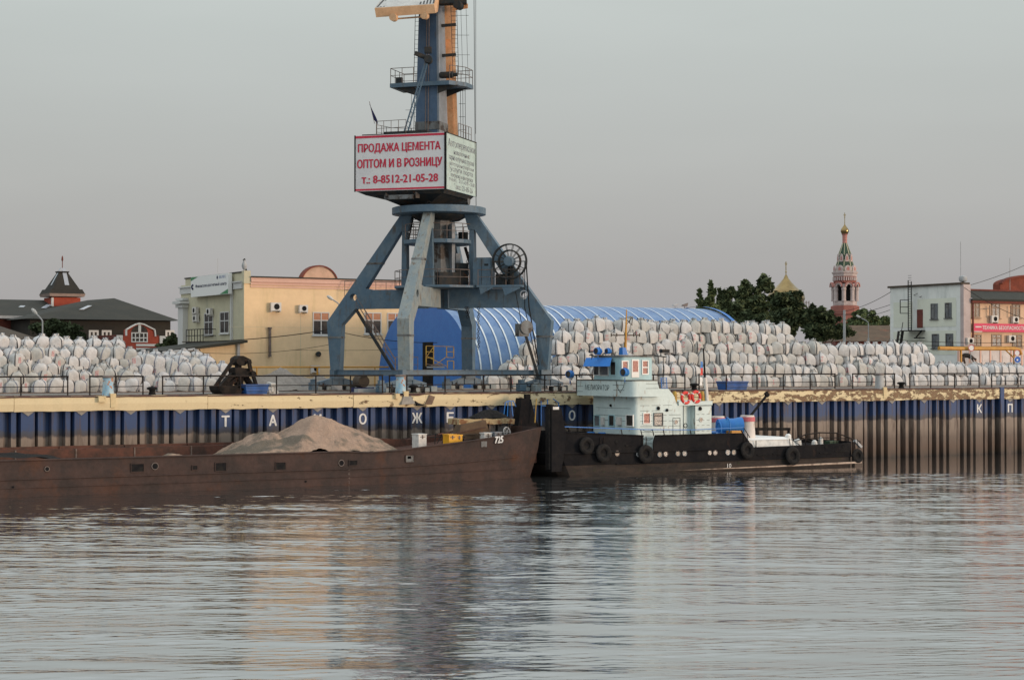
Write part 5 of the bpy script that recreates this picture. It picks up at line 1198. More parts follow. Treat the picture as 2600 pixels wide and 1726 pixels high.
# deckhouse
DY0, DY1 = -7.4, -2.1
hx0 = T(1612, 1010, DY0)[0]; hx1 = T(1735, 1040, DY0)[0]; hx2 = T(1764, 1040, DY0)[0]; hx3 = T(1806, 1040, DY0)[0]
xa = T(1697, 987, DY0)[0]; xb = T(1713, 1026, DY0)[0]; z5 = T(1690, 987, DY0)[1]; z4 = T(1735, 1029, DY0)[1]
def rcorner(x0, x1, y0, y1, r, n=5):   # plan with rounded river-side front corner and far corner
    p = []
    for k in range(n + 1): a = pi + pi / 2 * k / n; p.append((x0 + r + r * cos(a), y0 + r + r * sin(a)))
    p += [(x1, y0), (x1, y1)]
    for k in range(n + 1): a = pi / 2 + pi / 2 * k / n; p.append((x0 + r + r * cos(a), y1 - r + r * sin(a)))
    return p
def solid(plan_, z0, z1, m_, name, parent, smooth=True):
    m = MB(); m.prism(plan_, lambda u, v, w: (u, v, w), z0, z1); return part(name, m, m_, parent, smooth)
dh = solid(rcorner(hx0, xb, DY0, DY1, .28), 1.455, 5.1, M['tug_white'], 'deckhouse', tug)
m = MB(); m.prism([(xa - 2.0, 5.103), (xa, 5.103), (xa, z5), (xa - 2.0, z5)], lambda u, v, w: (u, w, v), DY0 - .006, DY0 + .5)
m.prism([(xa + .002, 4.0), (xb + .25, z4 - .02), (xa + .4, z5 - .4), (xa + .002, z5)], lambda u, v, w: (u, w, v), DY0 - .006, DY0 + .5); part('stair_casing', m, M['tug_white'], dh)
m = MB(); m.box(xb + .002, hx1, DY0, DY1, 1.456, z4); m.box(hx1 + .001, hx2 - .001, DY0 + .45, DY1, 1.456, z4); m.box(hx2, hx3, DY0 - .02, DY1, 1.456, z4 - .05)
m.box(xb + .3, hx3 + .05, DY0 - .08, DY1, z4 + .002, z4 + .28); aft = part('aft_house', m, M['tug_white'], tug)
m = MB()
for (a, b) in ((hx0 + .35, hx1 - .1), (hx2 + .05, hx3 - .05)):
    for z in (1.95, 2.3, 2.72, 3.1, 3.45, 3.85, 4.15, 4.5):
        if z > 4.0 and a > 9: continue
        e = b if z < 4.1 else xb - .1
        for k in range(3): m.box(a + (e - a) * k / 3 + .08, a + (e - a) * (k + 1) / 3 - .12, DY0 - (.03 if a > 9 else .012), DY0 - .001, z, z + .022)
for z in (2.0, 2.4, 3.45, 3.8, 4.3): m.box(hx0 - .012, hx0 - .001, DY0 + .5, DY1 - .5, z, z + .02)
for x in (hx1 - .02, hx2 - .01): m.box(x, x + .03, DY0 - .03, DY0 - .001, 1.5, z4)
part('weld_seams', m, M['letter_dark'], dh, kind='stuff')
fF = fS(hx0); fR = fT(DY0)
for px0, px1, gl in ((1509, 1524, M['glass_grey']), (1546, 1561, M['glass_dark']), (1590, 1609, M['glass_dark'])):
    y1, z0 = S(px0, 1082, hx0); y0, _ = S(px1, 1082, hx0); window(dh, fF, y0, y1, z0, z0 + .80, M['tug_frame'] if px0 > 1580 else M['tug_cyan'], gl, 1, (), .06)
for px0, px1, gl in ((1632, 1651, M['glass_red']), (1659, 1683, M['glass_grey'])):
    x0, z0 = T(px0, 1081, DY0); x1, _ = T(px1, 1081, DY0); window(dh, fR, x0, x1, z0 + (.12 if px0 < 1650 else 0), z0 + .88, M['tug_frame'] if px0 < 1650 else M['crane_worn'], gl, 1, () if px0 < 1650 else (.25,), .06)
for px_, py_, d_ in ((1717, 1071, .0), (1780, 1065, -.02)):
    p = TV(px_, py_, DY0 - .02 + d_); m = MB(); m.torus(p, .15, .03, (0, 1, 0), 18, 6); o = part('porthole', m, M['white_paint'], aft); m = MB(); m.lathe(p - Vector((0, .005, 0)), [(.14, 0), (.14, .03)], 16, axis=(0, 1, 0)); part('porthole_glass', m, M['glass_dark'], aft)
x0 = T(1708, 1070, DY0)[0]; x1 = T(1727, 1070, DY0)[0]
m = MB()
for a, b, c, d_ in ((x0, x1, 1.6, 1.63), (x0, x1, 3.62, 3.65), (x0, x0 + .03, 1.63, 3.62), (x1 - .03, x1, 1.63, 3.62)): m.box(a, b, DY0 - .02, DY0 - .001, c, d_)
part('door_outline', m, M['letter_dark'], aft)
p = TV(1733, 1071, DY0 + .43); m = MB(); m.torus(Vector((hx1 + .5, DY0 + .44, 3.1)), .14, .025, (0, 1, 0), 16, 6); part('porthole', m, M['black'], aft)
for px_, py_, s_ in ((1552, 1029, .09), (1672, 1036, .12), (1694, 1041, .1), (1778, 1037, .13)):
    t_ = DY0 if px_ > 1612 else None
    p = TV(px_, py_, DY0 - .06) if t_ else Vector((hx0 - .06, S(px_, py_, hx0)[0], S(px_, py_, hx0)[1]))
    m = MB(); m.lathe(p + Vector((0, 0, -s_)), [(s_ * .6, 0), (s_, s_), (s_ * .5, s_ * 2)], 10); part('deck_lamp', m, M['black'], dh)
for px_ in (1503, 1531):
    y, z = S(px_, 1104, hx0 - .8); m = MB(); m.lathe((hx0 - .9, y, 1.46), [(.2, 0), (.2, .5), (.3, .7), (.3, 1.15), (.2, 1.2)], 14); part('ventilator', m, M['tug_blue'], tug, True)
for px_, w in ((1532, .2), (1573, .3)):
    y, z = S(px_, 1068, hx0); m = MB(); m.box(hx0 - .16, hx0 - .02, y - w, y + w * .6, z - .28, z + .25); part('junction_box', m, M['ac'], dh)
# bridge wings with the name
bx0 = 4.62; by0, by1 = -7.9, -.8
bx1 = T(1680, 1004, by0)[0]
pb = rcorner(bx0, bx1, by0, by1, .42, 6); ptp = [(x if x < bx1 - .5 else x - .38, y) for x, y in pb]
m = MB(); n_ = len(pb); m.add([(x, y, 5.12) for x, y in pb] + [(x, y, 6.17) for x, y in ptp], [tuple(reversed(range(n_))), tuple(range(n_, 2 * n_))] + [(i, (i + 1) % n_, (i + 1) % n_ + n_, i + n_) for i in range(n_)])
br = part('bridge_deck', m, M['tug_white'], tug, True)
m = MB(); m.prism([(x * 1.0 + (-.03 if x < bx0 + .5 else .02), y + (-.03 if y < -4 else .03)) for x, y in ptp], lambda u, v, w: (u, v, w), 6.172, 6.23); part('teak_rail', m, M['roof_brown'], br)
fB = fS(bx0)
# lettering on the front plate reads left to right = +Y to -Y
part('name', text_mb('МЕЛИОРАТОР', .36, lambda u, v, d: (bx0 - d, S(1486, 980, bx0)[0] - u, 5.52 + v), S(1486, 980, bx0)[0] - S(1547, 980, bx0)[0], .012, .0), M['letter_dark'], br)
m = MB()
for px0, px1, py in ((1463, 1480, 980), (1463, 1480, 993), (1556, 1584, 977), (1558, 1585, 990)):
    y1, z = S(px0, py, bx0); y0, _ = S(px1, py, bx0); m.box(bx0 - .012, bx0 - .001, y0, y1, z - .012, z + .012)
for py in (974, 986):
    a = T(1640, py, by0); b = T(1672, py, by0); m.box(a[0], b[0], by0 - .012, by0 - .001, a[1] - .01, a[1] + .012)
part('weld_seams', m, M['letter_dark'], br, kind='stuff')
m = MB(); y0, z = S(1563, 968, bx0 - .1); m.tube([(bx0 - .05, y0, 6.15), (bx0 - .1, y0 - .15, 5.75), (bx0 - .1, y0 - .55, 5.4), (bx0 - .1, y0 - .95, 5.75), (bx0 - .06, y0 - 1.05, 6.15)], .018, 5); part('slack_cable', m, M['black'], br)
# wheelhouse
WY0 = -6.3; wx0 = T(1577, 985, WY0)[0]; wx1 = T(1655, 985, WY0)[0]; WY1 = S(1504, 985, wx0)[0]
wh = solid(rcorner(wx0, wx1, WY0, WY1, .30), 6.0, 7.78, M['tug_cyan'], 'wheelhouse', tug)
rf = rcorner(wx0 - .1, wx1 + .12, WY0 - .1, WY1 + .1, .32); solid(rf, 7.785, 7.9, M['crane_worn'], 'wheelhouse_roof', wh)
fw = fS(wx0); fr2 = fT(WY0)
def wfront(px0, px1, py0, py1, gl, fr_, nm='window'):
    y1, z1 = S(px0, py0, wx0); y0, z0 = S(px1, py1, wx0); return window(wh, fw, y0, y1, z0, z1, fr_, gl, 1, (), .05)
wfront(1508, 1522, 924, 953, M['glass_dark'], M['white_paint']); wfront(1523, 1546, 926, 954, M['glass_grey'], M['white_paint']); wfront(1550, 1565, 917, 953, M['glass_dark'], M['tug_cyan'])
for px0, px1, py0, py1, bars in ((1578, 1595, 915, 953, ()), (1629, 1646, 914, 951, (.5,))):
    x0, z1 = T(px0, py0, WY0); x1, z0 = T(px1, py1, WY0); window(wh, fr2, x0, x1, z0, z1, M['tug_frame'], M['glass_red'], 1, bars, .075)
x0, z1 = T(1603, 912, WY0); x1, z0 = T(1622, 958, WY0)
m = MB(); fbox(m, fr2, x0, x1, z0, z1, -.01, .045); dr = part('wheelhouse_door', m, M['tug_frame'], wh); m = MB(); fbox(m, fr2, x0 + .09, x1 - .09, z0 + .38, z1 - .1, .04, .052); part('pane', m, M['glass_red'], dr)
a0, z0 = S(1481, 930, wx0 - .75); a1, _ = S(1549, 928, wx0 - .75); yb0, zt0 = S(1487, 908, wx0 - .15); yb1, _ = S(1552, 906, wx0 - .15)
m = MB(); m.hexa([(wx0 - .78, a0, z0), (wx0 - .78, a1, z0), (wx0 - .76, a1, z0 + .03), (wx0 - .76, a0, z0 + .03), (wx0 - .12, yb0, zt0 - .03), (wx0 - .12, yb1, zt0 - .03), (wx0 - .10, yb1, zt0), (wx0 - .10, yb0, zt0)])
part('awning', m, M['awning'], wh)
def search(p, r, L, axis, parent=wh, nm='searchlight'):
    m = MB(); m.lathe(p, [(r * .7, -.05), (r, .05), (r, L), (r * .86, L + .01), (r * .86, L - .04)], 18, axis=axis); o = part(nm, m, M['tug_blue'], parent, True)
    m = MB(); m.lathe(Vector(p) + Vector(axis).normalized() * (L - .03), [(r * .84, 0), (r * .84, .01)], 16, axis=axis); part('lamp_glass', m, M['glass_dark'], o)
    m = MB(); m.torus(Vector(p) + Vector(axis).normalized() * L * .5 - Vector((0, 0, .02)), r + .05, .022, Vector(axis).cross(Vector((0, 0, 1))).cross(Vector((0, 0, 1))) if False else axis, 14, 5, pi * 1.0, pi * 2.0); m.tube([Vector(p) + Vector(axis).normalized() * L * .5 + Vector((0, 0, -r - .04)), Vector(p) + Vector(axis).normalized() * L * .5 + Vector((0, 0, -r - .4))], .03, 6); part('lamp_bracket', m, M['tug_blue'], o)
search(TV(1592, 945, WY0 - .9), .27, .42, (-1, -.25, 0)); search(TV(1452, 950, -1.4), .26, .4, (-1, -.3, 0), br)
search(TV(1524, 892, -4.2), .24, .42, (-1, -.2, .05)); search(TV(1549, 892, -4.6), .19, .36, (-1, -.2, .05))
m = MB(); p = TV(1576, 897, -5.2); m.hexa([p + Vector(v) for v in ((-.0, -.25, -.1), (.42, -.25, -.1), (.42, .25, -.1), (0, .25, -.1), (.02, -.2, .4), (.3, -.2, .4), (.3, .2, .4), (.02, .2, .4))]); part('mast_box', m, M['tug_blue'], wh)
m = MB(); b0 = TV(1588, 888, -4.6); t0 = TV(1591, 786, -4.6); m.tube([b0, b0.lerp(t0, .5), t0], [.09, .07, .035], 8); ms = part('mast', m, M['pipe_orange'], tug)
m = MB(); a = TV(1552, 851, -4.6); b = TV(1624, 851, -4.6); m.tube([a, b], .04, 6)
for px_ in (1552, 1566, 1609, 1624): p = TV(px_, 851, -4.6); m.tube([p - Vector((0, 0, .1)), p + Vector((0, 0, .14))], .045, 6)
m.tube([TV(1588, 828, -4.6), TV(1604, 806, -4.6)], .025, 5); m.tube([TV(1604, 826, -4.6), TV(1606, 806, -4.6)], .03, 5); m.tube([TV(1591, 812, -4.6), TV(1606, 826, -4.6)], .02, 5); part('yard', m, M['roof_brown'], ms)
m = MB()
for px_, py_ in ((1503, 893), (1538, 898), (1502, 902)): p = TV(px_, py_, -4); m.tube([p, p + Vector((0, 0, -.3))], .02, 5); m.box(p.x - .15, p.x + .1, p.y - .05, p.y + .05, p.z - .03, p.z + .06)
p = TV(1690, 895, -6); m.box(p.x - .4, p.x + .2, p.y - .2, p.y + .2, p.z - .02, p.z + .22); m.bar(TV(1650, 902, -6), TV(1690, 906, -6), .1, .08); m.tube([TV(1678, 906, -6), TV(1678, 885, -6)], .04, 6); m.tube([TV(1684, 906, -6), TV(1685, 978, -6)], .03, 6); part('aerial_fittings', m, M['crane_dark'], wh)
m = MB()
for px_ in (1678, 1692): m.tube([TV(px_, 958, -6.6), TV(px_ + 2, 988, -6.6)], .03, 5)
for k in range(6): m.tube([TV(1678 + .3 * k, 960 + 5 * k, -6.6), TV(1692 + .3 * k, 960 + 5 * k, -6.6)], .02, 5)
part('ladder', m, M['tug_blue'], tug)
# funnel-side mast with flag, rail and rings
m = MB(); m.tube([TV(1795, 1018, -6.9), TV(1790, 958, -6.9)], [.15, .13], 12); pm = part('mast_post', m, M['funnel_white'], tug, True); m = MB(); m.tube([TV(1790, 958, -6.9), TV(1786, 884, -6.9)], [.07, .05], 8); part('mast_top', m, M['tug_black'], pm)
for i, (m_, y0, y1) in enumerate(((M['white_flat'], 958, 978), (M['tug_blue'], 918, 934), (M['ring_red'], 934, 952))):
    m = MB(); vs = []
    for k in range(5):
        p = TV(1783 - (1.5 if i else 3), y0 + (y1 - y0) * k / 4, -6.95); vs += [p + Vector((-.10 + .03 * sin(k), 0, 0)), p + Vector((.10, .02 * cos(k * 2), 0))]
    part('flag_stripe', m.add(vs, [(2 * k, 2 * k + 1, 2 * k + 3, 2 * k + 2) for k in range(4)]), m_, pm)
m = MB(); zr = T(1740, 990, -7.3)[1]; xs0, xs1 = T(1704, 990, -7.3)[0], T(1790, 990, -7.3)[0]; m.tube([(xs0, -7.3, zr), (xs1, -7.3, zr)], .03, 6); m.tube([(xs0, -7.3, zr - .5), (xs1, -7.3, zr - .5)], .02, 5)
for k in range(4): x = xs0 + (xs1 - xs0) * k / 3; m.tube([(x, -7.3, zr), (x, -7.3, z4 + .25)], .028, 6)
part('top_handrail', m, M['rail_black'], tug)
for px_, py_, lab in ((1741, 1010, 'left one of two red life rings hung on the tugboat rail'), (1767.5, 1007.5, 'right one of two red life rings hung on the tugboat rail')):
    p = TV(px_, py_, -7.42); lr = thing('life_ring', lab, 'life ring', p, 'red life rings on the tugboat rail')
    ax_ = (.12, -1, .05); m = MB(); m.torus(p, .36, .105, ax_, 32, 10); part('ring_body', m, M['ring_red'], lr, True)
    for k in range(4):
        a = pi / 4 + k * pi / 2 + .2; m = MB(); m.torus(p, .36, .112, ax_, 4, 10, a - .09, a + .09); part('ring_band', m, M['white_paint'], lr)
for px_, lab in ((1713, 'yellow fire hose bag on the left end of the tugboat rail'), (1783, 'yellow fire hose bag beside the right life ring')):
    p = TV(px_, 1006, -7.2); m = MB(); m.lathe(p - Vector((0, 0, .45)), [(.1, 0), (.17, .1), (.16, .6), (.1, .8)], 12); solo('hose_bag', m, M['scaf_yellow'], lab, 'bag', p, smooth=True)
# deck rail of blue line on stanchions
m = MB(); pts = [TV(1432, 1083, -8.3), TV(1520, 1086, -8.3), TV(1630, 1090, -8.3), TV(1760, 1091, -8.3), TV(1888, 1085, -8.3)]; m.tube(pts, .03, 5); dr_ = part('guard_line', m, M['tug_blue'], tug)
for px_, y0, y1 in ((1577, 1090, 1104), (1627, 1091, 1105), (1657, 1091, 1106), (1684, 1091, 1105), (1752, 1091, 1105)): m = MB(); m.tube([TV(px_, y0, -8.3), TV(px_ + 3, y1, -8.3)], .035, 5); part('stanchion', m, M['rail_black'], dr_)
m = MB()
m.tube([TV(1888, 1085, -8.3), TV(1904, 1110, -8.3)], .03, 5); m.tube([TV(1882, 1092, -8.3), TV(1896, 1120, -8.3)], .05, 5); part('guard_stay', m, M['rail_black'], tug)
m = MB(); m.tube([TV(1630, 1090, -8.3), TV(1638, 1094, -8.3), TV(1650, 1094, -8.3), TV(1657, 1091, -8.3)], .018, 4); m.tube([TV(1630, 1113, -8.3), TV(1638, 1116, -8.3), TV(1650, 1116, -8.3), TV(1658, 1112, -8.3)], .018, 4); part('gangway_chain', m, M['rail_black'], tug)
# engine casing ventilator, funnels, aft cabin
vc = Vector((T(1822, 1080, -6)[0], -6, T(1822, 1082, -6)[1]))
m = MB(); m.lathe(vc, [(.5, 0), (.55, .4), (.55, 1.2), (.62, 1.5), (.64, 1.75), (.56, 1.76), (.5, 1.4)], 20, axis=(1, -.35, 0)); vt = part('cowl_ventilator', m, M['tug_blue'], tug, True); m = MB(); m.lathe(vc + Vector((1, -.35, 0)).normalized() * 1.62, [(.57, 0), (.57, .02)], 20, axis=(1, -.35, 0)); part('cowl_mouth', m, M['glass_dark'], vt)
m = MB(); m.box(vc.x - .6, vc.x + 1.3, -6.6, -4, 1.46, vc.z - .4); m.torus(vc + Vector((.5, -.45, .0)), .62, .05, (1, -.35, 0), 20, 6); m.torus(vc + Vector((-.1, -.3, -.2)), .5, .06, (1, -.35, 0), 20, 6); part('ventilator_base', m, M['tug_blue'], vt)
m = MB(); p = TV(1868, 1100, -7); m.box(p.x - .5, p.x + .45, -7.2, -6.2, 1.46, p.z + .2); part('orange_locker', m, M['pipe_orange'], tug)
for px_, t_, py0 in ((1897.5, -6.3, 1054), (1822, -3.2, 1056)):
    p = TV(px_, py0, t_); zt_ = p.z
    m = MB(); m.lathe((p.x, t_, 0), [(.62, 1.46), (.50, zt_ - .5), (.50, zt_ - .43)], 24); fu = part('funnel', m, M['funnel_white'], tug, True)
    m = MB(); m.lathe((p.x, t_, 0), [(.51, zt_ - .43), (.545, zt_ - .42), (.545, zt_ - .12), (.51, zt_ - .11)], 24); part('funnel_band', m, M['funnel_red'], fu, True)
    m = MB(); m.lathe((p.x, t_, 0), [(.50, zt_ - .112), (.48, zt_), (.40, zt_), (.4, zt_ - .1)], 24); part('funnel_rim', m, M['funnel_white'], fu, True)
cx0 = T(1893, 1130, -7.2)[0]; cx1 = T(2018, 1130, -7.2)[0]; zc = T(1950, 1109, -6.2)[1]
m = MB(); m.hexa([(cx0 - .3, -7.3, 1.456), (cx1 + .1, -7.3, 1.456), (cx1 + .1, -2.6, 1.456), (cx0 - .3, -2.6, 1.456), (cx0, -7.15, zc - .15), (cx1 - .2, -7.15, zc - .15), (cx1 - .2, -2.7, zc - .15), (cx0, -2.7, zc - .15)]); ac_ = part('aft_cabin', m, M['white_paint'], tug)
m = MB(); m.hexa([(cx0 - .05, -7.2, zc - .148), (cx1 - .15, -7.2, zc - .148), (cx1 - .15, -2.65, zc - .148), (cx0 - .05, -2.65, zc - .148), (cx0 + .1, -6.8, zc), (cx1 - .3, -6.8, zc), (cx1 - .3, -3, zc), (cx0 + .1, -3, zc)]); m.lathe((cx1 - .35, -6.9, zc), [(.2, -.3), (.22, .1), (.14, .2), (0, .24)], 14); part('cabin_roof', m, M['white_flat'], ac_)
m = MB(); m.bar((cx0 + .8, -7.35, 1.95), (cx0 + .8, -7.35, 1.46), .05, .05); m.bar((cx1 - .5, -7.4, 2.0), (cx1 + .2, -7.9, 1.4), .05, .05); part('cabin_stay', m, M['black'], ac_)
m = MB(); a = TV(1918, 1089, -3); b = TV(2005, 1089, -3); m.bar(a, b, .2, .2); m.bar(b + Vector((-.1, 0, 0)), b + Vector((-.1, 0, -.9)), .14, .14); m.bar(a + Vector((.1, 0, 0)), a + Vector((.1, 0, -.9)), .14, .14); part('towing_arch', m, M['black'], tug)
m = MB(); m.bar(TV(1905, 1056, -4.5), TV(1948, 1002, -4.5), .13, .13); m.bar(TV(1944, 996, -4.5), TV(1950, 1006, -4.5), .2, .25); part('davit', m, M['black'], tug)
pts = [TV(2020, 1114, -6.5), TV(2045, 1103, -6.5), TV(2080, 1098, -6.5), TV(2125, 1099, -6.5), TV(2155, 1110, -6.5), TV(2185, 1124, -6.5)]
m = MB(); m.tube(pts, .045, 6)
for p in pts[1:5]: m.tube([p, (p.x, p.y, 1.45)], .035, 5)
m.tube([(p.x, p.y, 1.0 + p.z * .42) for p in pts], .03, 5); m.tube([TV(2027, 1106, -5.5), TV(2060, 1122, -5.5)], .05, 5); part('stern_rail', m, M['rail_black'], tug)
m = MB()
for px_, py_, r in ((2025, 1116, .3), (2068, 1119, .22), (2084, 1112, .18)): p = TV(px_, py_, -6); m.lathe((p.x, p.y, 1.46), [(r * 1.1, 0), (r, .1), (r * .9, p.z - 1.5), (r * .3, p.z - 1.38)], 14)
part('deck_bollards', m, M['white_paint'], tug, True)
m = MB(); p = TV(2108, 1124, -6); m.box(p.x - .3, p.x + .5, -6.3, -5.7, 1.456, p.z + .15); part('green_winch', m, M['ch_green'], tug)
m = MB(); a = TV(2170, 1118, -7.2); m.bar(a, a + Vector((.6, 0, -.5)), .25, .18); part('stern_roller', m, M['pole'], tug)
# tyre fenders hung on the hull
ty = [(1490, 1131, .58, 'tyre fender hung high on the tugboat bow, leftmost of the row'), (1533, 1150, .62, 'tyre fender below the bow bulwark, left of the first porthole'), (1640, 1152, .62, 'tyre fender under the gangway gap in the tugboat bulwark'), (1898, 1143, .60, 'tyre fender where the tugboat bulwark slopes down to the low stern deck'), (2013, 1157, .66, 'tyre fender hanging low below the end of the white aft cabin'), (2178, 1157, .52, 'tyre fender at the stern corner of the tugboat')]
for px_, py_, R_, lab in ty:
    t_ = TT0 - .24 if px_ < 2150 else TT0 + .05
    p = TV(px_, py_, t_); o = thing('tyre_fender', 'black rubber ' + lab, 'tyre', p, 'tyre fenders on the tugboat')
    m = MB(); m.torus(p, R_ * .70, R_ * .30, (.04, -1, .1), 32, 12, sy=.62); part('tyre', m, M['rubber'], o, True)
    m = MB(); m.lathe(p + Vector((0, .12, 0)), [(R_ * .44, 0), (R_ * .44, .08)], 20, axis=(.04, -1, .1)); part('tyre_hollow', m, M['black'], o)
    m = MB()
    for sg in (-1, 1): m.tube([p + Vector((sg * .12, .1, R_ * .6)), (p.x + sg * .15, p.y + .2, min(2.5, p.z + 1.2))], .025, 5)
    part('hanging_rope', m, M['rail_black'], o)
# ================================================================== BLUE HANGAR
HX0, HX1, HY0, HY1 = 10.5, 40.2, 24.6, 42.0
HYM, HR, HHT = (HY0 + HY1) / 2, (HY1 - HY0) / 2, 7.35
hang = thing('arched_hangar', 'long blue sheet-metal hangar with a rounded roof and white seams behind the crane', 'hangar', (26, HYM, GZ))
NA = 28
def arch(a, k=1.0):   # a 0..1 from river side to land side
    th = pi * a; c, s = cos(th), sin(th)
    return HYM - HR * k * (abs(c) ** .92) * (1 if c > 0 else -1), GZ + HHT * k * s ** .86
prof = [arch(i / NA) for i in range(NA + 1)]
for hx_ in (HX0, HX1): m = MB(); m.add([(hx_, y, z) for y, z in prof], [tuple(range(NA + 1))]); part('end_wall', m, M['hang_blue'], hang)
xs = [HX0]
while xs[-1] < HX1 - .5: xs.append(min(HX1, xs[-1] + (1.02 if xs[-1] < 22 else 1.42)))
xs[-1] = HX1
for i in range(len(xs) - 1):
    m = MB(); n_ = NA + 1
    m.add([(xs[i], y, z) for y, z in prof] + [(xs[i + 1], y, z) for y, z in prof], [(k, k + 1, n_ + k + 1, n_ + k) for k in range(NA)])
    part('roof_panel', m, M['hang_skin'], hang, True)
    if i:
        m = MB(); p2 = [(HYM + (y - HYM) * 1.006, GZ + (z - GZ) * 1.008 + .01) for y, z in prof]; w = .075 if xs[i] < 22 else .045
        vs = []
        for y, z in p2: vs += [(xs[i] - w, y, z), (xs[i] + w, y, z)]
        m.add(vs, [(2 * k, 2 * k + 1, 2 * k + 3, 2 * k + 2) for k in range(NA)])
        for k in range(NA): pass
        part('seam', m, M['seam_white'], hang)
fh = fS(HX0)
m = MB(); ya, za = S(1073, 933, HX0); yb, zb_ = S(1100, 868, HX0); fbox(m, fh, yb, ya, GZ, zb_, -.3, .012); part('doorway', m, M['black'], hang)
m = MB(); vs = []
for y, z in prof: vs += [(HX1 - .15, HYM + (y - HYM) * 1.02, GZ + (z - GZ) * 1.025), (HX1 + .25, HYM + (y - HYM) * 1.02, GZ + (z - GZ) * 1.025)]
m.add(vs, [(2 * k, 2 * k + 1, 2 * k + 3, 2 * k + 2) for k in range(NA)]); part('end_trim', m, M['hang_blue'], hang)
for px_, c in ((1714, 'pale'), (1738, 'dark')):
    p = TV(px_, 771, HYM - 1.0); p.z = arch(.44)[1]
    m = MB(); m.tube([p, p + Vector((0, 0, .3))], .03, 5); m.hexa([p + Vector(v) for v in ((-.3, -.12, .3), (.25, -.12, .25), (.25, .12, .25), (-.3, .12, .3), (-.22, -.1, .42), (.38, -.1, .6), (.38, .1, .6), (-.22, .1, .42))])
    solo('roof_floodlight', m, M['pole'] if c == 'pale' else M['rail_rust'], '%s little floodlight on the ridge of the blue hangar' % ('pale' if c == 'pale' else 'dark rusty'), 'floodlight', p)

# ================================================================== GRAB AND SKIPS
gs, gz0 = T(590, 1000, 2.6)
gz0 = 5.31
gb = thing('grab_bucket', 'black four-bar clamshell grab bucket standing open on the quay edge', 'grab bucket', (gs, 2.6, gz0))
def gp(px, py, t=2.6): return TV(px, py, t)
def gs_plate(pts, t0, t1, name):
    mb = MB(); mb.prism(pts, lambda u, v, w: (T(u, v, 2.6)[0], w, T(u, v, 2.6)[1]), t0, t1); return part(name, mb, M['grab'], gb)
gs_plate([(543, 979), (585, 979), (603, 990), (598, 999), (552, 999), (545, 990)], 1.7, 3.5, 'jaw_shell')
gs_plate([(606, 985), (650, 982), (645, 999), (612, 999)], 1.8, 3.4, 'jaw_shell')
gs_plate([(592, 912), (600, 903), (612, 903), (632, 913), (634, 922), (624, 921), (616, 928), (602, 928), (594, 920)], 2.2, 3.0, 'grab_head')
gs_plate([(588, 935), (600, 932), (625, 936), (641, 944), (644, 955), (612, 957), (590, 952)], 2.0, 3.2, 'crosshead')
for a, b, t0 in (((594, 912), (547, 980), 1.9), ((594, 912), (547, 980), 3.2), ((631, 914), (637, 942), 1.9), ((631, 914), (637, 942), 3.2), ((640, 944), (651, 980), 1.9), ((640, 944), (651, 980), 3.2)):
    m = MB(); m.bar(gp(*a, t0), gp(*b, t0), .22, .2); part('link_arm', m, M['grab'], gb)
for a, b in (((605, 925), (603, 985)), ((612, 955), (606, 990)), ((622, 956), (640, 983)), ((590, 950), (560, 982)), ((600, 962), (575, 980))):
    m = MB(); m.bar(gp(*a, 2.6), gp(*b, 2.6), .5, .28); part('closing_arm', m, M['grab'], gb)
m = MB(); m.lathe(gp(612, 916, 2.0), [(.3, 0), (.3, 1.2)], 18, axis=(0, 1, 0)); part('sheave', m, M['grab'], gb)
def skip(px0, px1, py0, t, dep, lab):
    x0 = T(px0, 985, t)[0]; x1 = T(px1, 985, t)[0]; z1 = T((px0 + px1) / 2, py0, t)[1]
    o = thing('skip', lab, 'skip', ((x0 + x1) / 2, t + dep / 2, 5.305), 'blue steel skips on the quay edge')
    m = MB(); m.hexa([(x0 + .12, t + .1, 5.31), (x1 - .12, t + .1, 5.31), (x1 - .12, t + dep - .1, 5.31), (x0 + .12, t + dep - .1, 5.31), (x0, t, z1 - .04), (x1, t, z1 - .04), (x1, t + dep, z1 - .04), (x0, t + dep, z1 - .04)]); part('skip_body', m, M['bin_blue'], o)
    m = MB()
    for a, b in (((x0, t), (x1, t)), ((x0, t + dep), (x1, t + dep)), ((x0, t), (x0, t + dep)), ((x1, t), (x1, t + dep))): m.bar((*a, z1 - .0), (*b, z1 - .0), .08, .075)
    m.bar((x0 + .02, t - .02, (5.31 + z1) / 2), (x1 - .02, t - .02, (5.31 + z1) / 2), .09, .06); part('skip_rim', m, M['bin_blue'], o)
    return o
skip(624, 683, 977, 1.4, 1.2, 'bright blue open skip beside the black grab bucket')
skip(1845, 1900, 969, 1.6, 1.3, 'darker blue skip in front of the sacks behind the tugboat stern')
m = MB(); rr = random.Random(9)
for k in range(26):
    p = TV(684 + rr.uniform(-4, 14), 1000 - rr.uniform(0, 26), 2.6 + rr.uniform(-.4, .4)); r = rr.uniform(.12, .26); m.lathe(p, [(0, -r), (r * .9, -r * .4), (r, .1), (r * .5, r * .7), (0, r * .8)], 7, rr.uniform(0, 1))
solo('torn_sacks', m, M['bag2'], 'crumpled white torn sacks on the quay right of the bright blue skip', 'torn sacks', TV(686, 998, 2.6))
gxc = T(720, 985, 17)[0]
m = MB(); vs = []; fs = []
for i in range(41):
    for j in range(17):
        s = gxc - 5 + 10.5 * i / 40; t = 14.6 + 6 * j / 16
        h = max(0, 1.75 - abs(s - gxc) * .37 - abs(t - 17.6) * .5, 1.35 - abs(s - gxc - 3) * .5 - abs(t - 17) * .5) + .08 * sin(s * 3 + t) + rr.uniform(-.04, .05)
        vs.append((s, t, GZ - .05 + max(0, h)))
for i in range(40):
    for j in range(16): fs.append((i * 17 + j, (i + 1) * 17 + j, (i + 1) * 17 + j + 1, i * 17 + j + 1))
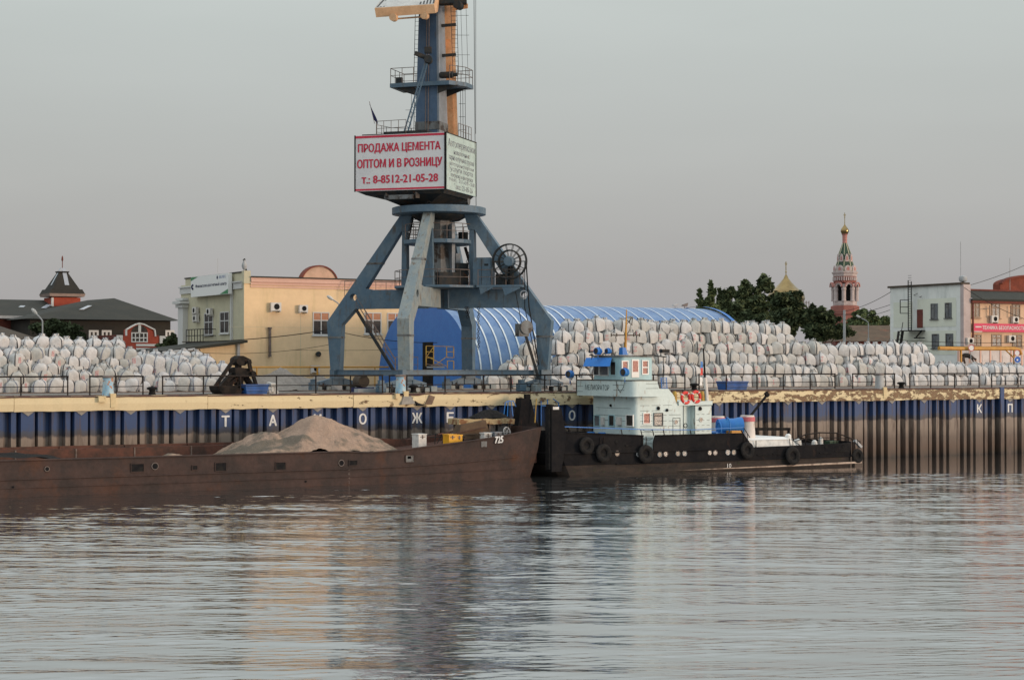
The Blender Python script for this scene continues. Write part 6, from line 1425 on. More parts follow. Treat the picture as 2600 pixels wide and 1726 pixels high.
solo('gravel_heap', m.add(vs, fs), M['gravel'], 'low heap of grey gravel on the quay between the skip and the crane', 'gravel', (gxc, 17, GZ), smooth=True)
m = MB(); a = TV(904, 997, 3.9); b = TV(965, 990, 3.9); m.box(a.x, b.x, 3.6, 4.2, 5.31, 5.62); m.box(b.x - .15, b.x + .1, 3.6, 4.2, 5.621, 5.8); solo('concrete_slab', m, M['pole'], 'long pale concrete slab lying on the quay under the crane sill', 'slab', (a.x, 3.9, 5.31))
dr = thing('oil_drum_stack', 'rusty brown drum on a dark blue crate between the crane legs', 'drum', TV(915, 990, 9))
p = TV(917, 968, 9); m = MB(); m.lathe(p + Vector((0, -.5, 0)), [(.42, 0), (.44, .05), (.44, .5), (.42, .55), (.44, .6), (.44, 1.0), (.4, 1.05)], 18, axis=(0, 1, 0)); part('drum', m, M['roof_brown'], dr)
m = MB(); m.box(p.x - .6, p.x + .75, 8.4, 9.6, 5.31, p.z - .44); part('crate', m, M['flag_blue'], dr)

# ================================================================== YELLOW OFFICE BUILDING
YT, YS = 45.0, -1.51
def yb_(px, py): return T(px, py, YT)
yx1 = 24.0; ytop = yb_(640, 703)[1]; ybk = 61.2
yb = thing('yellow_office', 'yellow plastered office building with a pink cornice, a shaded side wall and a white sign', 'building', (10, 52, GZ))
m = MB(); m.box(YS + .002, yx1, YT, ybk, GZ - .1, ytop - .4); part('wall', m, M['yb_wall'], yb)
m = MB(); m.box(YS - .02, YS, YT - .005, ybk, GZ - .1, ytop - .2); part('side_wall', m, M['yb_olive_shade'], yb)
zc0 = yb_(640, 723)[1]
m = MB(); m.box(YS + .6, yx1, YT - .12, YT - .004, zc0, ytop - .45); m.box(YS + .6, yx1, YT - .25, YT - .004, ytop - .448, ytop - .05); m.box(YS + .6, yx1, YT - .08, YT - .004, zc0 - .22, zc0 - .08); part('cornice', m, M['yb_pink'], yb)
m = MB(); m.box(YS + .6, yx1, YT - .38, YT + 1, ytop - .048, ytop + .06); part('roof_edge', m, M['roof_dark'], yb)
zp = S(620, 690, YS)[1]
m = MB(); m.box(YS - .06, YS + .58, YT - .1, YT + .45, ytop - .6, zp + .1); m.box(YS - .02, YS + .3, YT + .452, ybk - 1.2, ytop - .198, zp - .05); part('parapet', m, M['yb_olive_shade'], yb)
m = MB(); m.box(YS - .1, YS + .34, YT + .5, ybk - 1.1, zp - .048, zp + .06); part('parapet_coping', m, M['roof_dark'], yb)
fY = fT(YT); fYs = fS(YS - .02)
za, zb2 = S(600, 718, YS)[1], S(600, 734, YS)[1]
m = MB(); fbox(m, fYs, YT + .3, ybk, zb2, za, 0, .14); fbox(m, fYs, YT + .3, ybk, za + .002, za + .12, 0, .28); part('white_band', m, M['yb_trim'], yb)
m = MB(); fbox(m, fYs, YT + 2.6, YT + 2.85, GZ, zb2 - .01, 0, .2); fbox(m, fYs, YT + 3.05, YT + 3.1, GZ, zb2 - .01, .05, .1); part('drainpipe', m, M['yb_trim'], yb)
yo, zq = S(462, 790, YS)
m = MB(); fbox(m, fYs, ybk - 1.9, ybk - .5, GZ, S(462, 782, YS)[1], 0, .5); fbox(m, fYs, ybk - 2.1, ybk - .2, S(462, 782, YS)[1], S(462, 774, YS)[1], 0, .65); fbox(m, fYs, ybk - 2.3, ybk, S(460, 773, YS)[1], S(460, 766, YS)[1], 0, .9); fbox(m, fYs, ybk - 2.1, ybk - .1, S(460, 764, YS)[1], S(460, 758, YS)[1], 0, .6); part('pilaster', m, M['yb_trim'], yb)
# arched gable on the roof
c = T(811, 709, YT + 3)[0]; hw = (T(855, 709, YT + 3)[0] - T(766, 709, YT + 3)[0]) / 2; hh = T(811, 677, YT + 3)[1] - ytop
pa = [(c + hw * cos(a), ytop - .3 + (hh + .3) * sin(a)) for a in [pi * k / 16 for k in range(17)]]
m = MB(); m.prism(pa, lambda u, v, w: (u, w, v), YT + 3, YT + 3.6); ga_ = part('arched_gable', m, mat('gable_plaster', (.50, .33, .25), (.42, .28, .21), 1.5, fine=.08), yb)
m = MB(); po = [(c + (hw + .14) * cos(a), ytop - .3 + (hh + .44) * sin(a)) for a in [pi * k / 16 for k in range(17)]]
vs = [(u, YT + 2.9, v) for u, v in pa] + [(u, YT + 2.9, v) for u, v in po] + [(u, YT + 3.7, v) for u, v in po]; m.add(vs, [(k, k + 1, 18 + k, 17 + k) for k in range(16)] + [(17 + k, 18 + k, 35 + k, 34 + k) for k in range(16)]); part('gable_trim', m, M['brick_dark'], ga_)
for px0, px1, py0, py1 in ((794, 836, 792, 851), (925, 968, 793, 848), (983, 1024, 794, 848), (1060, 1100, 794, 848), (1150, 1190, 794, 848)):
    x0, z1 = yb_(px0, py0); x1, z0 = yb_(px1, py1); window(yb, fY, x0, x1, z0, z1, M['yb_trim'], M['glass_dark'], 2, (.36,), .09, True, M['blind_red'])
for px0, px1, py0, py1 in ((520, 542, 795, 850), (560, 583, 792, 846)):
    y1, z1 = S(px0, py0, YS); y0, z0 = S(px1, py1, YS); window(yb, fYs, y0, y1, z0, z1, M['yb_trim'], M['glass_dark'], 2, (.42,), .09, True)
for px_, py_, w in ((684, 789, 1.0), (756, 792, .85), (786, 945, .85)): x, z = yb_(px_, py_); aircon(yb, fY, x, z, w, w * .75)
for px_, py_ in ((508, 796), (509, 816), (544, 799)): y, z = S(px_, py_, YS); aircon(yb, fYs, y, z, 1.0, .62)
x, z = yb_(683, 835); x2, z2 = yb_(683, 900); m = MB(); m.tube([(x, YT - .2, z), (x, YT - .2, z2)], .13, 8); m.tube([(x, YT - .2, z + .15), (x, YT - .2, z)], .2, 8); m.tube([(x, YT - .2, z2), (x, YT - .2, z2 - .2)], .16, 8); part('vent_pipe', m, M['rail_rust'], yb)
p = TV(808, 899, YT - .3); m = MB(); m.lathe(p, [(.05, -.3), (.2, -.2), (.26, .1), (.2, .12)], 12, axis=(0, -1, 0)); part('wall_lamp', m, M['crane_dark'], yb)
x, _ = yb_(763, 800); m = MB(); m.box(x, x + .03, YT - .012, YT - .003, GZ, yb_(763, 788)[1]); m.box(x - 7, x + 8, YT - .012, YT - .003, yb_(700, 775)[1] - 2, yb_(700, 775)[1] - 1.98); part('plaster_joint', m, M['yb_olive_shade'], yb)
# roof handrails
m = MB(); xa_, xb2 = yb_(868, 720)[0], yb_(1200, 720)[0]
zr = yb_(900, 714)[1]
for k in range(14): x = xa_ + (xb2 - xa_) * k / 13; m.tube([(x, YT - .6, zr - 1.7), (x, YT - .6, zr)], .03, 4)
m.tube([(xa_, YT - .6, zr), (xb2, YT - .6, zr)], .04, 5); m.tube([(xa_, YT - .6, zr - .85), (xb2, YT - .6, zr - .85)], .03, 5); part('roof_handrail', m, M['rail_rust'], yb)
# sign on the side wall, standing off it
sy1, sz0 = S(488, 751, YS - .5); sy0, sz1 = S(583, 694, YS - .5)
m = MB(); fbox(m, fYs, sy0, sy1, S(540, 750, YS - .5)[1], S(540, 698, YS - .5)[1], .25, .62); sgn = part('sign_board', m, M['white_flat'], yb, label='white sign with a round emblem and dark blue words')
szb = S(540, 750, YS - .5)[1]; szt = S(540, 698, YS - .5)[1]; L = sy1 - sy0; Hh = szt - szb
fsg = lambda u, v, d: (YS - .02 - .62 - d, sy1 - u, szb + v)
part('lettering', text_mb('Финансово-расчетный центр', Hh * .15, lambda u, v, d: fsg(L * .13 + u, Hh * .45 + v, d), L * .83, .012, .012), M['flag_blue'], sgn)
m = MB(); m.torus(fsg(L * .055, Hh * .5, .015), Hh * .10, Hh * .045, (1, 0, 0), 18, 4, .6, 5.6); m.lathe(fsg(L * .72, Hh * .84, .012), [(Hh * .08, 0), (Hh * .08, .01)], 14, axis=(-1, 0, 0)); part('emblem', m, M['flag_blue'], sgn)
part('small_lettering', text_mb('ВЕЛЕС', Hh * .12, lambda u, v, d: fsg(L * .77 + u, Hh * .79 + v, d), L * .17, .012, .0), M['bin_blue'], sgn)
m = MB(); m.add([fsg(.02, Hh - .03, .012), fsg(L * .2, Hh - .03, .012), fsg(.02, Hh * .80, .012)], [(0, 1, 2)]); m.add([fsg(L - .02, .03, .012), fsg(L * .78, .03, .012), fsg(L - .02, Hh * .24, .012)], [(0, 1, 2)]); part('green_corner', m, mat('sign_green', (.06, .22, .10), fine=.02), sgn)
# balcony
b0, zb0 = S(474, 870, YS - 1.2); b1, zb1 = S(517, 866, YS - 1.2); zb0 = S(500, 868, YS - 1.2)[1]; ztp = S(500, 836, YS - 1.2)[1]
m = MB(); fbox(m, fYs, b1, b0, zb0 - .15, zb0, 0, 1.3); bal = part('balcony', m, M['crane_dark'], yb)
m = MB()
for k in range(7): y = b1 + (b0 - b1) * k / 6; m.tube([(YS - 1.25, y, zb0), (YS - 1.25, y, ztp)], .04, 4)
for z in (ztp, (ztp + zb0) / 2): m.tube([(YS - 1.25, b1, z), (YS - 1.25, b0, z)], .05, 4); m.tube([(YS - 1.25, b1, z), (YS, b1, z)], .05, 4)
part('balustrade', m, M['crane_dark'], bal)
# low annex with a lean-to roof
an = thing('annex', 'low orange-yellow annex with a dark sloping roof left of the yellow building', 'building', (-12, 48, GZ))
ax0, ax1 = T(492, 880, 44)[0], YS - .4
ztp = T(570, 866, 44)[1]; zlo = T(420, 893, 44)[1]
m = MB(); m.add([(ax0, 44, GZ - .1), (ax1, 44, GZ - .1), (ax1, 44, ztp - .2), (ax0, 44, T(494, 884, 44)[1] - .1), (ax0, 54, GZ - .1), (ax1, 54, GZ - .1), (ax1, 54, ztp - .2), (ax0, 54, T(494, 884, 44)[1] - .1)], [(0, 1, 2, 3), (7, 6, 5, 4), (0, 3, 7, 4), (1, 5, 6, 2), (3, 2, 6, 7)]); part('wall', m, M['yb_wall'], an)
m = MB(); xr0 = T(415, 893, 43.5)[0]; m.hexa([(xr0, 43.4, zlo - .12), (ax1 + .1, 43.4, ztp - .12), (ax1 + .1, 54.3, ztp - .12), (xr0, 54.3, zlo - .12), (xr0, 43.4, zlo + .1), (ax1 + .1, 43.4, ztp + .1), (ax1 + .1, 54.3, ztp + .1), (xr0, 54.3, zlo + .1)]); part('roof', m, M['roof_dark'], an)
m = MB(); m.tube([(xr0 - .2, 43.2, zlo - .1), (ax0 - .2, 43.2, T(492, 884, 43.2)[1] - .1)], .12, 6); m.bar((ax1 - .6, 43.9, GZ), (ax1 - .6, 43.9, ztp - .25), .25, .25); part('gutter', m, M['pole'], an)
# yellow gas pipe along the yard
gpz = T(760, 932, 40)[1]
m = MB(); xa_ = T(636, 932, 40)[0]; xb2 = T(1010, 932, 40)[0]; m.tube([(xa_, 40, gpz), (xb2, 40, gpz)], .07, 6)
for px_ in (652, 806, 866, 952): x = T(px_, 940, 40)[0]; m.tube([(x, 40, GZ), (x, 40, gpz)], .09 if px_ == 806 else .06, 6)
solo('gas_pipe', m, M['pipe_orange'], 'thin orange-yellow gas pipe on posts before the yellow building', 'pipe', (xa_, 40, GZ))
# pigeon-like bird on the corner parapet
bp = Vector((YS + .1, YT + .2, zp + .1)); bird = thing('bird', 'grey bird perched on the corner parapet of the yellow building', 'bird', bp)
m = MB(); m.lathe(bp, [(0, .08), (.16, .16), (.25, .40), (.22, .62), (.12, .82), (.12, .90), (.10, 1.0), (0, 1.05)], 14); part('body', m, M['pole'], bird, True)
m = MB(); m.lathe(bp + Vector((0, 0, .86)), [(0, 0), (.10, .05), (.115, .14), (.06, .24), (0, .26)], 12); m.bar(bp + Vector((-.05, -.05, 1.0)), bp + Vector((-.2, -.12, .96)), .05, .05); m.bar(bp + Vector((.1, .05, .35)), bp + Vector((.28, .1, -.1)), .16, .05); part('head_and_tail', m, M['crane_dark'], bird)
m = MB()
for sg in (-.06, .06): m.tube([bp + Vector((sg, 0, 0)), bp + Vector((sg, 0, .12))], .02, 5)
part('legs', m, M['rail_rust'], bird)
p = S(540, 694, YS - .2); m = MB(); pa_ = Vector((YS + .3, p[0], zp)); m.tube([pa_, pa_ + Vector((0, 0, 1.6))], .02, 4); solo('thin_aerial', m, M['pole'], 'thin whip aerial above the white sign on the yellow building', 'aerial', pa_)

# ================================================================== DARK-ROOFED BRICK BUILDINGS ON THE LEFT
LT = 92.0
def l_(px, py, t=LT): return TV(px, py, t)
lb = thing('dark_roof_house', 'long building with dark hipped tile roofs and a brick turret behind the left sacks', 'building', l_(280, 930) * 1)
ea = l_(62, 822); eb = l_(455, 812); ra = l_(150, 768, LT + 9); rb = l_(290, 757, LT + 9); zE = l_(300, 812).z
m = MB(); x0, x1 = ea.x, eb.x; m.box(x0 + .8, x1 - .8, LT + .7, LT + 19, GZ - .2, zE - .05); part('wall', m, M['roof_dark2'], lb)
m = MB(); m.add([(x0, LT - .2, zE), (x1, LT - .2, zE), (x1, LT + 20, zE), (x0, LT + 20, zE), (l_(222, 768, LT + 9).x, LT + 9, l_(222, 762, LT + 9).z), (rb.x, LT + 9, rb.z)], [(0, 1, 5, 4), (1, 2, 5), (2, 3, 4, 5), (3, 0, 4), (0, 3, 2, 1)]); part('roof', m, M['roof_dark'], lb)
for px0, px1 in ((230, 255), (263, 288), (425, 448)):
    a = l_(px0, 845); b = l_(px1, 838)
    window(lb, fT(LT + .69), a.x, b.x, GZ + 3.0, b.z, M['yb_trim'], M['glass_dark'], 2, (), .22)
m = MB()
for a, b in (((200, 788), (222, 778)),):
    p = l_(a[0], a[1], LT + 3.5); q2 = l_(b[0], b[1], LT + 5.4); m.hexa([p, p + Vector((.5, 0, 0)), q2 + Vector((.5, 0, 0)), q2] + [v + Vector((0, -.15, .12)) for v in (p, p + Vector((.5, 0, 0)), q2 + Vector((.5, 0, 0)), q2)])
part('skylight', m, M['skylight'], lb)
# brick turret with a pyramid roof
tc_ = l_(150, 760, LT + 16); tl = l_(100, 752, LT + 16); tr_ = l_(213, 752, LT + 16); hwid_ = 2.35
def cam_off(dx, dy): return Vector((dx * CT + dy * ST, -dx * ST + dy * CT, 0))
cxm = l_(158, 750, LT + 16)
sc_ = (l_(213, 752, LT + 16) - l_(102, 752, LT + 16)).length / (2 * (.8616 + .5075)) 
def turret(k, z): return [(cxm.x - sc_ * k, cxm.y - sc_ * k, z), (cxm.x + sc_ * k, cxm.y - sc_ * k, z), (cxm.x + sc_ * k, cxm.y + sc_ * k, z), (cxm.x - sc_ * k, cxm.y + sc_ * k, z)]
zt_ = l_(150, 752, LT + 16).z; za_ = l_(150, 693, LT + 16).z
m = MB(); m.hexa(turret(.88, GZ) + turret(.88, zt_ - .2)); tu = part('turret', m, M['brick_red'], lb)
m = MB(); m.hexa(turret(1.06, zt_ - .10) + turret(1.13, zt_ + .25)); part('turret_cornice', m, M['turret_trim'], tu)
m = MB(); m.hexa(turret(1.0, zt_ + .255) + turret(.28, za_)); m.hexa(turret(.30, za_ + .003) + turret(.36, za_ + .18)); m.hexa(turret(1.10, zt_ + .252) + turret(.97, zt_ + .8)); part('turret_roof', m, M['roof_dark2'], tu)
m = MB(); e_ = sc_
for fx, (dx, dy) in (('a', (0, -1)), ('b', (-1, 0))):
    z0_, z1_ = zt_ + 1.3, zt_ + 3.4
    def onr(u, z):
        k = 1.0 + (.28 - 1.0) * (z - zt_ - .255) / (za_ - zt_ - .255) + .02
        return (cxm.x + u * e_, cxm.y - k * e_, z) if dx == 0 else (cxm.x - k * e_, cxm.y - u * e_, z)
    m.add([onr(-.05, z0_), onr(.22, z0_), onr(.16, z1_), onr(-.08, z1_)], [(0, 1, 2, 3)])
part('turret_skylight', m, M['skylight'], tu)
m = MB(); tp = Vector((cxm.x, cxm.y, za_ + .18)); m.tube([tp, tp + Vector((0, 0, 1.3))], .05, 5); m.lathe(tp + Vector((0, 0, 1.2)), [(0, 0), (.12, .15), (.10, .5), (0, .75)], 10); part('turret_finial', m, M['brick_dark'], tu)
m = MB(); m.bar(Vector((cxm.x - .88 * sc_, cxm.y - .88 * sc_ - .05, zt_ - .25)), Vector((cxm.x - .88 * sc_, cxm.y - .88 * sc_ - .05, zt_ - 2.2)), .25, .25); part('turret_downpipe', m, M['yb_trim'], tu)
# rear wing to the left
wg = thing('rear_wing', 'dark-roofed brick wing running off the left edge of the photo below the turret', 'building', l_(40, 900, LT + 12))
a = l_(-90, 772, LT + 18); b = l_(112, 762, LT + 18); c_ = l_(-90, 812, LT + 8); d_ = l_(104, 802, LT + 8)
m = MB(); m.add([(c_.x - 6, LT + 8, d_.z), (d_.x + 4, LT + 8, d_.z), (b.x + 4, LT + 18, b.z), (a.x - 6, LT + 18, b.z), (c_.x - 6, LT + 28, d_.z), (d_.x + 4, LT + 28, d_.z)], [(0, 1, 2, 3), (3, 2, 5, 4), (1, 5, 2), (0, 3, 4)]); part('roof', m, M['roof_dark'], wg)
m = MB(); m.box(c_.x - 6, d_.x + 3.4, LT + 8.6, LT + 27, GZ, d_.z - .3); part('wall', m, M['brick_dark'], wg)
m = MB(); m.box(c_.x - 6, d_.x + 4, LT + 7.8, LT + 8.2, d_.z - .35, d_.z - .02); part('gutter', m, M['pole'], wg)
for px_, py_ in ((37, 788), (103, 785)):
    p = l_(px_, py_, LT + 12.5); q2 = l_(px_ + 14, py_ - 9, LT + 14.2); m = MB(); m.hexa([p, p + Vector((.6, 0, 0)), q2 + Vector((.6, 0, 0)), q2] + [v + Vector((0, -.2, .15)) for v in (p, p + Vector((.6, 0, 0)), q2 + Vector((.6, 0, 0)), q2)]); part('skylight', m, M['skylight'], wg)
# red brick curved gable house
RT = 84.0
rg = thing('curved_gable_house', 'small red brick front with a curved white-edged gable and an arched window', 'building', l_(358, 930, RT))
def r_(px, py): return T(px, py, RT)
out = [(304, 900), (304, 853), (320, 853), (320, 838), (333, 830), (345, 824), (354, 822), (364, 824), (376, 830), (392, 838), (394, 855), (412, 855), (412, 900)]
pts = [r_(*p) for p in out]; pts[0] = (pts[0][0], GZ); pts[-1] = (pts[-1][0], GZ)
m = MB(); m.prism(pts, lambda u, v, w: (u, w, v), RT, RT + .8); part('gable_wall', m, M['brick_red'], rg)
m = MB()
for p, q2 in zip(pts[2:10], pts[3:11]): m.bar((p[0], RT - .06, p[1] + .04), (q2[0], RT - .06, q2[1] + .04), .3, .14)
for y_ in (876, 886): z = r_(360, y_)[1]; m.box(r_(345, y_)[0], r_(402, y_)[0], RT - .1, RT - .003, z - .13, z + .13)
for px_, py_ in ((302, 853), (411, 855)): x, z = r_(px_, py_); m.box(x - .28, x + .38, RT - .16, RT - .004, GZ, z + .1)
x, z = r_(354, 832); m.box(x - .15, x + .15, RT - .1, RT - .003, z - .55, z + .4); part('white_trim', m, M['yb_trim'], rg)
x0, z0 = r_(333, 869); x1, z1 = r_(375, 844); wdo = window(rg, fT(RT), x0, x1, z0, z1, M['yb_trim'], M['glass_dark'], 4, (.55,), .12)
m = MB(); cx2 = (x0 + x1) / 2; m.prism([(cx2 + (x1 - x0) / 2 * cos(a), z1 + .02 + .75 * sin(a)) for a in [pi * k / 10 for k in range(11)]], lambda u, v, w: (u, RT - .02 - w, v), -.05, .0); part('fanlight', m, M['glass_dark'], wdo)
m = MB(); m.box(r_(306, 860)[0], r_(410, 860)[0], RT + .81, RT + 9, GZ, r_(350, 850)[1]); part('house_body', m, M['brick_dark'], rg)
# low brown roof at the far left
BTt = 62.0
bh = thing('brown_roof_shed', 'low brown tiled roof at the far left edge above the sacks', 'shed', TV(40, 930, BTt))
a = TV(-70, 810, BTt + 7); b = TV(2, 820, BTt + 7); c_ = TV(96, 862, BTt - 1); zE = c_.z
m = MB(); m.add([(a.x - 8, BTt - 2, zE), (c_.x, BTt - 2, zE), (c_.x, BTt + 15, zE), (a.x - 8, BTt + 15, zE), (a.x - 8, BTt + 7, b.z), (b.x - 1, BTt + 7, b.z)], [(0, 1, 5, 4), (1, 2, 5), (2, 3, 4, 5), (3, 0, 4)]); part('roof', m, M['roof_brown'], bh)
m = MB(); m.box(a.x - 8, c_.x - .6, BTt - 1.4, BTt + 14, GZ, zE - .02); part('wall', m, M['brick_dark'], bh)

# ================================================================== RIGHT-HAND BUILDINGS
PT = 34.0; PS = 75.8
rbd = thing('white_side_building', 'pale green-white two-storey building end with an iron stair and two columns of windows', 'building', (PS + 6, PT + 6, GZ))
yfar, zfar = S(2260, 733, PS); ztop = S(2350, 727, PS)[1]
m = MB(); m.box(PS, PS + 4, PT + 3.3, yfar, GZ - .1, ztop); part('wall', m, M['rb_wall'], rbd)
m = MB(); m.box(PS - .22, PS + 4.1, PT + 3.2, yfar + .2, ztop + .002, ztop + .22); part('roof_edge', m, M['roof_brown'], rbd)
m = MB(); m.box(PS + .002, PS + .93, PT + .35, PT + 3.295, GZ - .1, ztop); part('front_return', m, M['rb_wall'], rbd)
m = MB(); m.box(PS - .22, PS + 1.0, PT, PT + 3.195, ztop + .002, ztop + .22); part('roof_edge', m, M['roof_brown'], rbd)
m = MB(); m.box(PS - .06, PS + .95, PT - .16, PT + .34, GZ, ztop - .004); part('corner_pier', m, M['ch_white'], rbd)
fP = fS(PS)
def sp(px, py): return S(px, py, PS)
def spbox(mb, px0, px1, py0, py1, d0, d1):
    y1, z1 = sp(px0, py0); y0, z0 = sp(px1, py1); fbox(mb, fP, y0, y1, min(z0, z1), max(z0, z1), d0, d1)
m = MB(); spbox(m, 2269, 2317, 768, 831, .0, .03); spbox(m, 2330, 2428, 760, 828, .0, .03); spbox(m, 2269, 2428, 842, 900, .0, .03); part('panel', m, M['rb_panel'], rbd)
for px0, px1, py0, py1, fr_ in ((2364, 2382, 771, 810, 1), (2400, 2417, 769, 807, 1), (2367, 2385, 848, 884, 1), (2402, 2421, 847, 882, 1)):
    y1, z1 = sp(px0, py0); y0, z0 = sp(px1, py1); window(rbd, lambda u, v, d: (PS - .03 - d, u, v), y0, y1, z0, z1, M['crane_worn'], M['glass_grey'], 2, (.3,), .12, True)
m = MB(); y1, z1 = sp(2329, 786); y0, z0 = sp(2344, 832); fbox(m, fP, y0, y1, z0, z1, .031, .06); part('door', m, M['brick_dark'], rbd)
st2 = thing('fire_escape', 'dark iron fire-escape ladder and landing on the white-green building', 'fire escape', (PS - .6, sp(2322, 860)[0], GZ))
m = MB()
for px_ in (2318, 2326): y, z1 = sp(px_, 712 if px_ == 2318 else 715); z0 = sp(px_, 838)[1]; m.tube([(PS - .7, y, z0), (PS - .7, y, z1)], .06, 5)
for k in range(24): y0, _ = sp(2318, 730); y1, _ = sp(2326, 730); z = sp(2322, 838)[1] + k * .26; m.tube([(PS - .7, y0, z), (PS - .7, y1, z)], .03, 4)
for px_, py_ in ((2310, 762), (2310, 780), (2310, 796)): y, z = sp(px_, py_); y2, _ = sp(2320, py_); m.tube([(PS - .7, y2, z), (PS - 1.4, y, z)], .05, 4)
y, z0 = sp(2310, 796); z1 = sp(2310, 762)[1]; m.tube([(PS - 1.4, y, z0), (PS - 1.4, y, z1)], .05, 4); part('ladder', m, M['crane_dark'], st2)
m = MB(); y0, z = sp(2350, 838); y1, _ = sp(2308, 838); m.box(PS - 1.3, PS - .05, y0, y1, z - .1, z); part('landing', m, M['crane_dark'], st2)
m = MB(); p = Vector((PS - .9, y1, z - .1)); y3, z3 = sp(2294, 880); q2 = Vector((PS - 1.0, y3, GZ + 1.0)); m.bar(p, q2, .06, .3); m.bar(p + Vector((-.6, 0, 0)), q2 + Vector((-.6, 0, 0)), .06, .3)
for k in range(12): a = p.lerp(q2, k / 11); m.box(a.x - .62, a.x + .02, a.y - .14, a.y + .14, a.z - .03, a.z + .03)
m.tube([p + Vector((0, 0, 1)), q2 + Vector((0, 0, 1))], .04, 4); y4, z4_ = sp(2356, 838); y5, z5_ = sp(2330, 858); m.bar((PS - .5, y0, z), (PS - .3, y5, z5_), .12, .12); m.bar((PS - .5, y5, z5_), (PS - .5, sp(2356, 858)[0], z5_), .12, .12); part('steps', m, M['crane_dark'], st2)
m = MB(); p = Vector((PS + .5, PT + .5, ztop + .22)); m.lathe(p + Vector((0, 0, .4)), [(0, -.4), (.4, -.25), (.48, 0), (.4, .25), (0, .4)], 12); solo('roof_siren', m, M['pole'], 'grey round horn on the roof corner between the two right-hand buildings', 'siren', p, smooth=True)
p = Vector((PS + 1, sp(2422, 720)[0], ztop + .2)); m = MB(); m.tube([p, p + Vector((0, 0, sp(2420, 618)[1] - ztop))], .035, 5); solo('tall_aerial', m, M['pole'], 'tall thin aerial on the roof of the white-green building', 'aerial', p)
pk = thing('pink_shop_building', 'peach-pink building with brown windows and a crimson banner at the right edge', 'building', (PS + 10, PT + 5, GZ))
def pp(px, py): return T(px, py, PT)
zk = pp(2520, 741)[1]
m = MB(); m.box(PS + .96, PS + 30, PT, PT + 11, GZ - .1, zk - 1.0); part('wall', m, M['pk_wall'], pk)
m = MB(); m.box(PS + .97, PS + 30, PT - .5, PT + 3, zk - .998, zk - .80); m.add([(PS + .97, PT - .5, zk - .797), (PS + 30, PT - .5, zk - .797), (PS + 30, PT + 3, zk + .25), (PS + .97, PT + 3, zk + .25)], [(0, 1, 2, 3)]); part('roof', m, M['roof_dark'], pk)
m = MB(); m.box(PS + .97, PS + 30, PT - .42, PT - .004, zk - 1.25, zk - 1.0); m.box(PS + .97, PS + 30, PT + 2.9, PT + 3.2, zk + .252, zk + .42); part('red_fascia', m, M['brick_dark'], pk)
fK = fT(PT)
for px0, px1, py0, py1 in ((2466, 2488, 768, 807), (2517, 2539, 769, 808), (2569, 2590, 771, 808), (2468, 2492, 848, 880), (2517, 2543, 848, 880), (2570, 2595, 848, 882)):
    x0, z1 = pp(px0, py0); x1, z0 = pp(px1, py1); window(pk, fK, x0, x1, z0, z1, M['win_brown'], M['glass_grey'] if (px0 // 3) % 2 else M['glass_dark'], 2, (.3,), .14, True)
for px_, py_, w in ((2511, 818, 1.0), (2565, 819, .9), (2450, 873, .9), (2555, 868, 1.0)): x, z = pp(px_, py_); aircon(pk, fK, x, z, w, w * .72)
x0, z1 = pp(2466, 822); x1, z0 = pp(2640, 844)
zt2, zb3 = pp(2540, 822)[1], pp(2540, 843)[1]
m = MB(); m.box(x0, x1, PT - .3, PT - .15, zb3, zt2); bn = part('banner', m, M['banner'], pk)
part('lettering', text_mb('ТЕХНИКА БЕЗОПАСНОСТИ', (zt2 - zb3) * .42, lambda u, v, d: (pp(2489, 833)[0] + u, PT - .3 - d, zb3 + (zt2 - zb3) * .30 + v), pp(2597, 833)[0] - pp(2489, 833)[0], .02, .02), M['white_flat'], bn)
m = MB(); x, z = pp(2478, 831); m.box(x - .4, x + .5, PT - .325, PT - .302, z - .02, z + .12); m.box(x - .6, x + .6, PT - .325, PT - .302, z - .5, z - .4); part('emblem', m, M['fence_pink'], bn)
m = MB(); x = PS + 1.2; m.tube([(x, PT - .25, GZ), (x, PT - .25, zk - 1.3)], .1, 6); part('downpipe', m, M['brick_dark'], pk)
for px_, py_ in ((2508, 776), (2561, 776)):
    x, z = pp(px_, py_); m = MB(); m.tube([(x, PT - .3, z), (x, PT - .3, pp(px_, 806)[1])], .06, 5); m.bar((x, PT - .3, z - .3), (x - .9 if px_ < 2520 else x, PT - .3, z - .35), .08, .08); part('flue_pipe', m, M['rail_rust'], pk)
# brick drum with arched roof behind
c = T(2600, 740, PT + 14); r0 = T(2540, 740, PT + 14)[0]; zt3 = T(2600, 700, PT + 14)[1]; zs3 = T(2542, 722, PT + 14)[1]
bk = thing('arched_brick_house', 'red brick wall with an arched top behind the pink building, cut by the right edge', 'building', (c[0], PT + 14, GZ))
W_ = c[0] + 3 - r0
pts = [(r0, GZ), (r0, zs3)] + [(r0 + W_ * (1 - cos(pi * k / 16)), zs3 + (zt3 - zs3) * sin(pi * k / 16)) for k in range(1, 16)] + [(r0 + 2 * W_, zs3), (r0 + 2 * W_, GZ)]
m = MB(); m.prism(pts, lambda u, v, w: (u, w, v), PT + 14, PT + 15.2); part('wall', m, M['brick_brown'], bk)
m = MB()
for p, q2 in zip(pts[1:17], pts[2:18]): m.bar((p[0], PT + 13.9, p[1] + .1), (q2[0], PT + 13.9, q2[1] + .1), .5, .2)
part('arch_coping', m, M['brick_dark'], bk)
p = TV(2564, 701, PT + 14); m = MB(); m.tube([p - Vector((0, 0, 2)), TV(2564, 655, PT + 14)], .04, 5); solo('thin_mast', m, M['pole'], 'thin mast rising from the arched brick house at the right edge', 'aerial', p)
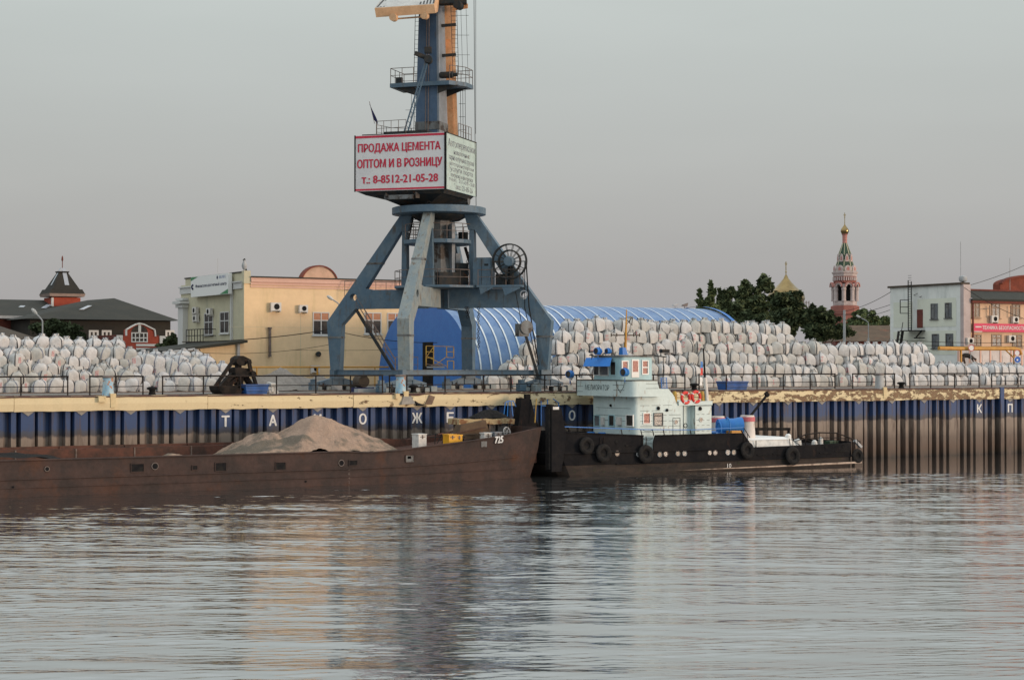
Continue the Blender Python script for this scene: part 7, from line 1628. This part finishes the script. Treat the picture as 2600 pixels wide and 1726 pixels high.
# pale panel fence, thick orange gas main, road signs
fz = pp(2500, 890)
FT_ = 28.0
fe = thing('panel_fence', 'pale pink concrete panel fence below the pink building', 'fence', (T(2440, 920, FT_)[0], FT_, GZ))
z1 = T(2520, 889, FT_)[1]; pxs = [2436, 2462, 2489, 2514, 2540, 2567, 2594, 2622]
for a_, b_ in zip(pxs[:-1], pxs[1:]):
    x0 = T(a_, 900, FT_)[0]; x1 = T(b_, 900, FT_)[0]; m = MB(); m.box(x0 + .1, x1 - .1, FT_, FT_ + .12, GZ, z1); m.box(x0 + .3, x1 - .3, FT_ - .03, FT_ - .003, GZ + .9, z1 - .5); part('panel', m, M['fence_pink'], fe)
    m = MB(); m.box(x0 - .1, x0 + .095, FT_ - .06, FT_ + .2, GZ, z1 + .1); part('fence_post', m, M['yb_pink'], fe)
m = MB(); P_ = [TV(2384, 884, 24.5), TV(2440, 885, 24.5), TV(2575, 885, 24.5), TV(2588, 888, 24.5), TV(2592, 900, 24.5)]; m.tube(P_, .2, 8); m.tube([TV(2553, 888, 24.5), TV(2578, 912, 24.5)], .08, 6); m.bar((P_[1].x, 24.5, GZ), P_[1], .15, .15); m.bar((P_[2].x, 24.5, GZ), P_[2], .15, .15); solo('gas_main', m, M['pipe_orange'], 'thick orange gas main bending down before the pink building', 'pipe', (P_[1].x, 24.5, GZ))
for px_, py_, mm, lab in ((2583, 913, M['sign_blue'], 'blue round road sign with a white bar at the right edge'), (2466, 883, M['white_flat'], 'white round sign hanging under the orange gas main'), (2582, 896, M['white_flat'], 'white round red-edged sign just above the blue road sign')):
    p = TV(px_, py_, 24.0 if mm is not M['sign_blue'] else 23.6); o = thing('road_sign', lab, 'road sign', (p.x, p.y, GZ)); r = .38 if mm is M['sign_blue'] else .33
    m = MB(); m.lathe(p, [(r, 0), (r, .04)], 24, axis=(-.3, -1, 0)); part('sign_disc', m, mm, o)
    m = MB(); m.torus(p + Vector((-.015, -.05, 0)), r * .92, .03, (-.3, -1, 0), 24, 4); part('sign_rim', m, M['white_flat'] if mm is M['sign_blue'] else M['ring_red'], o)
    m = MB(); m.tube([(p.x, p.y + .06, GZ), (p.x, p.y + .06, p.z + r)], .04, 6); part('sign_post', m, M['pole'], o)
    if mm is M['sign_blue']: m = MB(); m.bar(p + Vector((-.2, -.1, -.02)), p + Vector((.2, -.02, -.02)), .02, .14); part('white_bar', m, M['white_flat'], o)

# ================================================================== CHURCH
def octa(c, prof, mm, parent, name, n=8, a0=pi / 8, smooth=False, **k): m = MB(); m.lathe((c[0], c[1], 0), prof, n, a0); return part(name, m, mm, parent, smooth, **k)
CD = 600.0
cb = D(2145.5, 860, CD); cb.z = GZ; U = CD / FPX      # metres per photo pixel there
def zc(py): return EYE + (HORY - py) * U
bt = thing('bell_tower', 'tall octagonal brick church bell tower with a green tent roof and small gold dome', 'church tower', cb)
A_0 = -TH + pi / 8 + .12
octa(cb, [(33 * U, GZ - 1), (33 * U, zc(800)), (36 * U, zc(797)), (36 * U, zc(778)), (32 * U, zc(776))], M['ch_red'], bt, 'base', a0=A_0)
octa(cb, [(30 * U, zc(775.5)), (30 * U, zc(765))], M['ch_white'], bt, 'belfry_sill', a0=A_0)
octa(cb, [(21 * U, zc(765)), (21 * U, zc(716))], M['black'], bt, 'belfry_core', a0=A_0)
for k in range(8):   # eight piers with arches between them
    a = A_0 + 2 * pi * k / 8; pc = cb + Vector((29 * U * cos(a), 29 * U * sin(a), -GZ))
    m = MB(); m.lathe((pc.x, pc.y, 0), [(5.8 * U, zc(765)), (5.2 * U, zc(760)), (5.2 * U, zc(738)), (6.2 * U, zc(736)), (6.2 * U, zc(733)), (5.4 * U, zc(731)), (5.4 * U, zc(722))], 8); part('pier', m, M['ch_white'], bt)
    a2 = a + pi / 8; n_ = Vector((cos(a2), sin(a2), 0)); tg_ = Vector((-sin(a2), cos(a2), 0)); fc = cb + n_ * 28.5 * U - Vector((0, 0, GZ))
    for r0_, r1_, off, mm in ((5.6, 9.0, .0, M['ch_white']), (9.05, 11.0, .25, M['ch_pink'])):
        m = MB(); vs = []; fs = []
        for q_ in range(9):
            th = pi * q_ / 8
            for rr_ in (r0_, r1_):
                for dd in (0, .9): vs.append(fc + n_ * (dd + off) + tg_ * (rr_ * U * cos(th)) + Vector((0, 0, zc(729) + rr_ * U * 1.1 * sin(th))))
        for q_ in range(8):
            b_ = q_ * 4
            fs += [(b_, b_ + 2, b_ + 6, b_ + 4), (b_ + 1, b_ + 5, b_ + 7, b_ + 3), (b_, b_ + 4, b_ + 5, b_ + 1), (b_ + 2, b_ + 3, b_ + 7, b_ + 6)]
        m.add(vs, fs); part('arch', m, mm, bt)
octa(cb, [(27.5 * U, zc(719)), (29 * U, zc(714)), (29 * U, zc(702))], M['ch_red'], bt, 'upper_drum', a0=A_0)
for k in range(32):
    a = 2 * pi * k / 32; pc = cb + Vector((29.3 * U * cos(a), 29.3 * U * sin(a), 0)); m = MB(); m.box(pc.x - .16, pc.x + .16, pc.y - .16, pc.y + .16, zc(713), zc(704))
    o = part('dentil', m, M['ch_white'], bt)
octa(cb, [(30 * U, zc(701.8)), (30.5 * U, zc(696)), (33 * U, zc(694)), (33.5 * U, zc(691)), (28 * U, zc(690))], M['ch_white'], bt, 'cornice', a0=A_0)
octa(cb, [(27 * U, zc(690)), (17.5 * U, zc(660))], M['ch_green'], bt, 'lower_tent', a0=A_0)
octa(cb, [(17 * U, zc(660)), (16.5 * U, zc(648))], M['ch_green'], bt, 'middle_drum', a0=A_0)
octa(cb, [(16.5 * U, zc(648)), (5 * U, zc(617))], M['ch_green'], bt, 'tent_roof', a0=A_0)
for k in range(8):
    a = A_0 + 2 * pi * k / 8
    def pt(r, z): return cb.x + r * U * cos(a), cb.y + r * U * sin(a), z
    m = MB(); m.tube([pt(17, zc(648)), pt(5.4, zc(617))], .12, 4); m.tube([pt(27.4, zc(690)), pt(17.9, zc(660))], .13, 4); part('hip_rib', m, M['yb_olive_shade'], bt)
    a2 = a + pi / 8; n_ = Vector((cos(a2), sin(a2), 0)); tg_ = Vector((-sin(a2), cos(a2), 0))
    for rad, zb_p, hw_, hp_, mm in ((26, 690, 8.5, 16, M['ch_white']), (17, 665, 4.6, 20, M['ch_white'])):
        fc = cb + n_ * rad * U * .97 - Vector((0, 0, GZ)); pts = [(-hw_, 0), (hw_, 0), (hw_, hp_ * .5), (hw_ * .6, hp_ * .85), (0, hp_), (-hw_ * .6, hp_ * .85), (-hw_, hp_ * .5)]
        m = MB(); m.prism(pts, lambda u, v, w: tuple(fc + tg_ * (u * U) + n_ * w + Vector((0, 0, zc(zb_p) + v * U))), -.4, .35); o = part('kokoshnik', m, mm, bt)
        m = MB(); m.prism([(u * .42, v * .55 + hp_ * .18) for u, v in pts], lambda u, v, w: tuple(fc + tg_ * (u * U) + n_ * w + Vector((0, 0, zc(zb_p) + v * U))), .352, .40); part('niche', m, M['ch_pink'], o)
octa(cb, [(6 * U, zc(617)), (5.6 * U, zc(610)), (6.4 * U, zc(609)), (5.8 * U, zc(608)), (6.2 * U, zc(597)), (8.5 * U, zc(594))], M['ch_pink'], bt, 'neck', 12)
octa(cb, [(7.5 * U, zc(594)), (10.2 * U, zc(589)), (10.4 * U, zc(585)), (8.5 * U, zc(580)), (4.5 * U, zc(575)), (1.6 * U, zc(571)), (1.2 * U, zc(568)), (0, zc(567.5))], M['gold'], bt, 'gold_dome', 20, smooth=True)
m = MB(); m.tube([(cb.x, cb.y, zc(568)), (cb.x, cb.y, zc(540))], .12, 5)
cr = Vector((CT, -ST, 0))
for py_, w in ((548, 2.2), (545, 3.2), (552, 1.6)): v = Vector((cb.x, cb.y, zc(py_))); m.bar(v - cr * w * U, v + cr * w * U, .16, .2)
m.lathe((cb.x, cb.y, 0), [(0, zc(565)), (1.6 * U, zc(563.5)), (0, zc(561))], 10); part('cross', m, M['gold_dull'], bt)
# cathedral dome behind the trees
DD = 560.0; db = D(1996, 860, DD); db.z = GZ; U2 = DD / FPX
def zd(py): return EYE + (HORY - py) * U2
cd_ = thing('cathedral', 'large gilded cathedral dome with a cross half hidden behind the dark trees', 'church', db)
octa(db, [(40 * U2, zd(800)), (40 * U2, zd(770))], M['ch_white'], cd_, 'drum', 16)
octa(db, [(44 * U2, zd(770)), (48 * U2, zd(758)), (46 * U2, zd(748)), (38 * U2, zd(738)), (26 * U2, zd(728)), (14 * U2, zd(716)), (6 * U2, zd(706)), (2.5 * U2, zd(698)), (0, zd(697))], M['gold'], cd_, 'gold_dome', 16, smooth=False)
m = MB(); m.tube([(db.x, db.y, zd(700)), (db.x, db.y, zd(664))], .16, 5)
for py_, w in ((672, 2.2), (669, 3.2)): v = Vector((db.x, db.y, zd(py_))); m.bar(v - cr * w * U2, v + cr * w * U2, .2, .22)
m.lathe((db.x, db.y, 0), [(0, zd(694)), (2.6 * U2, zd(690)), (0, zd(686))], 10); part('cross', m, M['gold_dull'], cd_)
m = MB(); p0 = D(2044, 775, 420)
for px_ in (2040, 2047, 2054): m.tube([D(px_, 830, 420), D(px_, 764, 420)], .12, 4)
for py_ in (768, 780, 792): m.tube([D(2040, py_, 420), D(2054, py_, 420)], .1, 4)
solo('iron_scaffold', m, M['rail_rust'], 'small rusty iron scaffold poking out right of the gilded cathedral dome', 'scaffold', p0)
# long low rusty-roofed house under the bell tower
lr_ = thing('rusty_roof_house', 'long low house with a rusty brown roof below the bell tower', 'building', D(2195, 900, 330))
a = D(2135, 826, 335); b = D(2275, 826, 335); c_ = D(2125, 866, 322); d_ = D(2275, 866, 322)
dn = (b - a).normalized(); nn = Vector((dn.y, -dn.x, 0))
m = MB(); zl, zh = c_.z, a.z
if nn.dot(Vector((CX, CY, 0)) - a) < 0: nn = -nn
L_ = [a - dn * 3 + nn * 12, b + nn * 12, b - nn * 12, a - dn * 3 - nn * 12]
m.add([(L_[0].x, L_[0].y, zl), (L_[1].x, L_[1].y, zl), (L_[2].x, L_[2].y, zl), (L_[3].x, L_[3].y, zl), (a.x, a.y, zh), (b.x, b.y, zh)], [(0, 1, 5, 4), (2, 3, 4, 5), (3, 0, 4), (1, 2, 5)]); part('roof', m, M['roof_rust'], lr_)
m = MB(); q_ = [v * 1 for v in L_]; m.hexa([(v.x, v.y, GZ) for v in [L_[0] - nn * .8, L_[1] - nn * .8, L_[2] + nn * .8, L_[3] + nn * .8]] + [(v.x, v.y, zl - .05) for v in [L_[0] - nn * .8, L_[1] - nn * .8, L_[2] + nn * .8, L_[3] + nn * .8]]); part('wall', m, M['brick_dark'], lr_)

# ================================================================== TREES
def tree(name, lab, base, blobs, trunk_r, leafm, nleaf, seed, size=.45, group=None, columnar=False):
    """blobs: (centre, radius xyz). leaves are small folded clumps spread through the blobs, denser near their skins"""
    r = random.Random(seed); o = thing(name, lab, 'tree', base, group)
    top = max(b[0].z for b in blobs)
    m = MB(); base = Vector(base); m.tube([base, base + Vector((.1, 0, (top - base.z) * .4)), base + Vector((.2, .1, (top - base.z) * .8))], [trunk_r, trunk_r * .75, trunk_r * .3], 8)
    for c, rad in blobs:
        z0 = base.z + (c.z - base.z) * .35; p = Vector((base.x, base.y, z0)); m.tube([p, p.lerp(c, .6) + Vector((0, 0, .3)), c], [trunk_r * .4, trunk_r * .25, trunk_r * .1], 5)
    part('trunk', m, M['bark'], o)
    vol = [b[1][0] * b[1][2] for b in blobs]; tot = sum(vol)
    vs = []; fs = []
    for (c, rad), w in zip(blobs, vol):
        subs = []
        for _ in range(max(5, int(10 * w / tot * len(blobs)))):
            d = Vector((r.gauss(0, 1), r.gauss(0, 1), r.gauss(0, .9))).normalized(); k = r.uniform(.50, 1.22)
            subs.append((c + Vector((d.x * rad[0] * k, d.y * rad[1] * k, d.z * rad[2] * k)), r.uniform(.16, .40)))
        for _ in range(int(1.7 * nleaf * w / tot)):
            if r.random() < .72:
                sc2, sr = r.choice(subs); d = Vector((r.gauss(0, .5), r.gauss(0, .5), r.gauss(0, .5)))
                p = sc2 + Vector((d.x * rad[0] * sr, d.y * rad[1] * sr, d.z * rad[2] * sr * .8))
            else:
                d = Vector((r.gauss(0, 1), r.gauss(0, 1), r.gauss(0, 1))).normalized() * r.uniform(.2, .95)
                p = c + Vector((d.x * rad[0], d.y * rad[1], d.z * rad[2]))
            if p.z < base.z + .3: continue
            s = size * .78 * r.uniform(.5, 1.5); a = Vector((r.gauss(0, 1), r.gauss(0, 1), r.gauss(0, .6))).normalized(); b = a.cross(Vector((r.gauss(0, 1), r.gauss(0, 1), r.gauss(0, 1)))).normalized(); n_ = a.cross(b)
            i = len(vs); vs += [p - a * s, p + b * s * .55 + n_ * s * .2, p + a * s, p - b * s * .55 + n_ * s * .2]; fs += [(i, i + 1, i + 2), (i, i + 2, i + 3)]
    m = MB(); m.add(vs, fs); part('crown', m, leafm, o, fix=False)
    return o
def blob(px, py, depth, rx, rz, ry=None):   # radii in photo pixels
    k = depth / FPX; return (D(px, py, depth), (rx * k, (ry or rx) * k, rz * k))
def gpt(px, depth): v = D(px, 900, depth); v.z = GZ; return v
TD = 270.0
G_ = 'trees behind the sack pile and hangar'
tree('poplar_tree', 'small pointed green tree leftmost in the group, behind the hangar roof end', gpt(1777, TD), [blob(1777, 765, TD, 9, 14), blob(1777, 742, TD, 4, 12), blob(1779, 790, TD, 13, 20)], .2, M['leaf2'], 700, 1, .42, G_)
tree('poplar_tree', 'taller pointed dark green tree with a ragged tip, second in the tree group', gpt(1806, TD), [blob(1805, 745, TD, 10, 25), blob(1804, 725, TD, 5, 14), blob(1800, 775, TD, 17, 24), blob(1812, 795, TD, 20, 25)], .28, M['leaf2'], 1300, 2, .42, G_)
tree('leafy_tree', 'dark bushy tree with upright leading shoots left of the broad tree', gpt(1843, TD + 5), [blob(1843, 755, TD + 5, 14, 26), blob(1858, 742, TD + 5, 9, 18), blob(1835, 785, TD + 5, 22, 26), blob(1855, 800, TD + 5, 26, 28), blob(1829, 748, TD + 5, 5, 16)], .35, M['leaf'], 2600, 3, .42, G_)
tree('leafy_tree', 'broadest and tallest dark green tree with a bulging crown left of the gold dome', gpt(1915, TD + 15), [blob(1895, 740, TD + 15, 24, 26), blob(1944, 728, TD + 15, 24, 20), blob(1935, 712, TD + 15, 8, 10), blob(1895, 722, TD + 15, 9, 10), blob(1920, 770, TD + 15, 48, 30), blob(1925, 810, TD + 15, 56, 34), blob(1975, 770, TD + 15, 24, 34)], .5, M['leaf'], 7600, 4, .45, G_)
tree('leafy_tree', 'dark green tree in front of the gold dome, sloping down to the right', gpt(2000, TD), [blob(1995, 770, TD, 24, 32), blob(2022, 765, TD, 14, 24), blob(2030, 748, TD, 5, 12), blob(2005, 810, TD, 42, 34), blob(2035, 800, TD, 16, 22), blob(1985, 840, TD, 40, 26), blob(1990, 845, TD, 26, 24)], .4, M['leaf3'], 5200, 5, .45, G_)
tree('leafy_tree', 'lower dark tree between the gold dome and the bell tower', gpt(2078, TD - 10), [blob(2075, 800, TD - 10, 30, 17), blob(2098, 812, TD - 10, 25, 20), blob(2085, 840, TD - 10, 42, 26), blob(2110, 840, TD - 10, 26, 18), blob(2062, 780, TD - 10, 4, 10), blob(2138, 838, TD - 10, 24, 18)], .35, M['leaf3'], 4600, 6, .45, G_)
tree('leafy_tree', 'green tree showing behind the rusty roof right of the bell tower', gpt(2200, 380), [blob(2190, 802, 380, 26, 17), blob(2215, 808, 380, 14, 14), blob(2190, 820, 380, 36, 14), blob(2193, 790, 380, 8, 8)], .35, M['leaf2'], 1500, 7, .6, G_)
tree('leafy_tree', 'small green tree against the left edge of the white-green building', gpt(2250, 385), [blob(2249, 812, 385, 13, 12), blob(2247, 822, 385, 15, 12)], .3, M['leaf2'], 700, 8, .6, G_)
tree('leafy_tree', 'dark bushy tree behind the left-hand sacks and street lamp', gpt(140, 176), [blob(120, 838, 176, 36, 24), blob(165, 842, 176, 36, 26), blob(140, 830, 176, 40, 20), blob(150, 865, 176, 60, 20), blob(200, 858, 176, 22, 16)], .3, M['leaf3'], 5200, 9, .30)
tree('bush', 'dark green bush between the curved gable and the yellow building', gpt(430, 186), [blob(430, 868, 186, 16, 14), blob(440, 862, 186, 12, 16), blob(420, 882, 186, 20, 10)], .15, M['leaf3'], 900, 10, .3)
tree('bush', 'low green bush at the foot of the red curved gable', gpt(390, 172), [blob(392, 893, 172, 24, 5), blob(372, 896, 172, 20, 4)], .1, M['leaf2'], 500, 11, .22)

# ================================================================== LAMP POSTS, POLES AND WIRES
def lamp(px, py_top, py_head, px_head, depth, lab):
    b_ = gpt(px, depth); o = thing('street_lamp', lab, 'street lamp', b_, 'street lamps behind the sacks')
    top = D(px, py_top, depth); hd = D(px_head, py_head, depth)
    m = MB(); m.tube([b_, D(px, py_top + 38, depth)], [.13, .12], 8); part('pole', m, M['pole'], o)
    m = MB(); mid = D(px - (px - px_head) * .25, py_top - 6 if py_head < py_top else py_top, depth); m.tube([D(px, py_top + 38.2, depth), top, mid, hd], .06, 6); part('lamp_arm', m, M['pole'], o)
    m = MB(); d = (hd - mid).normalized(); m.lathe(hd, [(.05, -.1), (.13, .05), (.16, .3), (.10, .52), (0, .58)], 10, axis=d); part('lamp_head', m, M['weight_white'], o, True); return o
lamp(108, 815, 796, 92, 150, 'concrete street lamp with a drooping white head at the left, above the sacks')
lamp(2205, 820, 806, 2184, 230, 'slim grey street lamp with a curved arm below the bell tower')
lamp(862, 775, 760, 844, 158, 'street lamp whose white head shows left of the crane leg')
m = MB(); a = gpt(2144, 232); m.tube([a, D(2144, 787, 232)], [.2, .16], 8); m.bar(D(2140, 800, 232), D(2148, 800, 232), .1, .1); solo('concrete_pole', m, M['pole'], 'plain concrete utility pole standing in front of the bell tower', 'utility pole', a)
def wire(p, q, sag, r=.02):
    n_ = 14; return [p.lerp(q, k / n_) - Vector((0, 0, sag * 4 * (k / n_) * (1 - k / n_))) for k in range(n_ + 1)]
for (a, b, sag, lab, r) in (((462, 868, 160), (830, 838, 162), .25, 'thick black cable rising across the yellow building wall', .05), ((480, 893, 158), (870, 868, 160), .5, 'thin slack cable low across the yellow building wall', .025), ((620, 818, 168), (870, 786, 168), .2, 'thin cable high across the yellow building wall', .02), ((640, 883, 168), (1040, 885, 160), .2, 'thin level cable across the lower yellow wall', .02), ((845, 838, 158), (1110, 870, 150), .3, 'dark cable from the left crane leg to the hangar front', .035),
                            ((2145, 790, 232), (2262, 741, 200), .3, 'upper thin wire from the concrete pole to the white-green building', .03), ((2145, 800, 232), (2330, 745, 198), .4, 'second thin wire from the concrete pole to the white-green building', .03), ((2145, 812, 232), (2340, 752, 198), .5, 'third thin wire from the concrete pole to the white-green building', .03), ((2005, 775, 300), (2145, 792, 232), .4, 'thin wire from the trees to the concrete pole', .03),
                            ((2262, 862, 190), (2640, 868, 188), .2, 'upper cable crossing low before the right-hand buildings', .035), ((2262, 872, 188), (2640, 878, 186), .2, 'lower cable crossing low before the right-hand buildings', .04), ((2448, 728, 193), (2650, 650, 230), .3, 'thin wire rising to the right from the roof horn', .03), ((2448, 730, 193), (2640, 822, 185), .4, 'thin wire falling to the right across the pink building', .03)):
    m = MB(); p, q2 = D(*a), D(*b); m.tube(wire(p, q2, sag), r, 4); solo('overhead_cable', m, M['rail_black'], lab, 'cable', p)

# ================================================================== WORKER bending over the sacks
pd = 183.4
def wp(px, py, dd=0.0): return D(px, py, pd + dd)
base = wp(2448, 926); per = thing('person', 'person in a dark coat bending low over the sacks in front of the panel fence', 'person', base)
def skin_body(name, pts, edges, radii, m_, root=0, sub=1):
    me = bpy.data.meshes.new(name); me.from_pydata([tuple(Vector(p) - base_of(per)) for p in pts], edges, []); o = bpy.data.objects.new(name, me); COL.objects.link(o); o.parent = per
    BASE[o.name] = base_of(per)
    sk = o.modifiers.new('skin', 'SKIN'); sl = me.skin_vertices[0].data
    for i, r in enumerate(radii): sl[i].radius = (r, r)
    sl[root].use_root = True
    ss_ = o.modifiers.new('sub', 'SUBSURF'); ss_.levels = sub; ss_.render_levels = sub
    me.materials.append(m_); return o
pel = wp(2445, 903)
body = skin_body('body', [pel, wp(2458, 902), wp(2468, 906), wp(2472, 908.5), wp(2476, 912),
                          wp(2446, 912, -.15), wp(2439, 921, -.15), wp(2433, 928, -.1), wp(2447, 913, .25), wp(2450, 921, .2), wp(2451, 929, .25),
                          wp(2467, 908, -.3), wp(2470, 915, -.35), wp(2473, 921, -.4), wp(2467, 908, .3), wp(2471, 916, .35), wp(2474, 922, .3)],
                 [(0, 1), (1, 2), (2, 3), (3, 4), (0, 5), (5, 6), (6, 7), (0, 8), (8, 9), (9, 10), (2, 11), (11, 12), (12, 13), (2, 14), (14, 15), (15, 16)],
                 [.20, .21, .20, .09, .11, .13, .10, .07, .13, .10, .07, .09, .07, .05, .09, .07, .05], M['trouser'])
coat = skin_body('coat', [wp(2442, 904), wp(2450, 902), wp(2460, 902), wp(2468, 907), wp(2467, 909, -.32), wp(2470, 914, -.36), wp(2467, 909, .32), wp(2471, 915, .36)], [(0, 1), (1, 2), (2, 3), (3, 4), (4, 5), (3, 6), (6, 7)], [.25, .27, .26, .22, .13, .10, .13, .10], M['coat'])
m = MB(); m.lathe(wp(2477, 914), [(0, -.13), (.09, -.1), (.115, 0), (.10, .09), (.05, .13), (0, .14)], 14); m.lathe(wp(2479, 915.5, -.1), [(0, -.02), (.02, 0), (0, .04)], 6); part('head', m, M['skin'], per, True)
m = MB(); m.lathe(wp(2476.5, 912.5), [(.124, -.02), (.122, .05), (.09, .11), (0, .14)], 14); part('cap', m, M['coat'], per, True)
